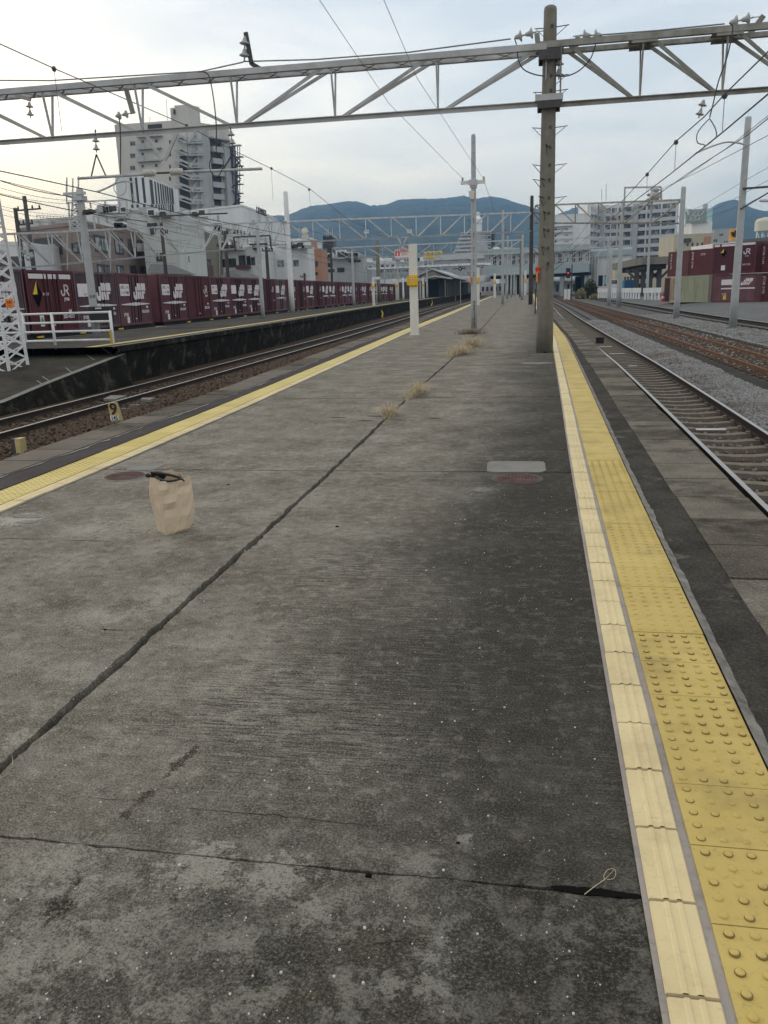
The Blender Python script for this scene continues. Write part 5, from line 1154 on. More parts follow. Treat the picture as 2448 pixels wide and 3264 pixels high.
def tuft(label, cx, cy, n, h, spread, m='dry_grass', zb=-.03, seed=0, along=None):
    R = random.Random(seed); q = MB()
    for _ in range(n):
        if along: u = max(-.6, min(.6, R.gauss(0, .22)+R.choice((-.2, 0, .22)))); x0 = cx+along[0]*u+R.gauss(0, .03); y0 = cy+along[1]*u+R.gauss(0, .05)
        else: x0, y0 = cx+R.gauss(0, .03), cy+R.gauss(0, .04)
        a = R.uniform(0, 6.283); l = h*R.uniform(.3, 1.15)*(1-.45*abs(u if along else 0)); lean = R.uniform(.15, 1.0)*spread; wd = R.uniform(.0012, .0028)*(h/.2)**.3*(1 if cy < 15 else 1.6)
        d = V3(math.cos(a), math.sin(a), 0); s_ = V3(-d.y, d.x, 0)*wd
        p0 = V3(x0, y0, zb); p1 = p0+d*lean*l*.35+V3(0, 0, l*.6); p2 = p0+d*lean*l*.95+V3(0, 0, l*(1-.45*lean)+.02)
        q.quad(p0-s_, p0+s_, p1+s_*.8, p1-s_*.8); q.quad(p1-s_*.8, p1+s_*.8, p2+s_*.15, p2-s_*.15)
    o = q.build('grass_tuft', m, None, loc=(cx, cy, 0)); return tag(o, label, 'grass tuft', 'dry grass tufts growing in the platform joints')
tuft('spiky straw coloured grass tuft where the joints cross, nearest of the tufts mid platform', -1.84, 10.3, 380, .27, 1.7, seed=1, along=(-.02, .35))
tuft('straw grass tuft leaning right, just past the nearest mid platform tuft', -1.80, 12.4, 560, .33, 1.6, seed=2, along=(.10, 1.0))
tuft('pale bushy straw tuft in front of the slim grey pole', -1.85, 20.3, 520, .40, 1.9, seed=3, along=(.35, 1.6))
tuft('taller pale straw tuft behind the bushy one, at the foot of the slim grey pole', -1.78, 22.9, 480, .44, 1.6, seed=4, along=(.45, 1.6))
tuft('low brown weed clump at the foot of the slim grey pole', -2.35, 29.9, 420, .34, 1.7, 'dead_weed', seed=5, along=(.9, .3))
tuft('cut dry tuft in the joint at the left edge of the near slab', -1.80, 2.12, 90, .07, 1.3, seed=6, along=(.02, .12))
q = MB(); R = random.Random(9)
for _ in range(26):
    x, y = -1.74+R.uniform(-.05, .05), 1.99+R.uniform(-.07, .07); a = R.uniform(0, 6.28); d = V3(math.cos(a), math.sin(a), 0)*R.uniform(.02, .05); q.tube([V3(x, y, .004), V3(x, y, .006)+d*.5+V3(0, 0, .006), V3(x, y, .004)+d], .0022, 5)
tag(q.build('dead_leaves', 'dead_weed', None, loc=(-1.74, 1.99, 0)), 'shrivelled dark leaves beside the cut tuft at the left edge', 'dead leaves')
q = MB(); a, b_, c = G(1863, 2851, .004), G(1928, 2803, .006), G(1958, 2772, .006)
q.tube([a, a.lerp(b_, .5)+V3(0, .002, 0), b_], .0012, 5)
lp_ = [G(1928, 2803, .006), G(1925, 2790, .006), G(1938, 2772, .006), G(1958, 2770, .006), G(1963, 2785, .006), G(1955, 2800, .006), G(1935, 2804, .006)]; q.tube(spl(lp_, 4), .0008, 5); q.tube([b_, c], .0006, 5)
tag(q.build('dry_twig', 'dry_grass', None, loc=a), 'thin straw coloured twig with a small loop lying over the dark joint gap', 'twig')
q = MB(); R = random.Random(12)
for (px, py, s_) in ((1175, 2790, .008), (520, 1690, .004), (1075, 1678, .010), (728, 1544, .009), (1460, 2685, .005), (335, 2006, .006)):
    p = G(px, py, .003); q.box(p.x-s_, p.x+s_, p.y-s_*.6, p.y+s_*.6, -.001, s_*.6)
tag(q.build('pebbles', 'print_black', None), kind='stuff')
q = MB()
for _ in range(900):
    y = 1.2+5*R.random()**1.6; x = R.uniform(-1.9, .24); s_ = R.uniform(.0010, .0022)+.0028*R.random()**6; 
    if abs(y-1.88) < .01: continue
    q.lathe((x, y, -.002), [(s_, 0), (s_*.9, s_*1.1), (s_*.3, s_*1.5)], 6)
tag(q.build('white_grit', 'grit_white', None), kind='stuff')
# number markers beside the left track
def marker():
    b_ = G(352, 1342, -.86); Y = b_.y; s_ = (A(379, 1300, Y)-A(346, 1300, Y)).length
    zt = A(352, 1284, Y).z; zb = -.92; x0, x1 = A(346, 1300, Y).x, A(375, 1300, Y).x; w_ = x1-x0
    t = thing('track_marker', 'cream marker with black figure 9 and white plate reading 145 beside the left rail', 'marker post', (x0+w_/2, Y, zb), 'small track markers')
    q = MB(); D_ = .16
    q.hexa([(x0+.03, Y, zb), (x1+.03, Y, zb), (x1+.03, Y+D_, zb), (x0+.03, Y+D_, zb), (x0-.02, Y+.02, zt), (x1-.03, Y+.02, zt), (x1-.03, Y+D_*.5, zt), (x0-.02, Y+D_*.5, zt)]); q.build('post_body', 'marker_cream', t)
    zp0, zp1 = A(352, 1340, Y).z, A(352, 1325, Y).z
    q = MB(); q.box(x0+.02, x1-.0, Y-.012, Y+.004, zp0, zp1); q.build('number_plate', 'white_sign', t)
    text('lettering', '9', .34, 'print_brown', t, (x0+w_*.50, Y+.006-.012, A(352, 1305, Y).z), extr=.008, bold=.004)
    text('lettering', '145', .13, 'print_black', t, (x0+w_*.56, Y-.016, (zp0+zp1)/2), extr=.002, bold=.001, width=w_*.62)
marker()
b_ = G(50, 1450, -.90); Y = b_.y; t = thing('track_marker', 'short cream and dark marker stub at the lower left of the left track', 'marker post', b_, 'small track markers')
q = MB(); a, c = A(33, 1400, Y), A(45, 1399, Y); q.box(a.x, c.x, Y, Y+.16, -.93, a.z); q.build('dark_face', 'steel_dark', t)
q = MB(); d = A(62, 1398, Y); q.box(c.x+.002, d.x, Y, Y+.16, -.93, c.z); q.build('post_body', 'marker_cream', t)
# white boards lying in the left track
t = thing('track_box', 'flat pale concrete cable cover lying between the rails behind the number marker', 'cable cover', G(360, 1272, -.80)); q = MB()
P = [G(330, 1277, -.80), G(368, 1279, -.80), G(403, 1267, -.80), G(355, 1266, -.80)]; q.plate(P, (0, 0, 1), .05); q.build('cover_slab', 'patch_cement', t)
t = thing('track_box', 'small pale slab in the ballast right of the number marker', 'cable cover', G(470, 1278, -.88)); q = MB(); P = [G(449, 1280, -.86), G(480, 1282, -.86), G(495, 1275, -.86), G(455, 1275, -.86)]; q.plate(P, (0, 0, 1), .06); q.build('cover_slab', 'patch_cement', t)
q = MB(); R = random.Random(3)
for (px, py) in ((430, 1291), (400, 1303), (515, 1274), (455, 1292)):
    p = G(px, py, -.885); q.box(p.x-.12, p.x+.12, p.y-.05, p.y+.05, p.z-.05, p.z+.01)
tag(q.build('concrete_rubble', 'patch_cement', None), kind='stuff')
# white label plates on some sleepers of the right track, dark box by the rail
q = MB()
for (px, py, w_) in ((2278, 1370, .30), (2020, 1167, .16), (1972, 1128, .34), (1935, 1105, .3)):
    p = G(px, py, ZR-.148); q.box(p.x-w_, p.x+w_*.6, p.y-.04, p.y+.04, p.z, p.z+.014)
tag(q.build('sleeper_plates', 'white_paint', None, loc=G(2020, 1167, -.9)), 'white painted marks across sleepers of the shiny track', 'painted mark')
t = thing('trackside_box', 'small dark brown box fixed beside the near rail of the shiny track', 'box', G(1912, 1085, -.85)); q = MB(); p = G(1912, 1085, -.80); q.box(p.x-.16, p.x+.16, p.y-.15, p.y+.15, -.95, p.z+.10); q.box(p.x-.18, p.x+.18, p.y-.17, p.y+.17, p.z+.10, p.z+.13); q.build('box_body', 'underframe', t)
# yellow marks and pipe ends on the dark wall
q = MB()
for pts in ([(1213, 991), (1219, 1000), (1214, 1007), (1220, 1018)], [(1375, 956), (1377, 966), (1372, 975), (1377, 984)], [(1450, 943), (1452, 951), (1450, 958)]):
    P = [A(x, y, 0) if False else None for x, y in pts]; PP = []
    for x, y in pts:
        best = None
        for Y in np.arange(60, 210, .5):
            c = A(x, y, Y); dd = abs(c.x-(interp(LP, Y)+.02))
            if best is None or dd < best[0]: best = (dd, c)
        PP.append(best[1]+V3(.08, 0, 0))
    w_ = .14
    for u, v in zip(PP, PP[1:]): q.bar(u, v, .02, w_*1.6, up=(0, 1, 0))
tag(q.build('yellow_wall_mark', 'yellow_mark', None), 'crooked yellow paint strokes on the dark wall of the left platform', 'painted mark')
# ================================================================== FREIGHT CONTAINERS
def decal(q, x, y0, y1, z0, z1, mi=0): q.box(x, x+.012, y0, y1, z0, z1, mi)
def jr(parent, c, xdir, h, m='container_text'):
    """the railway initials as a plate cut from strokes: c = centre, xdir = reading direction"""
    x = Vector(xdir); n = x.cross(V3(0, 0, 1)); q = MB(); s_ = h; th = .17*s_
    def st(pts):
        P = [Vector(c)+x*(u*s_)+V3(0, 0, v*s_)+n*.006 for u, v in pts]
        for a, b_ in zip(P, P[1:]):
            d = (b_-a).normalized(); q.bar(a-d*th*.35, b_+d*th*.35, .012, th, up=d.cross(n))
    def st2(pts):
        P = [Vector(c)+x*(u*s_)+V3(0, 0, v*s_)+n*.006 for u, v in pts]
        for a, b_ in zip(P, P[1:]):
            d = (b_-a).normalized(); s2 = d.cross(n)*th/2; e = d*th*.3; o = n*.012
            q.hexa([a-e-s2, b_+e-s2, b_+e-s2+o, a-e-s2+o, a-e+s2, b_+e+s2, b_+e+s2+o, a-e+s2+o])
    st2([(-.62, -.05), (-.62, -.25), (-.50, -.40), (-.30, -.42), (-.12, -.30), (-.08, -.10), (-.08, .42), (.30, .42), (.50, .34), (.56, .16), (.46, 0), (.25, -.06), (-.02, -.06)][:8])
    st2([(-.08, .42), (.32, .42), (.50, .30), (.50, .10), (.34, -.02), (.10, -.02)]); st2([(.22, -.05), (.56, -.42)])
    return q.build('emblem', m, parent)
def jrf(parent, c, xdir, h, m='container_text', shear=.0):
    x = Vector(xdir); n = x.cross(V3(0, 0, 1)); q = MB(); s_ = h; o = n*.012
    def blk(poly):
        P = [Vector(c)+x*((u+shear*v)*s_)+V3(0, 0, v*s_)+n*.006 for u, v in poly]; q.plate(P, n, .012)
    blk([(-.80, -.5), (-.55, -.5), (-.42, -.38), (-.42, .30), (-.62, .30), (-.62, -.22), (-.78, -.22), (-.78, -.02), (-.95, -.02), (-.95, -.36)])   # J
    blk([(-.36, -.45), (-.12, -.45), (-.12, .01), (-.36, .01)]); blk([(-.36, .06), (-.10, .06), (-.10, .5), (-.36, .5)]); blk([(-.06, .06), (.16, .06), (.16, .40), (.06, .5), (-.06, .5)])
    blk([(-.06, .01), (.10, .01), (.20, -.45), (0, -.45), (-.06, -.2)])                       # R
    blk([(.22, .06), (.82, .06), (.78, .5), (.22, .5)]); blk([(.24, -.45), (.48, -.45), (.48, -.12), (.70, -.12), (.70, .01), (.24, .01)])                      # F
    return q.build('emblem', m, parent)
def container_left(k, x, y0, L_, style, near, lab, ang):
    """12 ft container; local frame: face towards +x at x=0, y from 0 to L"""
    H = 2.50; z0 = .33
    t = thing('freight_container', lab, 'container', (x, y0, z0), 'freight containers on the left train')
    O = V3(x, y0, z0); B = {'maroon': 'container_maroon', 'purple': 'container_purple', 'mauve': 'container_mauve'}[style]
    q = MB(); D_ = 2.4; q.box(x-D_, x-.03, y0, y0+L_, z0, z0+H)
    n = 26 if near else 12
    for i in range(n):      # shallow corrugation
        a = y0+.1+(L_-.2)*i/n; b_ = a+(L_-.2)/n*.55; q.box(x-.03, x-.012, a, b_, z0+.12, z0+H-.12)
    q.build('body', B, t)
    fr = MB()
    for (a, b_, c, d) in ((y0, y0+.10, z0, z0+H), (y0+L_-.10, y0+L_, z0, z0+H)): fr.box(x-.14, x+.015, a, b_, c, d)
    fr.box(x-.12, x+.012, y0+.1, y0+L_-.1, z0+H-.10, z0+H-.005); fr.box(x-.12, x+.012, y0+.1, y0+L_-.1, z0, z0+.12)
    fr.build('corner_frame', B, t)
    if style != 'maroon' or k % 3 == 1:
        for u in (.36, .44, .56, .64) if near else (.42, .58):
            q = MB(); q.tube([(x+.02, y0+L_*u, z0+.12), (x+.02, y0+L_*u, z0+H-.12)], .022, 6); q.build('lock_rod', 'underframe', t)
    else:
        for u in (.34, .50, .62):
            q = MB(); q.box(x-.01, x+.02, y0+L_*u, y0+L_*u+.05, z0+.1, z0+H-.1); q.build('door_seam', 'underframe', t)
    xd = (0, 1, 0)
    if style == 'maroon':
        if k in (1, 9, 10):
            q = MB()
            for (u0, u1) in ((.06, .42), (.46, .55), (.57, .66), (.70, .96)): decal(q, x, y0+L_*u0, y0+L_*u1, z0+H-.34, z0+H-.15)
            q.build('white_stripe', 'container_text', t)
        jr(t, (x, y0+L_*.80, z0+1.70), xd, .48 if near else .42)
        if near:
            text('lettering', 'JFOIB', .17, 'container_text', t, (x+.014, y0+L_*.82, z0+1.33), xd, extr=.002, bold=.006); text('lettering', '20D-4213' if k == 1 else '20D-2195', .22, 'container_text', t, (x+.014, y0+L_*.82, z0+.62), xd, extr=.002, bold=.006)
        if k in (1,):
            c = V3(x+.006, y0+L_*.20, z0+1.55); q = MB(); q.plate([c+V3(0, -.33, .0), c+V3(0, 0, 0), c+V3(0, 0, .50)], (1, 0, 0), .01); q.build('yellow_triangle', 'yellow_mark', t)
            q = MB(); q.plate([c+V3(-.002, -.33, -.02), c+V3(-.002, 0, -.52), c+V3(-.002, .33, 0), c+V3(-.002, .02, .48), c+V3(-.002, .02, -.02)], (1, 0, 0), .008); q.build('black_diamond', 'print_black', t)
            text('lettering', '連結注意', .12, 'container_text', t, (x+.014, y0+L_*.37, z0+1.55), xd, extr=.002)
            q = MB(); decal(q, x, y0+L_*.19, y0+L_*.27, z0+.28, z0+.72); q.build('sticker', 'white_sign', t); q = MB(); q.plate([V3(x+.013, y0+L_*.20, z0+.36), V3(x+.013, y0+L_*.26, z0+.36), V3(x+.013, y0+L_*.255, z0+.55), V3(x+.013, y0+L_*.23, z0+.68), V3(x+.013, y0+L_*.205, z0+.55)], (1, 0, 0), .006); q.build('green_mark', 'green_mark', t)
    else:
        hh = .92 if near else .8
        jrf(t, (x+.03, y0+L_*.66, z0+1.62), xd, .80)
        q = MB(); decal(q, x+.01, y0+L_*.06, y0+L_*.34, z0+1.42, z0+1.98); pl = q.build('white_panel', 'container_white', t)
        if near and k % 2 == 1:
            for r_ in (0, 1): text('lettering', '全国どこへも' if r_ == 0 else 'コンテナ輸送', .17, 'container_purple', t, (x+.026, y0+L_*.20, z0+1.82-.26*r_), xd, extr=.002, width=L_*.24)
        q = MB(); zc = z0+1.02; q.plate([V3(x+.012, y0+L_*.06, zc-.03), V3(x+.012, y0+L_*.5, zc-.09), V3(x+.012, y0+L_*.95, zc-.03), V3(x+.012, y0+L_*.95, zc+.0), V3(x+.012, y0+L_*.5, zc+.08), V3(x+.012, y0+L_*.06, zc+0)], (1, 0, 0), .02); q.build('white_stripe', 'container_text', t)
        if near:
            text('lettering', 'JFOIB', .20, 'container_text', t, (x+.014, y0+L_*.18, z0+.52), xd, extr=.002, bold=.006)
            text('lettering', '19D-%d' % (23962+137*k), .19, 'container_text', t, (x+.014, y0+L_*.80, z0+.62), xd, extr=.002, bold=.006)
            q = MB(); decal(q, x, y0+L_*.20, y0+L_*.27, z0+.10, z0+.42); q.build('sticker', 'white_sign', t)
    q = MB(); decal(q, x, y0+L_*.84, y0+L_*.90, z0+.80, z0+.90); 
    if near: decal(q, x, y0+L_*.45, y0+L_*.50, z0+.28, z0+.33)
    q.build('small_mark', 'container_text', t)
    # turn to follow the curve
    if ang: t.rotation_euler = (0, 0, ang)
    return t
XC = lambda Y: -19.85-curve(Y)
sty = ['purple', 'maroon', 'purple', 'mauve', 'x', 'mauve', 'maroon', 'mauve', 'mauve', 'mauve', 'X', 'maroon', 'purple', 'maroon', 'maroon', 'mauve', 'maroon', 'mauve', 'mauve', 'maroon', 'mauve', 'mauve', 'maroon', 'maroon', 'mauve', 'maroon', 'mauve', 'mauve', 'maroon', 'mauve', 'mauve', 'maroon', 'mauve', 'maroon', 'mauve', 'maroon', 'mauve', 'maroon']
def solveY(px, py):
    best = None
    for Y in np.arange(24, 200, .1):
        c = A(px, py, Y); d = abs(c.x-XC(Y))
        if best is None or d < best[0]: best = (d, Y)
    return best[1]
y = solveY(87, 950)-3.72; k = 0; nn = 0; wag = y-8
YC = []
marks = {1: solveY(87, 950), 2: solveY(241, 960), 3: solveY(377, 950), 5: solveY(513, 950), 6: solveY(597, 945), 7: solveY(671, 945), 8: solveY(735, 945), 9: solveY(788, 945)}
seqn = []
pitch = 3.66
for s_ in sty:
    if s_ == 'x': y += .9; k += 1; continue
    if s_ == 'X': y += .5; k += 1; continue
    if k in marks: y = marks[k]
    L_ = (marks[k+1]-marks[k]-.10) if (k in marks and (k+1) in marks) else pitch-.12
    L_ = max(3.2, min(3.9, L_))
    ang = math.atan(curve(y+L_)-curve(y))/L_ if L_ else 0
    ang = math.atan((curve(y+L_)-curve(y))/L_)
    if y > 195 or (C0.y < y and (lambda d: IW/2+FPX*d.dot(_R)/d.dot(_F))(V3(XC(y), y, 1.5)-C0) > 1262): break
    desc = {'maroon': 'dark maroon container with white emblem', 'purple': 'greyish purple container with block lettering', 'mauve': 'brownish mauve container with block lettering'}[s_]
    lab = '%s, %s of the left train from the lattice mast' % (desc, ORD[nn])
    container_left(k, XC(y), y, L_, s_, y < 62, lab, ang); seqn.append((y, L_)); y += L_+.10; k += 1; nn += 1
yend = y
# flat wagons under the containers
yw = 24.0; i = 0
while yw < yend-6:
    t = thing('flat_wagon', '%s black flat wagon under the containers of the left train, counted from the left' % ORD[i], 'wagon', (XC(yw)-1.2, yw, -.5), 'flat wagons of the left train'); x = XC(yw+9)-.05-(0)
    a0 = XC(yw); a1 = XC(yw+18.4)
    q = MB(); q.hexa([(a0-2.3, yw, .12), (a0-.08, yw, .12), (a1-.08, yw+18.4, .12), (a1-2.3, yw+18.4, .12), (a0-2.3, yw, .32), (a0-.08, yw, .32), (a1-.08, yw+18.4, .32), (a1-2.3, yw+18.4, .32)])
    q.hexa([(a0-1.9, yw+5, -.35), (a0-.3, yw+5, -.35), (a1-.3, yw+13.4, -.35), (a1-1.9, yw+13.4, -.35), (a0-1.9, yw+4, .12), (a0-.3, yw+4, .12), (a1-.3, yw+14.4, .12), (a1-1.9, yw+14.4, .12)]); q.build('deck', 'underframe', t)
    for u in (2.0, 4.0, 14.4, 16.4):
        q = MB(); xw = a0+(a1-a0)*u/18.4; q.lathe((xw-.45, yw+u, -.40), [(.42, 0), (.42, .12)], 18, (1, 0, 0)); q.build('wheel', 'underframe', t)
    q = MB()
    for u in (3.3, 7.2, 10.6, 14.2): q.box(a0+(a1-a0)*u/18.4-.06, a0+(a1-a0)*u/18.4+.0, yw+u, yw+u+.45, .17, .24)
    q.build('yellow_latch', 'yellow_mark', t)
    yw += 19.6; i += 1
# ---- containers in the right freight yard, two high
def cont_right(lab, P0, P1, z0, H, m, depth_dir, D_=2.4, deco=None):
    P0, P1 = Vector(P0), Vector(P1); P0.z = P1.z = z0; t = thing('freight_container', lab, 'container', P0, 'freight containers in the right yard')
    d = (P1-P0).normalized(); ln = (P1-P0).length; n = V3(d.y, -d.x, 0); back = -n*D_ if depth_dir is None else Vector(depth_dir)*D_
    Z = V3(0, 0, H); q = MB(); q.hexa([P0, P1, P1+back, P0+back, P0+Z, P1+Z, P1+back+Z, P0+back+Z]); q.build('body', m, t)
    fr = MB()
    for a in (0, ln-.14): o = P0+d*a; fr.hexa([o+n*.0, o+d*.14, o+d*.14+n*.03, o+n*.03, o+Z, o+d*.14+Z, o+d*.14+n*.03+Z, o+n*.03+Z])
    for zz_ in (0, H-.14): o = P0+d*.14+V3(0, 0, zz_); e = P0+d*(ln-.14)+V3(0, 0, zz_); fr.hexa([o, e, e+n*.025, o+n*.025, o+V3(0, 0, .14), e+V3(0, 0, .14), e+n*.025+V3(0, 0, .14), o+n*.025+V3(0, 0, .14)])
    fr.build('corner_frame', m, t)
    q = MB(); nr = 18
    for k in range(nr): o = P0+d*(.2+(ln-.4)*k/nr); e = o+d*((ln-.4)/nr*.5); q.hexa([o+V3(0, 0, .16), e+V3(0, 0, .16), e+n*.018+V3(0, 0, .16), o+n*.018+V3(0, 0, .16), o+Z-V3(0, 0, .16), e+Z-V3(0, 0, .16), e+n*.018+Z-V3(0, 0, .16), o+n*.018+Z-V3(0, 0, .16)])
    q.build('corrugation', m, t)
    if deco: deco(t, P0, d, n, ln, H)
    return t
def deco_jr(t, P0, d, n, ln, H):
    q = MB()
    for (u0, u1) in ((.03, .16), (.20, .62), (.66, .97)): a, b_ = P0+d*ln*u0+n*.03+V3(0, 0, H-.26), P0+d*ln*u1+n*.03+V3(0, 0, H-.26); q.hexa([a, b_, b_+n*.012, a+n*.012, a+V3(0, 0, .2), b_+V3(0, 0, .2), b_+n*.012+V3(0, 0, .2), a+n*.012+V3(0, 0, .2)])
    q.build('white_stripe', 'container_text', t)
    jr(t, P0+d*ln*.80+n*.03+V3(0, 0, H*.70), d, .52); text('lettering', 'JFOIB', .15, 'container_text', t, P0+d*ln*.80+n*.036+V3(0, 0, H*.55), d, extr=.002); text('lettering', '20D-5368', .2, 'container_text', t, P0+d*ln*.80+n*.036+V3(0, 0, H*.28), d, extr=.002)
    c = P0+d*ln*.26+n*.036+V3(0, 0, H*.70); q = MB(); q.plate([c-d*.33, c+V3(0, 0, 0), c+V3(0, 0, .36)], n, .01); q.build('yellow_triangle', 'yellow_mark', t)
    q = MB(); q.plate([c-d*.33-V3(0, 0, .02), c-V3(0, 0, .38), c+d*.33, c+d*.02+V3(0, 0, .34), c+d*.02-V3(0, 0, .02)], n, .008); q.build('black_diamond', 'print_black', t)
    q = MB(); a = P0+d*ln*.22+n*.036+V3(0, 0, H*.12); q.hexa([a, a+d*.42, a+d*.42+n*.01, a+n*.01, a+V3(0, 0, .45), a+d*.42+V3(0, 0, .45), a+d*.42+n*.01+V3(0, 0, .45), a+n*.01+V3(0, 0, .45)]); q.build('sticker', 'white_sign', t)
def deco_jrf(t, P0, d, n, ln, H):
    jrf(t, P0+d*ln*.80+n*.03+V3(0, 0, H*.72), d, .62, shear=.35)
    q = MB(); a, b_ = P0+d*ln*.22+n*.03+V3(0, 0, H*.62), P0+d*ln*.60+n*.03+V3(0, 0, H*.62); q.hexa([a, b_, b_+n*.012, a+n*.012, a+V3(0, 0, .5), b_+V3(0, 0, .5), b_+n*.012+V3(0, 0, .5), a+n*.012+V3(0, 0, .5)]); q.build('white_panel', 'container_text', t)
    q = MB(); a, b_ = P0+d*ln*.22+n*.03+V3(0, 0, H*.47), P0+d*ln*.97+n*.03+V3(0, 0, H*.47); q.hexa([a, b_, b_+n*.012, a+n*.012, a+V3(0, 0, .12), b_+V3(0, 0, .12), b_+n*.012+V3(0, 0, .12), a+n*.012+V3(0, 0, .12)]); q.build('white_stripe', 'container_text', t)
    text('lettering', 'JFOIB', .2, 'container_text', t, P0+d*ln*.30+n*.036+V3(0, 0, H*.30), d, extr=.002); q = MB(); a = P0+d*ln*.28+n*.036+V3(0, 0, H*.10); q.hexa([a, a+d*.32, a+d*.32+n*.01, a+n*.01, a+V3(0, 0, .4), a+d*.32+V3(0, 0, .4), a+d*.32+n*.01+V3(0, 0, .4), a+n*.01+V3(0, 0, .4)]); q.build('sticker', 'yellow_mark', t)
def deco_txt(t, P0, d, n, ln, H):
    text('lettering', 'JFOIB', .26, 'container_text', t, P0+d*ln*.62+n*.036+V3(0, 0, H*.80), d, extr=.002)
    text('lettering', 'JFOIB 2195', .34, 'container_text', t, P0+d*ln*.16+n*.036+V3(0, 0, H*.60), V3(0, 0, -1), updir=d, extr=.002)
YD = 108.0; zy = -.42; KY = .83
pt = lambda px, Y=YD: A(px, 930, Y*KY)
cont_right('pale green rusty freight container on the ground of the right yard, below maroon ones', pt(2153, 110.5), pt(2258, 106.5), zy, 2.55, 'container_green', None)
cont_right('cream container end with rust stripes, left of the pale green container', pt(2136, 113), pt(2152, 110.6), zy, 2.5, 'container_tan', None)
cont_right('narrow dark red container end at the left foot of the right yard stacks', pt(2118, 117), pt(2135, 113.4), zy, 2.5, 'container_maroon', None)
cont_right('upper maroon container with vertical white lettering at the left of the stack', pt(2125, 116), pt(2190, 111.4), zy+2.60, 2.5, 'container_maroon', None, deco=deco_txt)
cont_right('upper maroon container with a small white word, above the pale green one', pt(2191, 111.4), pt(2262, 108.2), zy+2.60, 2.5, 'container_maroon', None, deco=deco_txt)
cont_right('upper maroon container with white emblem, white top stripe and yellow black diamond', pt(2265, 104), pt(2401, 100), zy+2.60, 2.72, 'container_maroon', None, deco=deco_jr)
cont_right('lower brownish container with white slanted block lettering and stripe', pt(2268, 104), pt(2410, 100), zy, 2.55, 'container_mauve', None, deco=deco_jrf)
cont_right('upper maroon container at the right photo edge', pt(2402, 101.2), pt(2540, 98.5), zy+2.60, 2.5, 'container_maroon', None, deco=deco_txt)
cont_right('lower maroon container at the right photo edge', pt(2412, 101), pt(2545, 98.5), zy, 2.5, 'container_maroon', None, deco=deco_txt)
cont_right('bright blue container with an aqua left end beside the open freight shelter', A(1990, 930, 142), A(2036, 930, 142), zy, 2.6, 'container_blue', None)
cont_right('aqua container end next to the bright blue container', A(1982, 930, 143), A(1989.5, 930, 143), zy, 2.6, 'container_aqua', None)
# safety cone
c = A(2113, 957, 96); t = thing('traffic_cone', 'red and white traffic cone at the foot of the right container stack', 'cone', (c.x, c.y, zy)); q = MB(); q.lathe((c.x, c.y, zy), [(.32, 0), (.32, .05), (.22, .06), (.17, .35)], 12); q.lathe((c.x, c.y, zy+.6), [(.12, 0), (.04, .4)], 12); q.build('cone_body', 'red_paint', t); q = MB(); q.lathe((c.x, c.y, zy+.35), [(.17, 0), (.12, .25)], 12); q.build('reflective_band', 'white_sign', t)
# white guard rails
def guard(lab, P0, P1, H, n):
    t = thing('guard_rail', lab, 'barrier', P0, 'white guard rails at the yard edge'); P0, P1 = Vector(P0), Vector(P1); d = (P1-P0).normalized(); L_ = (P1-P0).length
    q = MB(); q.bar(P0+V3(0, 0, H*.78), P1+V3(0, 0, H*.78), .12, H*.42); q.build('board', 'white_paint', t)
    for k in range(n): p = P0+d*(L_*(k+.5)/n); q = MB(); q.box(p.x-.12, p.x+.12, p.y-.1, p.y+.1, p.z, p.z+H*.6); q.build('guard_post', 'white_paint', t)
a, b_ = A(1905, 945, 140), A(2041, 952, 118); a.z = b_.z = zy; guard('long white guard rail on short posts left of the open freight shelter', a, b_, 1.45, 18)
a, b_ = A(2050, 955, 112), A(2105, 955, 108); a.z = b_.z = zy; guard('short white guard rail in front of the open freight shelter', a, b_, 1.45, 5)
# white van
c = A(1966, 925, 160); t = thing('parked_van', 'white van half hidden behind the white guard rail', 'van', (c.x, c.y, zy)); q = MB()
q.hexa([c+V3(-1.5, 0, 0)+V3(0, 0, zy-c.z+.4), V3(c.x+.9, c.y, zy+.4), V3(c.x+.9, c.y+4, zy+.4), V3(c.x-1.5, c.y+4, zy+.4), V3(c.x-1.4, c.y+.3, zy+2.0), V3(c.x+.8, c.y+.5, zy+2.0), V3(c.x+.8, c.y+4, zy+2.0), V3(c.x-1.4, c.y+4, zy+2.0)]); q.hexa([V3(c.x-1.3, c.y+.4, zy+2.0), V3(c.x+.7, c.y+.6, zy+2.0), V3(c.x+.7, c.y+4, zy+2.0), V3(c.x-1.3, c.y+4, zy+2.0), V3(c.x-1.0, c.y+1.0, zy+2.9), V3(c.x+.4, c.y+1.1, zy+2.9), V3(c.x+.4, c.y+4, zy+2.9), V3(c.x-1.0, c.y+4, zy+2.9)]); q.build('van_body', 'van_white', t)
q = MB(); q.quad(V3(c.x-1.22, c.y+.42, zy+2.08), V3(c.x+.62, c.y+.62, zy+2.08), V3(c.x+.36, c.y+1.0, zy+2.8), V3(c.x-.95, c.y+.92, zy+2.8)); q.build('windscreen', 'glass', t)
for dx in (-1.3, .6): q = MB(); q.lathe((c.x+dx, c.y+.8, zy+.38), [(.38, 0), (.38, .2)], 14, (1, 0, 0)); q.build('wheel', 'tyre', t)
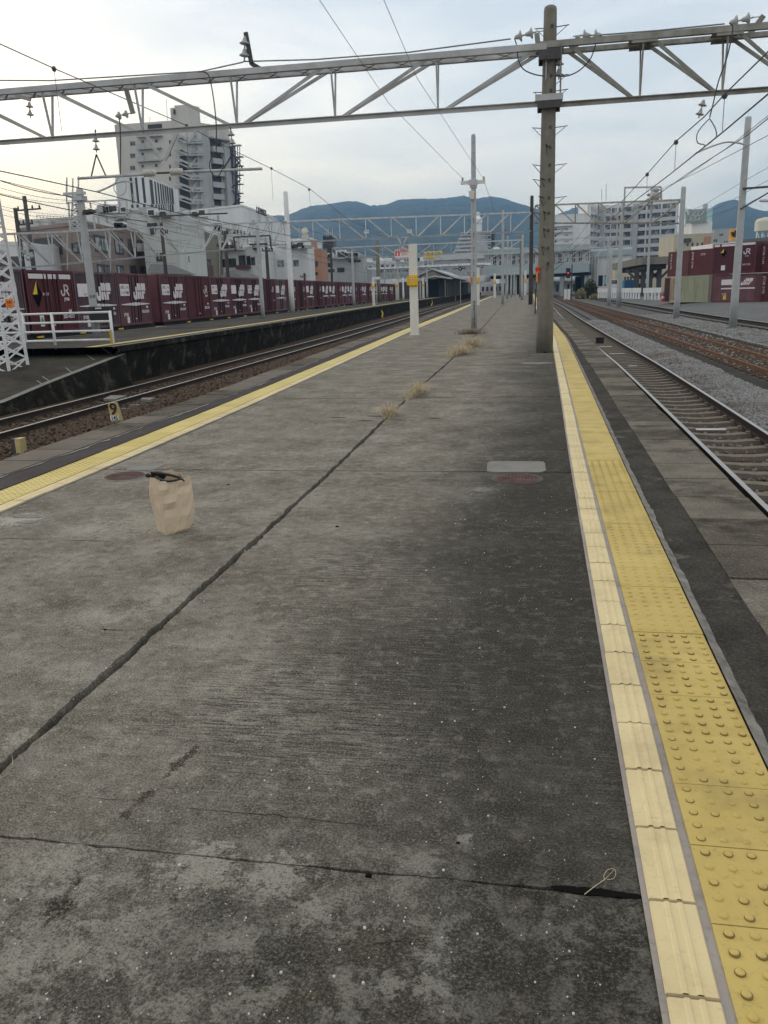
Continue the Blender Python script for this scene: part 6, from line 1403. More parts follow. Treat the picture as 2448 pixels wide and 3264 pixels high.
# red signal
c = A(1811, 870, 170); t = thing('railway_signal', 'dark signal post with a lit red lamp under the station bridge', 'signal', (c.x+.6, 170, -.9)); q = MB(); q.tube([(c.x+.7, 170, -.9), (c.x+.7, 170, 5.5)], .12, 8); q.box(c.x-.1, c.x+.7, 169.9, 170.1, c.z-.1, c.z+.1); q.build('mast', 'steel_dark', t)
q = MB(); q.box(c.x-.42, c.x+.42, 169.7, 170.0, c.z-1.0, c.z+.9); q.build('signal_head', 'black_paint', t); q = MB(); q.lathe((c.x, 169.68, c.z), [(.16, 0), (.16, .05), (.02, .06)], 14, (0, -1, 0)); q.build('red_lamp', 'signal_red', t)
# ================================================================== BUILDINGS
class Wall:
    def __init__(s, P0, P1):
        s.P0 = V3(P0[0], P0[1], 0); s.P1 = V3(P1[0], P1[1], 0); s.d = (s.P1-s.P0).normalized(); s.L = (s.P1-s.P0).length
        n = V3(s.d.y, -s.d.x, 0); s.n = n if n.dot(C0-s.P0) > 0 else -n
    def hit(s, px, py):
        v = ray(px, py); t = (s.P0-C0).dot(s.n)/v.dot(s.n); p = C0+v*t; return (p-s.P0).dot(s.d), p.z
    def pt(s, u, z, o=0.0): p = s.P0+s.d*u+s.n*o; p.z = z; return p
    def slab(s, q, u0, u1, z0, z1, o0, o1):
        q.hexa([s.pt(u0, z0, o0), s.pt(u1, z0, o0), s.pt(u1, z0, o1), s.pt(u0, z0, o1), s.pt(u0, z1, o0), s.pt(u1, z1, o0), s.pt(u1, z1, o1), s.pt(u0, z1, o1)])
    def rect(s, x0, y0, x1, y1):
        u0, z1 = s.hit(x0, y0); u1, _ = s.hit(x1, y0); _, z0 = s.hit((x0+x1)/2, y1); _, z1 = s.hit((x0+x1)/2, y0); return min(u0, u1), max(u0, u1), z0, z1
    def window(s, t, r_, glass='glass', frame='steel_dark', fw=None, name='window', mull=1, sill=False):
        u0, u1, z0, z1 = r_; fw = fw or .06*min(3, max(1, (u1-u0))); q = MB()
        s.slab(q, u0, u0+fw, z0, z1, .002, .07); s.slab(q, u1-fw, u1, z0, z1, .002, .07); s.slab(q, u0+fw, u1-fw, z1-fw, z1, .002, .07); s.slab(q, u0+fw, u1-fw, z0, z0+fw, .002, .07)
        for k in range(mull): c = u0+(u1-u0)*(k+1)/(mull+1); s.slab(q, c-fw*.4, c+fw*.4, z0+fw, z1-fw, .002, .06)
        f_ = q.build(name, frame, t)
        g = MB(); s.slab(g, u0+fw, u1-fw, z0+fw, z1-fw, .001, .02); g.build('pane', glass, f_); return f_
def house(name, label, cat, wallpx, topy, mat_, depth=12, z0=-1.0, group=None, roof='flat', parapet=.3, ztop=None):
    """wallpx: list of (px, Y) corners of the visible walls left to right; topy: photo y of the top at the first corner"""
    cs = [A(px, 900, Y) for px, Y in wallpx]; z1 = ztop if ztop is not None else A(wallpx[0][0], topy, wallpx[0][1]).z
    t = thing(name, label, cat, (cs[0].x, cs[0].y, z0), group); n = len(cs)
    dl = V3(-.15, 1, 0).normalized()*depth
    poly = [(c.x, c.y) for c in cs]+[(c.x+dl.x, c.y+dl.y) for c in (cs[-1], cs[0])]
    q = MB(); q.prism(poly, z0, z1); q.build('wall', mat_, t)
    if parapet:
        q = MB(); cx = sum(p[0] for p in poly)/len(poly); cy = sum(p[1] for p in poly)/len(poly)
        q.prism([(cx+(x-cx)*1.012, cy+(y-cy)*1.012) for x, y in poly], z1+.003, z1+parapet); q.build('parapet', mat_, t)
    return t, [Wall(a, b_) for a, b_ in zip(cs, cs[1:])], z1, poly
GB = 'town buildings behind the freight train'
# brown tiled apartment house
t, W_, z1, poly = house('apartment_house', 'brown tiled three storey apartment house behind the first containers', 'building', [(84, 76), (292, 72), (482, 90)], 738, 'brick_brown', 14, group=GB)
for r_ in ((107, 757, 195, 815), ):
    u0, u1, z0, z1_ = W_[0].rect(*r_); q = MB(); W_[0].slab(q, u0, u1, z0, z1_, .002, .03); q.build('balcony_recess', 'recess_dark', t)
    q = MB(); W_[0].slab(q, u0, u1, z0, z0+.9, .05, .12); q.build('balcony_rail', 'wall_white', t) if False else None
    q = MB(); W_[0].slab(q, u0+.8, u0+3.4, z0+.3, z1_-.6, .03, .05); q.build('curtain', 'glass_pale', t)
W_[0].window(t, W_[0].rect(228, 773, 263, 806), 'glass_pale'); W_[0].window(t, W_[0].rect(10+100, 830, 175, 870), 'glass')
q = MB(); W_[1].slab(q, 0, W_[1].L, -1, z1-.02, .0, .004) if False else None
wm = [(298, 751, 340, 803), (362, 758, 388, 809), (406, 763, 424, 813), (437, 766, 459, 815), (308, 843, 350, 880), (370, 845, 392, 880), (412, 846, 432, 880), (445, 848, 463, 880)]
for i, r_ in enumerate(wm): W_[1].window(t, W_[1].rect(*r_), 'glass_pale' if i in (0, 4, 1, 5) else 'glass', mull=1)
u, z = W_[1].hit(440, 790); q = MB(); W_[1].slab(q, u-.8, u+.1, z-.4, z+.4, .1, .6); q.build('air_conditioner', 'wall_white', t)
q = MB(); W_[1].slab(q, u-1.3, u+.6, z-.55, z-.45, .05, .7); q.build('bracket_shelf', 'steel_dark', t)
t, W_, z1, poly = house('rooftop_house', 'pale rooftop penthouse with a satellite dish above the brown apartment house', 'building', [(88, 84), (265, 84)], 709, 'wall_pale_green', 8, group=GB)
c = A(151, 722, 83.6); q = MB(); q.lathe(c, [(.1, 0), (.5, .12), (.75, .3)], 18, (.2, -1, .3)); q.tube([c, c+V3(0, 0, -.9)], .06, 6); q.build('satellite_dish', 'porcelain', t, smooth=True)
q = MB()
for k in range(9): x = 120+k*11; q.tube([A(x, 708, 83.8), A(x-4, 684+k*1.2, 83.8)], .035, 5)
q.tube([A(117, 686, 83.8), A(245, 694, 83.8)], .035, 5); q.build('roof_railing', 'galvanised', t)
t, W_, z1, poly = house('town_house', 'low pale house with a dark eave behind the lattice mast', 'building', [(-60, 64), (84, 66)], 782, 'wall_white', 10, group=GB)
q = MB(); W_[0].slab(q, 0, W_[0].L, z1-1.6, z1-.9, .01, .5); q.build('eave', 'roof_tile', t); W_[0].window(t, W_[0].rect(26, 820, 52, 842), 'glass')
# white stepped house behind
t, W_, z1, poly = house('town_house', 'white stepped house with a roof terrace behind the brown apartment house', 'building', [(300, 100), (470, 100)], 678, 'wall_white', 14, group=GB)
q = MB(); W_[0].slab(q, *W_[0].rect(376, 700, 412, 728), .01, .9); q.build('awning_recess', 'recess_dark', t); q = MB(); u0, u1, z0, z1_ = W_[0].rect(370, 712, 408, 716); W_[0].slab(q, u0, u1, z0, z1_, .3, 1.6); q.build('awning', 'wall_white', t)
q = MB(); a = A(306, 676, 99.5); b_ = A(395, 676, 99.5); c = A(350, 660, 104); q.plate([a, b_, c], (0, 1, 0), 8); q.build('roof_ridge', 'roof_metal', t)
# pale green block
t, W_, z1, poly = house('apartment_house', 'pale green grey house with a framed window left of the maroon walled house', 'building', [(470, 84), (578, 84)], 690, 'wall_pale_green', 12, group=GB)
W_[0].window(t, W_[0].rect(497, 806, 527, 833), 'glass_pale', fw=.22); W_[0].window(t, W_[0].rect(447+30, 715, 494, 748), 'glass')
q = MB(); u0, u1, z0, z1_ = W_[0].rect(474, 712, 500, 728); W_[0].slab(q, u0, u1, z0, z1_, .02, .4); q.build('roof_shed', 'recess_dark', t)
# low grey tiled roofs peeking above the containers
for i, (x0, x1, xp, yp, yb, Y) in enumerate(((470, 520, 478, 842, 872, 66), (700, 775, 725, 862, 885, 82))):
    t = thing('tiled_roof_house', ['low house with a dark tiled roof before the pale green block', 'low house with a grey tiled roof before the white balcony house'][i], 'building', A(x0, yb, Y), GB); q = MB(); a, b_, p = A(x0, yb, Y), A(x1, yb, Y), A(xp, yp, Y+2)
    q.hexa([a, b_, b_+V3(0, 7, 0), a+V3(0, 7, 0), p, p+V3(.6, 0, 0), p+V3(.6, 3, 0), p+V3(0, 3, 0)]); q.build('roof', 'roof_tile', t); q = MB(); q.box(a.x+.2, b_.x-.2, Y+.2, Y+6.5, -1, a.z-.01); q.build('wall', 'wall_pale_green', t)
# maroon / olive house
t, W_, z1, poly = house('town_house', 'house with one maroon wall and one olive wall behind the fifth to eighth containers', 'building', [(576, 92), (608, 88), (704, 104)], 738, 'wall_olive', 12, group=GB)
q = MB(); W_[0].slab(q, 0, W_[0].L, -1, z1+.31, .004, .03); q.build('maroon_cladding', 'wall_maroon', t)
q = MB(); W_[1].slab(q, 0, W_[1].L*.75, -1, W_[1].hit(620, 838)[1], .004, .03); q.build('maroon_base', 'wall_maroon', t)
W_[0].window(t, W_[0].rect(585, 818, 603, 838), 'glass'); W_[1].window(t, W_[1].rect(615, 832, 628, 850), 'glass_pale'); W_[1].window(t, W_[1].rect(648, 825, 670, 858), 'glass_pale')
# white balcony house
t, W_, z1, poly = house('town_house', 'white house with brown balcony recesses left of the white square-topped pole', 'building', [(704, 106), (832, 106)], 797, 'wall_white', 12, group=GB)
for r_ in ((706, 826, 727, 852), (728, 824, 752, 852), (760, 814, 782, 856), (785, 816, 798, 856), (800, 820, 812, 845), (806, 878, 813, 886)): W_[0].window(t, W_[0].rect(*r_), 'glass', mull=0 if r_[2]-r_[0] < 20 else 1)
q = MB(); u0, u1, z0, z1_ = W_[0].rect(758, 845, 800, 857); W_[0].slab(q, u0, u1, z0, z1_, .08, .9); q.build('balcony', 'wall_maroon', t)
# tall white office with sign
t, W_, z1, poly = house('office_building', 'tall plain white building with a dark rooftop word, right of the apartment tower', 'building', [(578, 140), (788, 134), (868, 152)], 672, 'wall_white', 22, group=GB, ztop=A(788, 657, 134).z)
for r_ in ((821, 685, 828, 704), (847, 692, 853, 711), (803, 702, 810, 716), (744, 727, 750, 745), (766, 733, 771, 748), (777, 736, 782, 750), (792, 738, 797, 752)): (W_[1] if r_[0] > 788 else W_[0]).window(t, (W_[1] if r_[0] > 788 else W_[0]).rect(*r_), 'glass_pale', 'wall_grey', mull=0)
for r_ in ((622, 728, 650, 748), (655, 730, 682, 748), (705, 730, 728, 748)): W_[0].window(t, W_[0].rect(*r_), 'glass', 'wall_grey', mull=2)
u, z = W_[1].hit(831, 675); u0, _ = W_[1].hit(816, 675); u1, _ = W_[1].hit(847, 675)
text('lettering', 'K REMMAKER', 1.5, 'steel_dark', t, W_[1].pt((u0+u1)/2, z, .08), W_[1].d if W_[1].d.dot(_R) > 0 else -W_[1].d, extr=.04, width=u1-u0)
t2 = thing('rooftop_box', 'low flat topped white annex below the tall white building', 'building', A(585, 740, 120), GB); q = MB(); a, b_ = A(600, 700, 124), A(665, 700, 124); z_ = A(600, 688, 124).z; q.prism([(a.x, 124), (b_.x, 124), (b_.x-2, 134), (a.x-2, 134)], -1, z_); q.build('wall', 'wall_white', t2)
# long white building and orange house
t, W_, z1, poly = house('town_house', 'long low white building behind the white square-topped pole', 'building', [(832, 118), (984, 118)], 792, 'wall_white', 12, group=GB)
for r_ in ((883, 829, 905, 851), (934, 828, 953, 850), (852, 841, 865, 858)): W_[0].window(t, W_[0].rect(*r_), 'glass_pale', 'wall_grey')
t, W_, z1, poly = house('town_house', 'orange brown house next to the long white building', 'building', [(981, 126), (1028, 128)], 798, 'wall_orange', 10, group=GB)
for r_ in ((988, 832, 998, 852), (1005, 833, 1012, 850), (1004, 867, 1012, 877), (990, 880, 1004, 890)): W_[0].window(t, W_[0].rect(*r_), 'glass', mull=0)
t, W_, z1, poly = house('rooftop_house', 'white rooftop penthouse with an orange flank below the pale ball tank', 'building', [(930, 132), (998, 132), (1016, 136)], 768, 'wall_white', 8, group=GB)
q = MB(); W_[1].slab(q, 0, W_[1].L, z1-7, z1, .004, .05); q.build('orange_flank', 'wall_orange', t); W_[0].window(t, W_[0].rect(943, 780, 960, 787), 'glass')
c = A(972, 737, 134); t = thing('ball_tank', 'pale ball shaped water tank on a frame above the white penthouse', 'water tank', c); q = MB(); q.lathe(c-V3(0, 0, .56), [(.02, 0), (.35, .06), (.48, .3), (.54, .56), (.48, .82), (.35, 1.06), (.02, 1.12)][:0] or [(.01, 0)]+[(.56*math.sin(math.pi*k/10), .56-.56*math.cos(math.pi*k/10)) for k in range(1, 10)]+[(.01, 1.12)], 20); q.build('ball', 'tank_cream', t, smooth=True)
q = MB(); q.box(c.x-.45, c.x+.45, c.y-.4, c.y+.4, c.z-1.0, c.z-.5)
for dx in (-.9, -.4, .4, .9): q.tube([(c.x+dx, c.y, c.z-2.2), (c.x+dx, c.y, c.z-1)], .06, 6)
q.box(c.x-1.2, c.x+1.2, c.y-.4, c.y+.4, c.z-1.1, c.z-1.0); q.build('stand', 'galvanised', t)
t, W_, z1, poly = house('town_house', 'dark slender tower with lamps on its roof before the hills', 'building', [(1036, 190), (1068, 190)], 756, 'navy_panel', 8, group=GB)
q = MB()
for x in (1041, 1046, 1060): q.tube([A(x, 756, 190), A(x, 728, 190)], .08, 6)
q.build('aerial', 'galvanised', t)
t, W_, z1, poly = house('town_house', 'grey stepped building with dark roof openings left of the station', 'building', [(1030, 170), (1160, 170)], 826, 'wall_grey', 12, group=GB)
for r_ in ((1036, 838, 1060, 852), (1075, 853, 1098, 868), (1110, 830, 1150, 836), (1036, 858, 1066, 868)): W_[0].window(t, W_[0].rect(*r_), 'glass', 'recess_dark', mull=2)
t = thing('stair_hood', 'sloped pale metal stair enclosure rising above the train before the station', 'stair enclosure', A(1150, 890, 175)); q = MB(); q.plate([A(1133, 899, 175), A(1186, 899, 175), A(1186, 858, 175), A(1152, 858, 175)], (0, 1, 0), 4); q.build('enclosure', 'roof_metal', t)
# ---- apartment tower
YT0 = 203
cs = [A(386, 600, 203), A(604, 600, 203), A(744, 600, 216)]; z43 = A(480, 389, 203).z
t = thing('apartment_tower', 'tall beige apartment tower with zigzag outdoor stairs and open corridors on its right side', 'building', (cs[1].x, cs[1].y, -1)); q = MB()
poly = [(cs[0].x, cs[0].y), (cs[1].x, cs[1].y), (cs[2].x, cs[2].y), (cs[2].x-16, cs[2].y+8), (cs[0].x-6, cs[0].y+16)]
q.prism(poly, -1, z43); q.build('wall', 'wall_beige', t)
WL, WR = Wall(cs[0], cs[1]), Wall(cs[1], cs[2])
a, b_, c = A(561, 400, 202.6), A(603, 400, 202.6), A(640, 400, 206); zt = A(600, 333, 202.6).z
q = MB(); q.prism([(a.x, a.y), (b_.x, b_.y), (c.x, c.y), (a.x+(c.x-b_.x), a.y+(c.y-b_.y)+2)], z43-8, zt); q.prism([(A(547, 400, 203.2).x, 203.2), (a.x-.01, 203.2), (a.x-.01, 207), (A(547, 400, 203.2).x, 207)], z43-4, A(553, 343, 203).z); q.build('lift_block', 'wall_beige', t)
q = MB(); WL.slab(q, *WL.rect(556, 350, 561, 366), .35, .8); q.build('block_window', 'recess_dark', t)
q = MB(); WR.slab(q, WR.hit(629, 500)[0], WR.hit(664, 500)[0], -1, WR.hit(640, 410)[1], .0, .8); q.build('pale_pier', 'wall_grey', t)
for k in range(8):
    y = 452+39*k
    if y < 600:
        if k < 3: WL.window(t, WL.rect(414, y-2, 431, y+13), 'glass', 'wall_grey'); WL.window(t, WL.rect(450, y-5, 459, y+5), 'glass', 'wall_grey', mull=0); WL.window(t, WL.rect(493, y-8, 503, y+3), 'glass', 'wall_grey', mull=0)
        if k < 4: WL.window(t, WL.rect(538, y-6, 545, y+8), 'glass', 'wall_grey', mull=0)
    if k >= 4: WL.window(t, WL.rect(552, y-8-4*0, 561, y+6), 'glass', 'wall_grey', mull=0)
for k in range(4):
    y = 436+39*k
    if y > 530: break
    q = MB(); u0, u1, z0, z1_ = WL.rect(441, y-2, 519-k*3, y+2); WL.slab(q, u0, u1, z0, z1_, .02, 1.2); WL.slab(q, u0+.2, u0+2.2, z0+.3, z0+1.3, 1.0, 1.15); q.build('balcony', 'wall_grey', t)
q = MB(); WL.slab(q, *WL.rect(470, 396, 516, 410), .01, .03); q.build('balcony_recess', 'recess_dark', t)
# outdoor stairs
for k in range(8):
    y = 442+38.5*k; u0, z0 = WL.hit(571, y); u1, _ = WL.hit(600, y); 
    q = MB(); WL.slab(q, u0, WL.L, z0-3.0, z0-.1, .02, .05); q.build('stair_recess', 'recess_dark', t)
    q = MB(); zb = WL.hit(600, y+19)[1]
    a, b_ = WL.pt(u0, z0, 1.6), WL.pt(WL.L+1.0, zb, 1.6); q.bar(a, b_, 1.2, .3); q.bar(a+V3(0, 0, .9), b_+V3(0, 0, .9), .12, .5); e = WR.pt(WR.hit(632, y)[0], WR.hit(630, y+17)[1], 1.8); q.bar(b_, e, 1.6, .28); q.bar(b_+V3(0, 0, .8), e+V3(0, 0, .8), .12, .6); q.bar(WL.pt(u0-.3, z0, 1.2), WL.pt(u0+1.6, z0, 1.2), 1.6, .3)
    g_ = WR.pt(WR.hit(618, y)[0], WR.hit(618, y)[1], 1.2); q.bar(b_, g_+V3(0, 0, 1.4), .8, .25)
    q.build('stair_flight', 'wall_grey', t)
q = MB(); u0, _ = WR.hit(622, 560); q.tube([WR.pt(u0, WR.hit(618, 425)[1], 1.6), WR.pt(u0, -1, 1.6)], .35, 6); q.build('stair_column', 'wall_grey', t)
# corridors on the right face
for k in range(9):
    ya = 442+38*k; u0, za = WR.hit(668, ya); u1 = WR.hit(704, ya)[0]
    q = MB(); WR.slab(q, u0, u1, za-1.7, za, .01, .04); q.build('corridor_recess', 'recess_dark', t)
    q = MB(); WR.slab(q, u0, u1, za-2.9, za-1.75, .05, 1.1); WR.slab(q, u0, u1, za-3.05, za-2.9, .05, 1.25); q.build('corridor_parapet', 'wall_grey', t)
q = MB(); u0, u1 = WR.hit(705, 500)[0], WR.hit(722, 500)[0]; WR.slab(q, u0, u1, -1, WR.hit(712, 463)[1], .02, 1.4); q.build('pale_pier', 'wall_grey', t)
q = MB(); u0, u1 = WR.hit(723, 500)[0], WR.hit(744, 500)[0]; WR.slab(q, u0, u1, -1, WR.hit(730, 466)[1], .02, 1.0); q.build('dark_pier', 'navy_panel', t)
q = MB(); WR.slab(q, WR.hit(664, 450)[0], WR.L, z43-3.4, z43-3.0, .02, 1.6); q.build('roof_slab', 'wall_grey', t)
for k in range(9):
    c = A(752, 500+29*k, 214); q = MB(); s_ = 1 if k % 2 else -1
    q.bar(c+V3(-1.2*s_, 0, -.9), c+V3(1.2*s_, 0, .9), .9, .18); q.bar(c+V3(-1.2*s_, 0, .0), c+V3(1.2*s_, 0, 1.8), .1, .12); q.box(c.x+.3, c.x+1.9, c.y-.6, c.y+.6, c.z-.2, c.z-.02); q.build('spiral_stair_flight', 'navy_panel', t)
q = MB()
for x in (746, 757, 764): q.tube([A(x, 468, 214), A(x, 745, 214)], .12, 6)
q.box(A(712, 464, 214).x, A(768, 464, 214).x, 213.4, 214.6, A(740, 467, 214).z, A(740, 463, 214).z); q.build('spiral_stair_post', 'wall_grey', t)
q = MB(); q.tube([A(534, 384, 204), A(530, 316, 204)], .06, 6); q.tube([A(478, 388, 204), A(478, 372, 204)], .06, 6); q.build('aerial', 'galvanised', t)
# striped block in front of it
t, W_, z1, poly = house('striped_block', 'white building with dark vertical stripes in front of the apartment tower', 'building', [(402, 152), (470, 150), (553, 166)], 558, 'wall_white', 10, parapet=0)
for wi, xs in ((0, [(414, 420), (431, 437), (452, 459), ]), (1, [(475, 483), (490, 493), (499, 502), (507, 510), (514, 517), (521, 524), (528, 531), (536, 538), (543, 546)])):
    for (xa, xb) in xs:
        q = MB()
        for (dx, ya, yb) in ((0, 566, 648), (5, 652, 735)): u0, u1, z0, z1_ = W_[wi].rect(xa+dx, ya, xb+dx, yb); W_[wi].slab(q, u0, u1, z0, min(z1_, z1-.3), .01, .12)
        q.build('dark_stripe', 'recess_dark', t)
# clutter over the roofs: air conditioners, tanks, aerials, pipes
R = random.Random(21)
def clutter(label, x0, x1, yb, Y, n, m='wall_grey'):
    t = thing('roof_equipment', label, 'roof equipment', A(x0, yb, Y), 'roof equipment behind the freight train'); 
    for _ in range(n):
        p = A(R.uniform(x0, x1), yb, Y); k = R.random(); s_ = R.uniform(.4, 1.1)*Y/100; q = MB()
        if k < .45: q.box(p.x-s_*.6, p.x+s_*.6, Y, Y+.8, p.z, p.z+s_); q.box(p.x-s_*.4, p.x+s_*.4, Y-.05, Y, p.z+s_*.2, p.z+s_*.8, 1); q.build('air_conditioner', ['wall_white', 'recess_dark'], t)
        elif k < .50: q.lathe((p.x, Y, p.z), [(s_*.4, 0), (s_*.4, s_*.8), (s_*.2, s_*.9)], 10); q.build('roof_tank', 'wall_grey', t)
        elif k < .85: q.tube([(p.x, Y, p.z), (p.x, Y, p.z+s_*2.4)], .03, 5); q.tube([(p.x-s_*.5, Y, p.z+s_*2.1), (p.x+s_*.5, Y, p.z+s_*2.1)], .025, 5); q.tube([(p.x-s_*.4, Y, p.z+s_*1.8), (p.x+s_*.4, Y, p.z+s_*1.8)], .025, 5); q.build('aerial', 'galvanised', t)
        else: q.box(p.x-s_, p.x+s_, Y, Y+1.4, p.z, p.z+s_*.7); q.build('roof_box', m, t)
clutter('small boxes and aerials on the roof edge of the brown apartment house', 290, 470, 736, 84, 9)
clutter('boxes and aerials along the roof of the white stepped house', 300, 470, 678, 99, 9)
clutter('aerials and boxes on the pale green house roof', 480, 575, 690, 83, 6)
clutter('boxes and aerials on the olive walled house roof', 615, 700, 736, 97, 6)
clutter('aerials and tanks on the white balcony house roof', 705, 830, 796, 105, 9)
clutter('boxes along the roof of the long low white building', 838, 980, 791, 117, 9)
clutter('boxes on the grey stepped building left of the station', 1032, 1155, 825, 169, 9)
clutter('aerials above the low annex under the white building', 602, 662, 690, 123, 4)
# drain pipes and extra windows
for i, (x, y0, y1, Y, lab) in enumerate(((352, 745, 880, 76.5, 'brown'), (215, 742, 860, 73, 'brown'), (478, 745, 880, 82, 'green'), (700, 745, 880, 101, 'olive'), (832, 800, 890, 105, 'white'))):
    o = MB(); o.tube([A(x, y0, Y-.6), A(x, y1, Y-.6)], .05, 6); tag(o.build('drain_pipe', 'galvanised', None, loc=A(x, y1, Y-.6)), ['drain pipe on the right wall of the brown apartment house', 'drain pipe on the left wall of the brown apartment house', 'drain pipe at the left corner of the pale green house', 'drain pipe between the olive house and the white balcony house', 'drain pipe at the right corner of the white balcony house'][i], 'drain pipe', 'drain pipes on the houses')
t, W_, z1, poly = house('town_house', 'narrow beige house with three rows of small windows behind the olive house', 'building', [(604, 112), (668, 112)], 748, 'wall_cream', 8, group=GB)
for yy in (756, 775): 
    for xx in (612, 630, 648): W_[0].window(t, W_[0].rect(xx, yy, xx+9, yy+9), 'glass')
t, W_, z1, poly = house('town_house', 'grey house with a balcony row between the pale green block and the olive house', 'building', [(540, 100), (600, 100)], 770, 'wall_grey', 8, group=GB)
for yy in (780, 812, 842): W_[0].window(t, W_[0].rect(548, yy, 572, yy+14), 'glass', mull=3); q = MB(); u0, u1, a0, a1 = W_[0].rect(545, yy+14, 576, yy+22); W_[0].slab(q, u0, u1, a0, a1, .02, .9); q.build('balcony', 'wall_white', t)
# ================================================================== RIGHT SIDE TOWN
def apartments(label, wpx, topy, floors, dy, y_first, m='wall_white', depth=18, bays=None, name='apartment_block', parap=1.0):
    t, W_, z1, poly = house(name, label, 'building', wpx, topy, m, depth, parapet=0)
    fl = 3.0
    for w_ in W_:
        zf = w_.hit(wpx[0][0], y_first)[1]
        for k in range(floors):
            zt = z1-1.2-k*fl
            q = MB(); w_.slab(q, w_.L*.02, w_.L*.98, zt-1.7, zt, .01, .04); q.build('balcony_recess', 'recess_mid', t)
            q = MB(); w_.slab(q, w_.L*.015, w_.L*.985, zt-3.0, zt-1.75, .9, 1.25); w_.slab(q, w_.L*.015, w_.L*.985, zt-3.05, zt-2.85, .02, .9); q.build('balcony', 'balcony_white', t)
            nb = max(3, int(w_.L/5.5)); q = MB()
            for i in range(nb):
                u = w_.L*(i+.5)/nb+((i*7+k*3) % 3-1)*.4; w_.slab(q, u-1.1, u+1.1, zt-1.9, zt-.15, .05, .09)
            q.build('window_row', 'glass_pale', t)
            q = MB()
            for i in range(nb+1): u = w_.L*(.02+.96*i/nb); w_.slab(q, u-.18, u+.18, zt-3.0, zt, .05, 1.2)
            q.build('balcony_divider', m, t)
    return t, W_, z1
t, W_, z1 = apartments('large pale grey apartment block with rows of balconies on the right, behind the gantry', [(1866, 330), (1900, 345), (1960, 345), (2150, 335)], 645, 9, 21.5, 655)
q = MB(); 
for xx in (1918, 2030): u0 = W_[1 if xx < 1960 else 2].hit(xx, 700)[0]; W_[1 if xx < 1960 else 2].slab(q, u0-1, u0+1, -1, z1-.5, 1.3, 1.8)
q.build('vertical_pier', 'wall_grey', t)
q = MB()
for x in (1918, 1932): q.tube([A(x, 640, 350), A(x, 585 if x > 1920 else 602, 350)], .15, 6)
q.build('aerial', 'galvanised', t)
t, W_, z1, poly = house('apartment_block', 'plain pale apartment wing left of the large balcony block, behind the concrete pole', 'building', [(1758, 330), (1868, 330)], 688, 'wall_white', 16)
for k in range(7):
    y = 720+19.5*k; u0, u1, z0, z1_ = W_[0].rect(1764, y, 1825, y+2.5); q = MB(); W_[0].slab(q, u0, u1, z0, z1_, .02, 1.0); q.build('ledge', 'wall_grey', t)
    W_[0].window(t, W_[0].rect(1768, y-12, 1774, y-5), 'glass', 'wall_grey', mull=0); W_[0].window(t, W_[0].rect(1800, y-12, 1812, y-6), 'glass_pale', 'wall_grey', mull=1)
# cream building with the big grey billboard
t, W_, z1, poly = house('office_building', 'cream building with square dark windows and an orange corner panel, right of the apartment block', 'building', [(2140, 250), (2265, 250)], 752, 'wall_cream', 14)
for y0, y1 in ((772, 786), (803, 812)):
    for x in (2164, 2188, 2203, 2219, 2234): W_[0].window(t, W_[0].rect(x, y0, x+9, y1), 'glass', 'wall_cream', mull=0, fw=.1)
q = MB(); W_[0].slab(q, *W_[0].rect(2245, 754, 2266, 793), .05, .3); q.build('orange_panel', 'wall_orange', t)
q = MB(); W_[0].slab(q, *W_[0].rect(2180, 760, 2202, 772), .05, 1.0); q.build('roof_shed', 'recess_dark', t)
t, W_, z1, poly = house('rooftop_house', 'white penthouse box under the grey green billboard', 'building', [(2194, 254), (2258, 254)], 712, 'wall_white', 8)
t = thing('billboard', 'large grey green rooftop billboard with pale Japanese lettering', 'billboard', A(2180, 712, 253)); q = MB(); q.plate([A(2186, 713, 253), A(2252, 707, 253), A(2252, 664, 253), A(2186, 670, 253)], (0, 1, 0), 1.2); q.build('panel', 'sign_grey', t)
q = MB(); q.plate([A(2252.5, 707, 253), A(2269, 711, 257), A(2272, 666, 257), A(2252.5, 664, 253)], (0, 1, 0), .8); q.build('side_panel', 'sign_cyan_edge', t)
a = A(2218, 678, 252.8); text('lettering', 'アンソン', 2.1, 'sign_pale_text', t, a, (1, 0, 0), extr=.03, width=4.3, bold=.03); a = A(2215, 696, 252.8); text('lettering', 'ムヨス', 1.8, 'sign_pale_text', t, a, (1, 0, 0), extr=.03, width=2.9, bold=.03)
a = A(2193, 677, 252.8); text('lettering', '▼', 2.0, 'sign_pale_text', t, a, (1, 0, 0), extr=.03)
q = MB(); q.box(A(2244, 660, 256).x, A(2256, 660, 256).x, 256, 258, A(2250, 664, 256).z, A(2250, 650, 256).z); q.build('roof_box', 'wall_grey', t)
t, W_, z1, poly = house('office_building', 'grey cluttered building right of the orange panel', 'building', [(2266, 262), (2330, 262)], 735, 'wall_grey', 12)
for r_ in ((2272, 762, 2288, 772), (2292, 744, 2306, 752), (2306, 768, 2322, 774)): W_[0].window(t, W_[0].rect(*r_), 'glass', 'wall_grey')
t, W_, z1, poly = house('warehouse', 'long pinkish white flat warehouse roof behind the upper yard containers', 'building', [(2262, 200), (2350, 200)], 782, 'container_white', 14)
t = thing('billboard', 'orange yellow upright sign with a black brush stroke, half hidden by the right pole', 'billboard', A(2336, 750, 230)); q = MB(); q.plate([A(2324, 768, 230), A(2362, 766, 230), A(2362, 727, 230), A(2328, 729, 230)], (0, 1, 0), .6); q.build('panel', 'sign_flame', t)
q = MB(); q.plate([A(2341, 762, 229.95), A(2362, 762, 229.95), A(2362, 729, 229.95), A(2344, 729, 229.95)], (0, 1, 0), .04); q.build('pale_panel', 'white_sign', t)
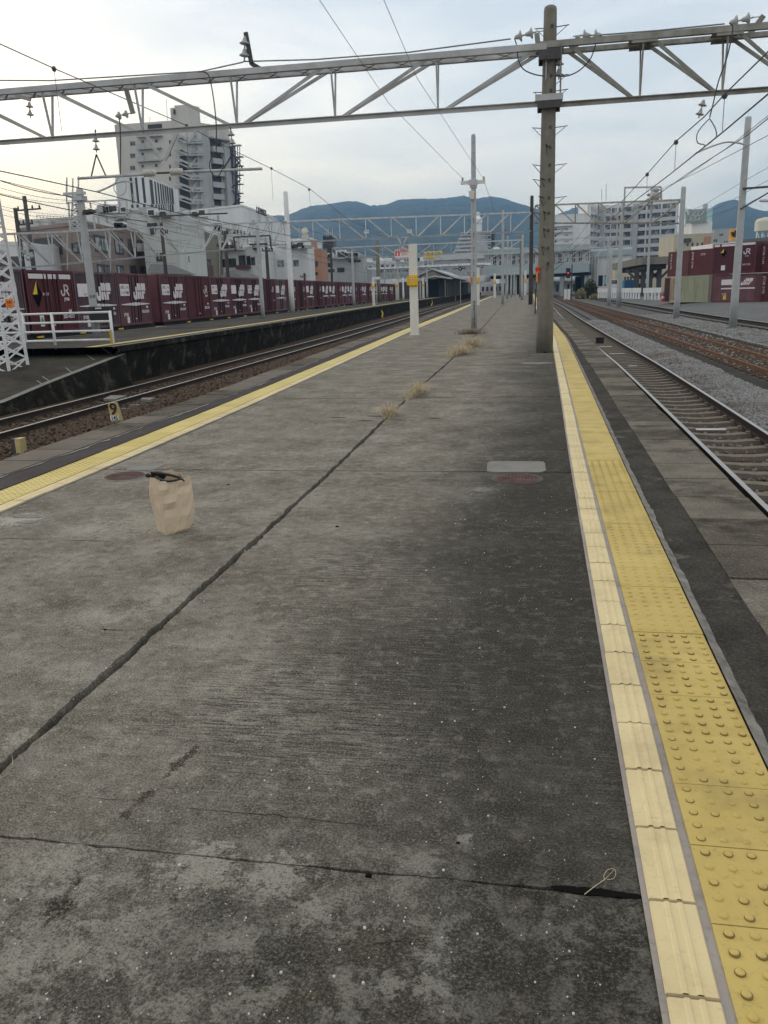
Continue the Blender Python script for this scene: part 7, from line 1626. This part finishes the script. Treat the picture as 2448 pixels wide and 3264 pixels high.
q = MB(); P = [A(2331, 743, 229.8), A(2336, 741, 229.8), A(2338, 745, 229.8), A(2334, 751, 229.8), A(2339, 751, 229.8)]; 
for u, v in zip(P, P[1:]): q.bar(u, v, .3, .3, up=(0, 1, 0))
q.bar(A(2344, 734, 229.8), A(2343, 757, 229.8), .3, .3, up=(0, 1, 0)); q.build('lettering', 'print_black', t)
t, W_, z1, poly = house('warehouse', 'low cream building with a dark eave at the right photo edge', 'building', [(2366, 190), (2520, 175)], 770, 'wall_white', 14)
q = MB(); W_[0].slab(q, -.5, W_[0].L, z1-.3, z1+.35, .01, .8); q.build('eave', 'roof_tile', t)
for x in (2384, 2424, 2434): W_[0].window(t, W_[0].rect(x, 785, x+7, 800), 'glass_pale', 'wall_grey', mull=0)
t = thing('water_tower', 'cream water tank on a white lattice stand at the right photo edge', 'water tank', A(2440, 760, 200)); c = A(2441, 716, 200); q = MB(); q.lathe(c-V3(0, 0, 1.3), [(2.2, 0), (2.2, 2.0), (1.8, 2.5), (.4, 2.8)], 20); q.build('tank', 'tank_cream', t, smooth=False); q = MB()
for dx in (-1.9, -.8, .4, 1.6): q.bar(c+V3(dx, -1, -1.4), c+V3(dx, -1, -4.4), .22, .22); q.bar(c+V3(dx, -1, -1.4), c+V3(dx+1.1, -1, -4.2), .14, .14)
q.bar(c+V3(-2.4, -1, -4.4), c+V3(2.4, -1, -4.4), .3, .3); q.build('stand', 'white_paint', t)
# open freight shelter
t = thing('freight_shelter', 'old concrete open shelter with branching columns beside the container yard', 'shelter', A(2000, 950, 140)); zr = A(2040, 838, 140).z; zr2 = A(2040, 825, 140).z
xl, xm, xr = A(1950, 850, 175), A(2046, 838, 138), A(2125, 850, 140)
q = MB(); q.prism([(xm.x, xm.y), (xr.x+1, xr.y), (xr.x+1, xr.y+40), (xl.x, xl.y)], zr-.3, zr2+.2); q.build('roof', 'pole_concrete', t)
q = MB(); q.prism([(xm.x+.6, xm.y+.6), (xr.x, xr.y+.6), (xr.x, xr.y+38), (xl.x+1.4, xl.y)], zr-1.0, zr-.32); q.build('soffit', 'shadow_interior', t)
for x in (2029, 2049, 2072, 2100):
    c = A(x, 900, 142); q = MB(); q.box(c.x-.35, c.x+.35, 141.8, 142.4, -.9, zr-.9); q.bar((c.x, 142.1, zr-2.6), (c.x-1.6, 142.1, zr-1.0), .4, .35); q.bar((c.x, 142.1, zr-2.6), (c.x+1.6, 142.1, zr-1.0), .4, .35); q.build('column', 'steel_dark', t)
q = MB(); q.prism([(xl.x+.5, 182), (xr.x+2, 176), (xr.x+2, 180), (xl.x+.5, 186)], -.9, 1.6); q.build('loading_bank', 'shadow_interior', t)
t = thing('low_building', 'long cream low building seen through the open freight shelter', 'building', A(1985, 900, 210)); q = MB(); a, b_ = A(1960, 880, 205), A(2160, 880, 205); q.prism([(a.x, 205), (b_.x, 205), (b_.x, 215), (a.x, 215)], -1, A(2000, 852, 205).z); q.build('wall', 'wall_cream', t); w_ = Wall(a, b_)
for x in (1990, 1999, 2008): w_.window(t, w_.rect(x, 882, x+6, 896), 'glass', mull=0)
# billboard-like white building and station bridge on the right
t, W_, z1, poly = house('station_annex', 'pale station annex wall with dark openings and an aqua poster, right of the bridge', 'building', [(1878, 235), (2010, 228)], 800, 'wall_white', 16)
for r_ in ((1906, 878, 1922, 912), (1928, 878, 1939, 912)): q = MB(); W_[0].slab(q, *W_[0].rect(*r_), .02, .06); q.build('opening', 'shadow_interior', t)
q = MB(); W_[0].slab(q, *W_[0].rect(1927, 882, 1936, 905), .08, .14); q.build('aqua_poster', 'container_aqua', t); q = MB(); W_[0].slab(q, 0, W_[0].L, z1-1.6, z1-.2, .02, .7); q.build('fascia', 'station_teal', t)
q = MB()
for x in (1886, 1893, 1902): u = W_[0].hit(x, 850)[0]; W_[0].slab(q, u-.25, u+.25, -1, z1-1.7, .5, 1.0)
q.build('pier', 'wall_grey', t)
t = thing('station_bridge', 'elevated pale green station concourse crossing over the tracks on the right', 'station building', A(1690, 880, 235)); a, b_ = A(1545, 850, 240), A(1880, 850, 232)
za, zb_, zc = A(1800, 800, 236).z, A(1800, 845, 236).z, A(1800, 868, 236).z; w_ = Wall(a, b_)
q = MB(); q.prism([(a.x, a.y), (b_.x, b_.y), (b_.x+1, b_.y+14), (a.x, a.y+14)], zc, za); q.build('wall', 'wall_grey', t)
q = MB(); w_.slab(q, 0, w_.L, za-.2, za+1.3, .02, 1.4); q.build('roof_fascia', 'station_teal', t); q = MB(); w_.slab(q, 0, w_.L, zc-.2, zb_, .02, 1.5); q.build('lower_fascia', 'station_teal', t)
for k in range(16): u = w_.L*(k+.3)/16; w_.window(t, (u, u+w_.L/16*.62, zb_+.6, za-.5), 'glass' if k % 3 else 'glass_pale', 'wall_white', mull=1)
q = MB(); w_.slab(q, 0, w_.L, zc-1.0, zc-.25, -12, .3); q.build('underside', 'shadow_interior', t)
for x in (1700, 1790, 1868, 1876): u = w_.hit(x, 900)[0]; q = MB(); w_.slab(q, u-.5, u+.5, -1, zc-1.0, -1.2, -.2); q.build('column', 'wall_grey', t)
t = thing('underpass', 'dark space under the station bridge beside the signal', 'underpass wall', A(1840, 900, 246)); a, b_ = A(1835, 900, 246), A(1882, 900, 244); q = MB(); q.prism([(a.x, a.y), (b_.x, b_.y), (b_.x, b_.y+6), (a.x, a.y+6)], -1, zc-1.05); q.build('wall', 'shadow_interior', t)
t = thing('far_platform_building', 'busy pale low buildings seen under the station bridge on the right', 'building', A(1780, 920, 290)); q = MB(); a, b_ = A(1700, 900, 300), A(1840, 900, 300); q.prism([(a.x, 300), (b_.x, 300), (b_.x, 310), (a.x, 310)], -1, 3.2); q.build('wall', 'wall_white', t); w_ = Wall(a, b_)
for k in range(8): q = MB(); w_.slab(q, w_.L*k/8+.4, w_.L*(k+.6)/8, -.2, 2.2, .01, .1); q.build('opening', 'recess_dark', t)
q = MB(); w_.slab(q, 0, w_.L, 3.2, 3.8, .0, 6); q.build('canopy', 'roof_metal', t)
t = thing('relay_cabinet', 'small white double cabinet beside the signal', 'cabinet', A(1808, 925, 165)); c = A(1808, 925, 165); q = MB(); q.box(c.x-.55, c.x-.04, 164.6, 165.4, -.9, 1.0); q.box(c.x+.04, c.x+.55, 164.6, 165.4, -.9, 1.0); q.build('cabinet_body', 'white_paint', t)
# ---- central station: white overpass left part, canopy of left platform, hotel, sign
t = thing('station_bridge', 'long white covered footbridge with zigzag lattice side left of the slim grey pole', 'footbridge', A(1200, 870, 215)); a, b_ = A(1180, 860, 222), A(1545, 860, 215); w_ = Wall(a, b_); zt, zb_ = A(1300, 848, 219).z, A(1300, 887, 219).z
q = MB(); q.prism([(a.x, a.y), (b_.x, b_.y), (b_.x, b_.y+5), (a.x, a.y+5)], zb_, zt-.6); q.build('wall', 'wall_grey', t); q = MB(); w_.slab(q, -.5, w_.L, zt-.5, zt, -5.3, .6); q.build('roof', 'white_paint', t)
q = MB(); w_.slab(q, 0, w_.L, zb_-1.5, zb_-.02, -5, .3); q.build('lower_fascia', 'wall_white', t)
q = MB(); n_ = 26
for k in range(n_): a0, a1 = w_.L*k/n_, w_.L*(k+.5)/n_; a2 = w_.L*(k+1)/n_; q.bar(w_.pt(a0, zb_+.2, .2), w_.pt(a1, (zb_+zt)/2, .2), .14, .14); q.bar(w_.pt(a1, (zb_+zt)/2, .2), w_.pt(a2, zb_+.2, .2), .14, .14)
q.build('lattice', 'galvanised', t)
q = MB()
for k in range(14): w_.slab(q, w_.L*(k+.2)/14, w_.L*(k+.8)/14, (zb_+zt)/2+.2, zt-.8, .01, .05)
q.build('window_row', 'glass_pale', t)
t = thing('station_building', 'white flat station building in the middle distance under the hotel', 'station building', A(1420, 850, 260)); zt = A(1500, 812, 260).z; a, b_ = A(1390, 860, 262), A(1745, 860, 258); w_ = Wall(a, b_)
q = MB(); q.prism([(a.x, a.y), (b_.x, b_.y), (b_.x, b_.y+20), (a.x, a.y+20)], A(1500, 885, 260).z, zt); q.build('wall', 'wall_grey', t); q = MB(); w_.slab(q, 0, w_.L, zt-1.2, zt+.3, .01, 1.0); q.build('roof_fascia', 'balcony_white', t)
for k in range(20):
    if 3 < k < 19: u = w_.L*(k+.25)/20; w_.window(t, (u, u+w_.L/40, zt-4.8, zt-2.6), 'glass', 'wall_grey', mull=0)
q = MB(); a_, b2_ = A(1610, 830, 256), A(1745, 830, 256); q.box(a_.x, b2_.x, 250, 256, A(1650, 855, 256).z, A(1650, 798, 256).z); q.build('upper_block', 'wall_white', t)
q = MB(); c = A(1583, 803, 256); q.lathe(c-V3(0, 0, 1), [(1.3, 0), (1.3, 1.6), (.8, 2.2), (.1, 2.4)], 16); q.build('roof_tank', 'tank_cream', t, smooth=False)
# diamond shaped board
t = thing('diamond_sign', 'black diamond shaped board with a pale centre, left of the slim grey pole', 'sign', A(1467, 857, 120)); c = A(1467, 857, 120); q = MB(); q.plate([c+V3(-.34, 0, 0), c+V3(0, 0, -.34), c+V3(.34, 0, 0), c+V3(0, 0, .34)], (0, 1, 0), .06); q.build('board', 'print_black', t); q = MB(); q.plate([c+V3(-.12, -.02, 0), c+V3(0, -.02, -.12), c+V3(.12, -.02, 0), c+V3(0, -.02, .12)], (0, 1, 0), .02); q.build('pale_centre', 'white_sign', t); q = MB(); q.tube([c+V3(0, .1, -.3), V3(c.x, 120.1, -.9)], .04, 6); q.build('sign_post', 'galvanised', t)
# left platform canopy
t = thing('platform_canopy', 'long gabled canopy with pale posts over the left platform in the distance', 'canopy', A(1376, 940, 165)); Y0 = 165
def cpt(px, py, Y=Y0): return A(px, py, Y)
ridge, le, re_ = cpt(1378, 860), cpt(1322, 884), cpt(1438, 882)
dirc = V3(-(interp(LP, 300)-interp(LP, 165))/-135*1.0, 1, 0); dirc = V3((interp(LP, 300)-interp(LP, 165))/135, 1, 0)
far = dirc*110
q = MB(); th = V3(0, 0, .25)
q.hexa([le, ridge, ridge+far, le+far, le+th, ridge+th, ridge+th+far, le+th+far]); q.hexa([ridge+V3(.01, 0, 0), re_, re_+far, ridge+far+V3(.01, 0, 0), ridge+th+V3(.01, 0, 0), re_+th, re_+th+far, ridge+th+far+V3(.01, 0, 0)]); q.build('roof', 'roof_metal', t)
q = MB(); q.plate([le+V3(.6, .1, -.1), V3(ridge.x, Y0+.1, le.z-.5), re_+V3(-.6, .1, -.1), ridge+V3(0, .1, -.2)], (0, 1, 0), .1); q.build('gable', 'pole_concrete', t)
q = MB(); q.bar(cpt(1326, 893), cpt(1388, 880)+V3(0, -.2, 0), .3, .3); q.bar(cpt(1388, 880)+V3(0, -.2, 0), cpt(1442, 876+12), .3, .3); q.build('gable_beam', 'galvanised', t)
for k in range(22):
    f_ = k*5.0; p = V3(re_.x-1.2, Y0+.3, 0)+dirc*f_; q = MB(); q.box(p.x-.09, p.x+.09, p.y-.09, p.y+.09, ZL, re_.z-.1); q.build('canopy_post', 'pole_concrete', t)
    if k % 3 == 0: p = V3(le.x+1.0, Y0+.3, 0)+dirc*f_; q = MB(); q.box(p.x-.14, p.x+.14, p.y-.14, p.y+.14, ZL, le.z-.1); q.build('canopy_post', 'galvanised', t)
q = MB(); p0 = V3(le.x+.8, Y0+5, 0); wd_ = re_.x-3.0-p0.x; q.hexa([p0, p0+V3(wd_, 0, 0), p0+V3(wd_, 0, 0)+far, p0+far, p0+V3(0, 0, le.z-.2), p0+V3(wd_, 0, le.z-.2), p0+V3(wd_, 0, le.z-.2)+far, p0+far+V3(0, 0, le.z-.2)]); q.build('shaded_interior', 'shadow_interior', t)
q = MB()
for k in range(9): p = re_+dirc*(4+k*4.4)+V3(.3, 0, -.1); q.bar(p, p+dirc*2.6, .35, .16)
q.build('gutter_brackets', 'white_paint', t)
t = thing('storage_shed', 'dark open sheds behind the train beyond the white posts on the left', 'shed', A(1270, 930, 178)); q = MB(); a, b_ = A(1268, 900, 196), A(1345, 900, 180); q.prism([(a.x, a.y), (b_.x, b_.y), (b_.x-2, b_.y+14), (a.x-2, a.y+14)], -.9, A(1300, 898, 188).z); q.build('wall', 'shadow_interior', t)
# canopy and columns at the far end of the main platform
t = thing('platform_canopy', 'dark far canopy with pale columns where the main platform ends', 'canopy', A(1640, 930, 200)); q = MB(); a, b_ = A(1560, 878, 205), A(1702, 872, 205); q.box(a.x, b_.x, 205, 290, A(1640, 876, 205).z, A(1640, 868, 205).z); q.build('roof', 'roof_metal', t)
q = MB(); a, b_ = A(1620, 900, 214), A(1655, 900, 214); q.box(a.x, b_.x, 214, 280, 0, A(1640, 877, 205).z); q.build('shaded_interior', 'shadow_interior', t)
for x in (1612, 1618, 1628, 1638, 1645): c = A(x, 920, 208); q = MB(); q.box(c.x-.18, c.x+.18, 207.8, 208.2, 0, A(1640, 877, 205).z); q.build('canopy_post', 'galvanised', t)
t = thing('parked_train', 'pale train carriages waiting in the distance right of the left platform wall', 'train', A(1560, 920, 235)); q = MB(); a, b_ = A(1535, 905, 240), A(1602, 905, 238); q.box(a.x, b_.x, 238, 260, -.2, 2.9); q.build('carriage_body', 'container_white', t)
for k in range(5): u = a.x+(b_.x-a.x)*(k+.2)/5; q = MB(); q.box(u, u+(b_.x-a.x)*.1, 237.9, 238, 1.0, 2.1); q.build('carriage_window', 'glass', t)
# hotel tower
hp = [A(1470, 800, 520), A(1562, 800, 515), A(1578, 800, 530)]
t = thing('hotel_tower', 'white stepped hotel tower with dark framed window rows behind the slim grey pole', 'building', (hp[0].x, hp[0].y, -1)); w1 = Wall(hp[0], hp[1]); ztop = A(1520, 738, 518).z
for k in range(6):
    y0 = 738+12.2*k; z_b, z_t = A(1520, y0+12.2, 518).z, A(1520, y0, 518).z; xl_ = A(1468-4.4*k, 800, 518).x; q = MB()
    q.prism([(xl_, hp[0].y), (hp[1].x, hp[1].y), (hp[1].x+1, hp[1].y+24), (xl_, hp[0].y+24)], z_b, z_t-.01 if k else z_t); q.build('storey', 'wall_grey', t)
    q = MB(); q.box(xl_-.2, A(1512, 800, 518).x, hp[0].y-3.2, hp[0].y-.6, z_b, z_b+1.0); q.build('balcony', 'balcony_white', t)
    for x in (1533, 1543, 1551, 1558): u0, u1, za, zb_ = w1.rect(x-1, y0+2.5, x+6, y0+10); w1.window(t, (u0, u1, za, zb_), 'shadow_interior', 'recess_dark', mull=0, fw=.2)
    q = MB(); w1.slab(q, *w1.rect(1494, y0+4, 1500, y0+9)[:2], z_b+1.2, z_t-.6, .05, .1) if False else [w1.slab(q, *w1.rect(xx, y0+4, xx+8, y0+10), .05, .12) for xx in (1476, 1490, 1504)]; q.build('window_row', 'recess_dark', t)
q = MB(); q.prism([(A(1440, 800, 518).x, hp[0].y-4), (hp[1].x+2, hp[1].y-4), (hp[1].x+2, hp[1].y+30), (A(1440, 800, 518).x, hp[0].y+30)], -1, A(1520, 811, 518).z); q.build('base_block', 'wall_grey', t)
q = MB(); a, b_ = A(1518, 740, 520), A(1533, 740, 520); q.box(a.x, b_.x, 520, 530, ztop, A(1525, 712, 520).z); q.build('lift_block', 'wall_white', t)
q = MB(); c = A(1523, 712, 522); q.lathe(c, [(2.6, 0), (2.8, 2.2), (1.2, 4), (1.2, 6), (.2, 6.5)], 14); q.build('roof_turret', 'white_paint', t)
q = MB(); a, b_ = A(1563, 760, 530), A(1578, 760, 530); q.box(a.x, b_.x, 522, 540, -1, A(1570, 741, 530).z); q.build('dark_wing', 'navy_panel', t)
t = thing('rooftop_sign', 'yellow rooftop sign with dark Japanese lettering on a white building', 'billboard', A(1350, 820, 300)); q = MB(); q.plate([A(1351, 822, 300), A(1409, 820, 300), A(1409, 800, 300), A(1351, 802, 300)], (0, 1, 0), 1.0); q.build('panel', 'sign_yellow', t)
q = MB(); q.plate([A(1350, 822, 299.8), A(1359, 821.7, 299.8), A(1359, 801.7, 299.8), A(1350, 802, 299.8)], (0, 1, 0), .1); q.build('pink_panel', 'sign_pink', t)
text('lettering', 'スーパーホテル', 1.6, 'print_brown', t, A(1383, 811, 299.7), (1, 0, .0), extr=.03, width=(A(1404, 811, 300)-A(1362, 811, 300)).length, bold=.04)
t, W_, z1, poly = house('office_building', 'white building under the yellow rooftop sign', 'building', [(1350, 302), (1412, 302)], 823, 'wall_white', 10)
for k in range(4): q = MB(); W_[0].slab(q, W_[0].L*(k+.15)/4, W_[0].L*(k+.85)/4, z1-4.0, z1-1.0, .02, .08); q.build('window', 'glass_pale', t)
# emergency stop sign hung from the gantry
t = thing('emergency_stop_sign', 'white hanging sign with a red bordered pictogram reading emergency stop button in Japanese', 'sign', A(1282, 800, 64)); Ys = 64
a, b_ = A(1258, 826, Ys), A(1308, 793, Ys); q = MB(); q.box(a.x, b_.x+.05, Ys, Ys+.08, a.z, b_.z); q.build('board', 'white_sign', t)
q = MB(); n_ = 9
for k in range(n_):
    x0 = a.x+(b_.x-a.x)*k/n_; w_ = (b_.x-a.x)/n_*.5
    for z_ in (a.z+.02, b_.z-.10): q.hexa([(x0, Ys-.012, z_), (x0+w_, Ys-.012, z_), (x0+w_, Ys-.002, z_), (x0, Ys-.002, z_), (x0+w_*.6, Ys-.012, z_+.08), (x0+w_*1.6, Ys-.012, z_+.08), (x0+w_*1.6, Ys-.002, z_+.08), (x0+w_*.6, Ys-.002, z_+.08)])
q.build('hazard_border', 'red_paint', t)
c0_, c1_ = A(1260, 816, Ys), A(1274, 803, Ys); q = MB(); q.box(c0_.x, c1_.x, Ys-.012, Ys-.002, c0_.z, c1_.z+.05); q.build('red_panel', 'red_paint', t)
q = MB(); xm_ = (c0_.x+c1_.x)/2; q.box(xm_-.05, xm_+.05, Ys-.02, Ys-.013, c0_.z+.03, c1_.z-.08); q.box(xm_-.025, xm_+.025, Ys-.02, Ys-.013, c1_.z-.08, c1_.z+.0); q.build('pictogram', 'white_sign', t)
text('lettering', '非常停止', .19, 'red_paint', t, A(1290, 802, Ys-.02), (1, 0, 0), extr=.004, width=.72); text('lettering', 'ボタン', .17, 'red_paint', t, A(1290, 811, Ys-.02), (1, 0, 0), extr=.004, width=.5)
q = MB(); P = [A(1264, 752, Ys), A(1282, 782, Ys), A(1298, 752, Ys)]; q.bar(P[0], P[1], .10, .08, up=(0, 1, 0)); q.bar(P[2], P[1]+V3(.06, 0, 0), .10, .08, up=(0, 1, 0)); q.bar(P[1]+V3(0, 0, .06), A(1282, 794, Ys), .2, .08, up=(0, 1, 0)); q.build('hanger', 'galvanised', t)
for i, (x, y) in enumerate(((1168, 738), (1305, 736))): t = thing('number_plate', 'small white number plate on the lower chord of the long gantry, %s one' % ('left' if i == 0 else 'right'), 'sign', A(x, y, 66), 'number plates on the long gantry'); q = MB(); a, b_ = A(x-7, y+6, 66), A(x+7, y-5, 66); q.box(a.x, b_.x, 66, 66.05, a.z, b_.z); q.build('plate', 'white_sign', t); text('lettering', '11' if i == 0 else '10', .2, 'print_black', t, A(x, y, 65.98), (1, 0, 0), extr=.004)
# white boards and direction signs on the left platform
for i, (x0, y0, x1, y1, Y) in enumerate(((1186, 882, 1211, 891, 100), (1252, 889, 1266, 900, 140), (1355, 890, 1361, 897, 160))):
    t = thing('platform_sign', ['white and pink station board above the red lamp arm', 'small white board beside the second yellow box post', 'small white square board near the canopy'][i], 'sign', A(x0, y1, Y), 'white boards on the left platform'); q = MB(); a, b_ = A(x0, y1, Y), A(x1, y0, Y); q.box(a.x, b_.x, Y, Y+.08, a.z, b_.z); q.build('board', 'white_sign', t)
    q = MB(); q.tube([((a.x+b_.x)/2, Y+.1, ZL), ((a.x+b_.x)/2, Y+.1, a.z)], .05, 6); q.build('sign_post', 'galvanised', t)
# generic background roofs filling the skyline between named buildings
for i, (x0, x1, yt, Y, m) in enumerate(((1100, 1190, 842, 330, 'wall_grey'), (1180, 1262, 836, 340, 'wall_white'), (1262, 1345, 838, 360, 'wall_grey'), (1400, 1470, 826, 380, 'wall_grey'), (1590, 1700, 800, 420, 'wall_white'), (1700, 1762, 812, 400, 'wall_grey'), (866, 932, 786, 240, 'wall_grey'), (1016, 1045, 812, 240, 'wall_grey'), (2320, 2372, 778, 300, 'wall_white'))):
    d_ = ['first grey low block left of the footbridge roofline', 'white low block above the footbridge', 'grey low block beneath the hanging sign', 'grey block left of the hotel base', 'white rooftop right of the hotel', 'grey rooftop left of the concrete pole', 'grey block right of the tall white building', 'grey sliver between the orange house and dark tower', 'white block behind the orange upright sign'][i]
    t, W_, z1, poly = house('distant_building', d_, 'building', [(x0, Y), (x1, Y)], yt, m, 16, parapet=.4, group='distant roofs before the hills')
    for k in range(max(2, int((x1-x0)/14))): nw = max(2, int((x1-x0)/14)); q = MB(); W_[0].slab(q, W_[0].L*(k+.2)/nw, W_[0].L*(k+.75)/nw, z1-2.6, z1-1.2, .02, .1); q.build('window', 'glass', t)
    q = MB(); R = random.Random(i)
    for _ in range(3): u = R.uniform(.1, .8)*W_[0].L; p = W_[0].pt(u, z1+.4, -3); s_ = R.uniform(.8, 1.8); q.box(p.x, p.x+s_*1.6, p.y, p.y+2, z1+.4, z1+.4+s_)
    q.build('roof_unit', 'wall_white', t)
# shrubs by the tracks on the right
def bush(label, x0, x1, Y, h, m, n, seed):
    R = random.Random(seed); a, b_ = A(x0, 930, Y), A(x1, 930, Y); q = MB()
    for _ in range(n):
        u = R.random(); hh = h*(.35+.65*math.sin(math.pi*min(.97, max(.03, u)))**.5)*R.uniform(.5, 1.05); x = a.x+(b_.x-a.x)*u; y = Y+R.uniform(-1.5, 2.5); z = -.9+hh*R.random()**.7
        s_ = R.uniform(.10, .26); d1 = V3(R.gauss(0, 1), R.gauss(0, 1), R.gauss(0, 1)).normalized()*s_; d2 = d1.cross(V3(R.gauss(0, 1), R.gauss(0, 1), R.gauss(0, 1))).normalized()*s_*.6; c = V3(x, y, z)
        q.quad(c-d1-d2, c+d1-d2*.4, c+d1+d2*.4, c-d1+d2)
    o = q.build('bush', m, None, loc=(a.x, Y, -.9)); return tag(o, label, 'bush', 'bushes beside the right tracks')
bush('dark green bush under the end of the station bridge', 1858, 1904, 172, 3.6, 'foliage', 2600, 1)
bush('straw coloured weeds left of the dark green bush', 1835, 1868, 168, 2.0, 'foliage_straw', 900, 2)
bush('low straw weeds in front of the white guard rail', 1880, 1932, 158, 1.0, 'foliage_straw', 1100, 3)
# ================================================================== HILLS
def hill(name, prof, Y, seed, rough=7.0, depth=2200):
    R = np.random.default_rng(seed); xs = np.linspace(prof[0][0], prof[-1][0], 260); ys = np.interp(xs, [p[0] for p in prof], [p[1] for p in prof])
    ys = ys+np.convolve(R.normal(0, 1.1, len(xs)), np.ones(2)/2, 'same')+np.convolve(R.normal(0, 2.0, len(xs)), np.ones(9)/9, 'same')
    rows = 70; V = []; n = len(xs)
    nz = np.zeros((rows, n))
    for o_, am in ((3, 1.0), (7, .55), (16, .3), (40, .16)):
        g = R.normal(0, 1, (rows//2*1+o_, o_*3)); gi = np.array([np.interp(np.linspace(0, o_*3-1, n), np.arange(o_*3), r_) for r_ in g]); gr_ = np.array([np.interp(np.linspace(0, o_, rows), np.arange(gi.shape[0]), gi[:, j]) for j in range(n)]).T; nz += gr_*am
    for r_ in range(rows):
        f_ = r_/(rows-1)      # 0 = foot (near), 1 = ridge
        for j in range(n):
            top = A(xs[j], ys[j], Y); prof_h = math.sin(f_*math.pi/2)**.85
            y = Y-depth*(1-f_)**1.0; x = top.x*(y/Y)
            z = -2+(top.z*y/Y+2)*(prof_h+nz[r_, j]*.035*math.sin(math.pi*f_)**.7)
            V.append((x, y, z))
    Fc = [(r_*n+j, r_*n+j+1, (r_+1)*n+j+1, (r_+1)*n+j) for r_ in range(rows-1) for j in range(n-1)]
    # back slope
    b0 = len(V); 
    for j in range(n): top = A(xs[j], ys[j], Y); V.append((top.x, Y+900, -2))
    Fc += [((rows-1)*n+j, (rows-1)*n+j+1, b0+j+1, b0+j) for j in range(n-1)]
    me = bpy.data.meshes.new(name); me.from_pydata(V, [], Fc); me.materials.append(MAT['forest']); me.polygons.foreach_set('use_smooth', [True]*len(me.polygons)); o = bpy.data.objects.new(name, me); COL.objects.link(o); return tag(o, kind='structure')
hill('hills', [(560, 740), (700, 705), (815, 695), (865, 690), (915, 686), (960, 667), (1000, 655), (1050, 650), (1080, 645), (1100, 640), (1140, 642), (1180, 655), (1230, 652), (1270, 638), (1320, 634), (1380, 634), (1440, 628), (1480, 624), (1520, 632), (1560, 626), (1600, 628), (1640, 645), (1680, 656), (1720, 668), (1780, 700), (1830, 730), (1900, 760)], 2900, 1, 14)
hill('hills', [(1690, 740), (1740, 700), (1790, 678), (1830, 662), (1865, 658), (1900, 662), (1960, 690), (2040, 740)], 3300, 2, 8, 1500)
hill('hills', [(2120, 800), (2180, 745), (2230, 700), (2262, 665), (2290, 648), (2320, 638), (2345, 635), (2372, 648), (2400, 664), (2440, 672), (2500, 668), (2600, 640), (2750, 620), (3100, 640), (3600, 600), (4400, 640), (5200, 660)], 2800, 3, 12)
hill('hills', [(-3400, 560), (-2400, 620), (-1500, 590), (-900, 640), (-500, 690), (-200, 760), (0, 800), (300, 780), (560, 745), (700, 760)], 3400, 4, 8)
# ================================================================== HAZE
me = bpy.data.meshes.new('haze'); bx = (-4300, 4300, -900, 4350, -3.5, 460)
vv = [(x, y, z) for z in bx[4:] for x, y in ((bx[0], bx[2]), (bx[1], bx[2]), (bx[1], bx[3]), (bx[0], bx[3]))]
me.from_pydata(vv, [], [(3, 2, 1, 0), (4, 5, 6, 7), (0, 1, 5, 4), (1, 2, 6, 5), (2, 3, 7, 6), (3, 0, 4, 7)])
hz = bpy.data.objects.new('haze', me); COL.objects.link(hz); tag(hz, kind='stuff')
m = bpy.data.materials.new('haze'); m.use_nodes = True; nt = m.node_tree; nt.nodes.clear(); o_ = N(nt, 'ShaderNodeOutputMaterial'); v_ = N(nt, 'ShaderNodeVolumePrincipled')
v_.inputs['Color'].default_value = (.27, .53, .88, 1); v_.inputs['Density'].default_value = HAZE_D; v_.inputs['Anisotropy'].default_value = 0.0
L(nt, v_.outputs[0], o_.inputs['Volume']); me.materials.append(m)
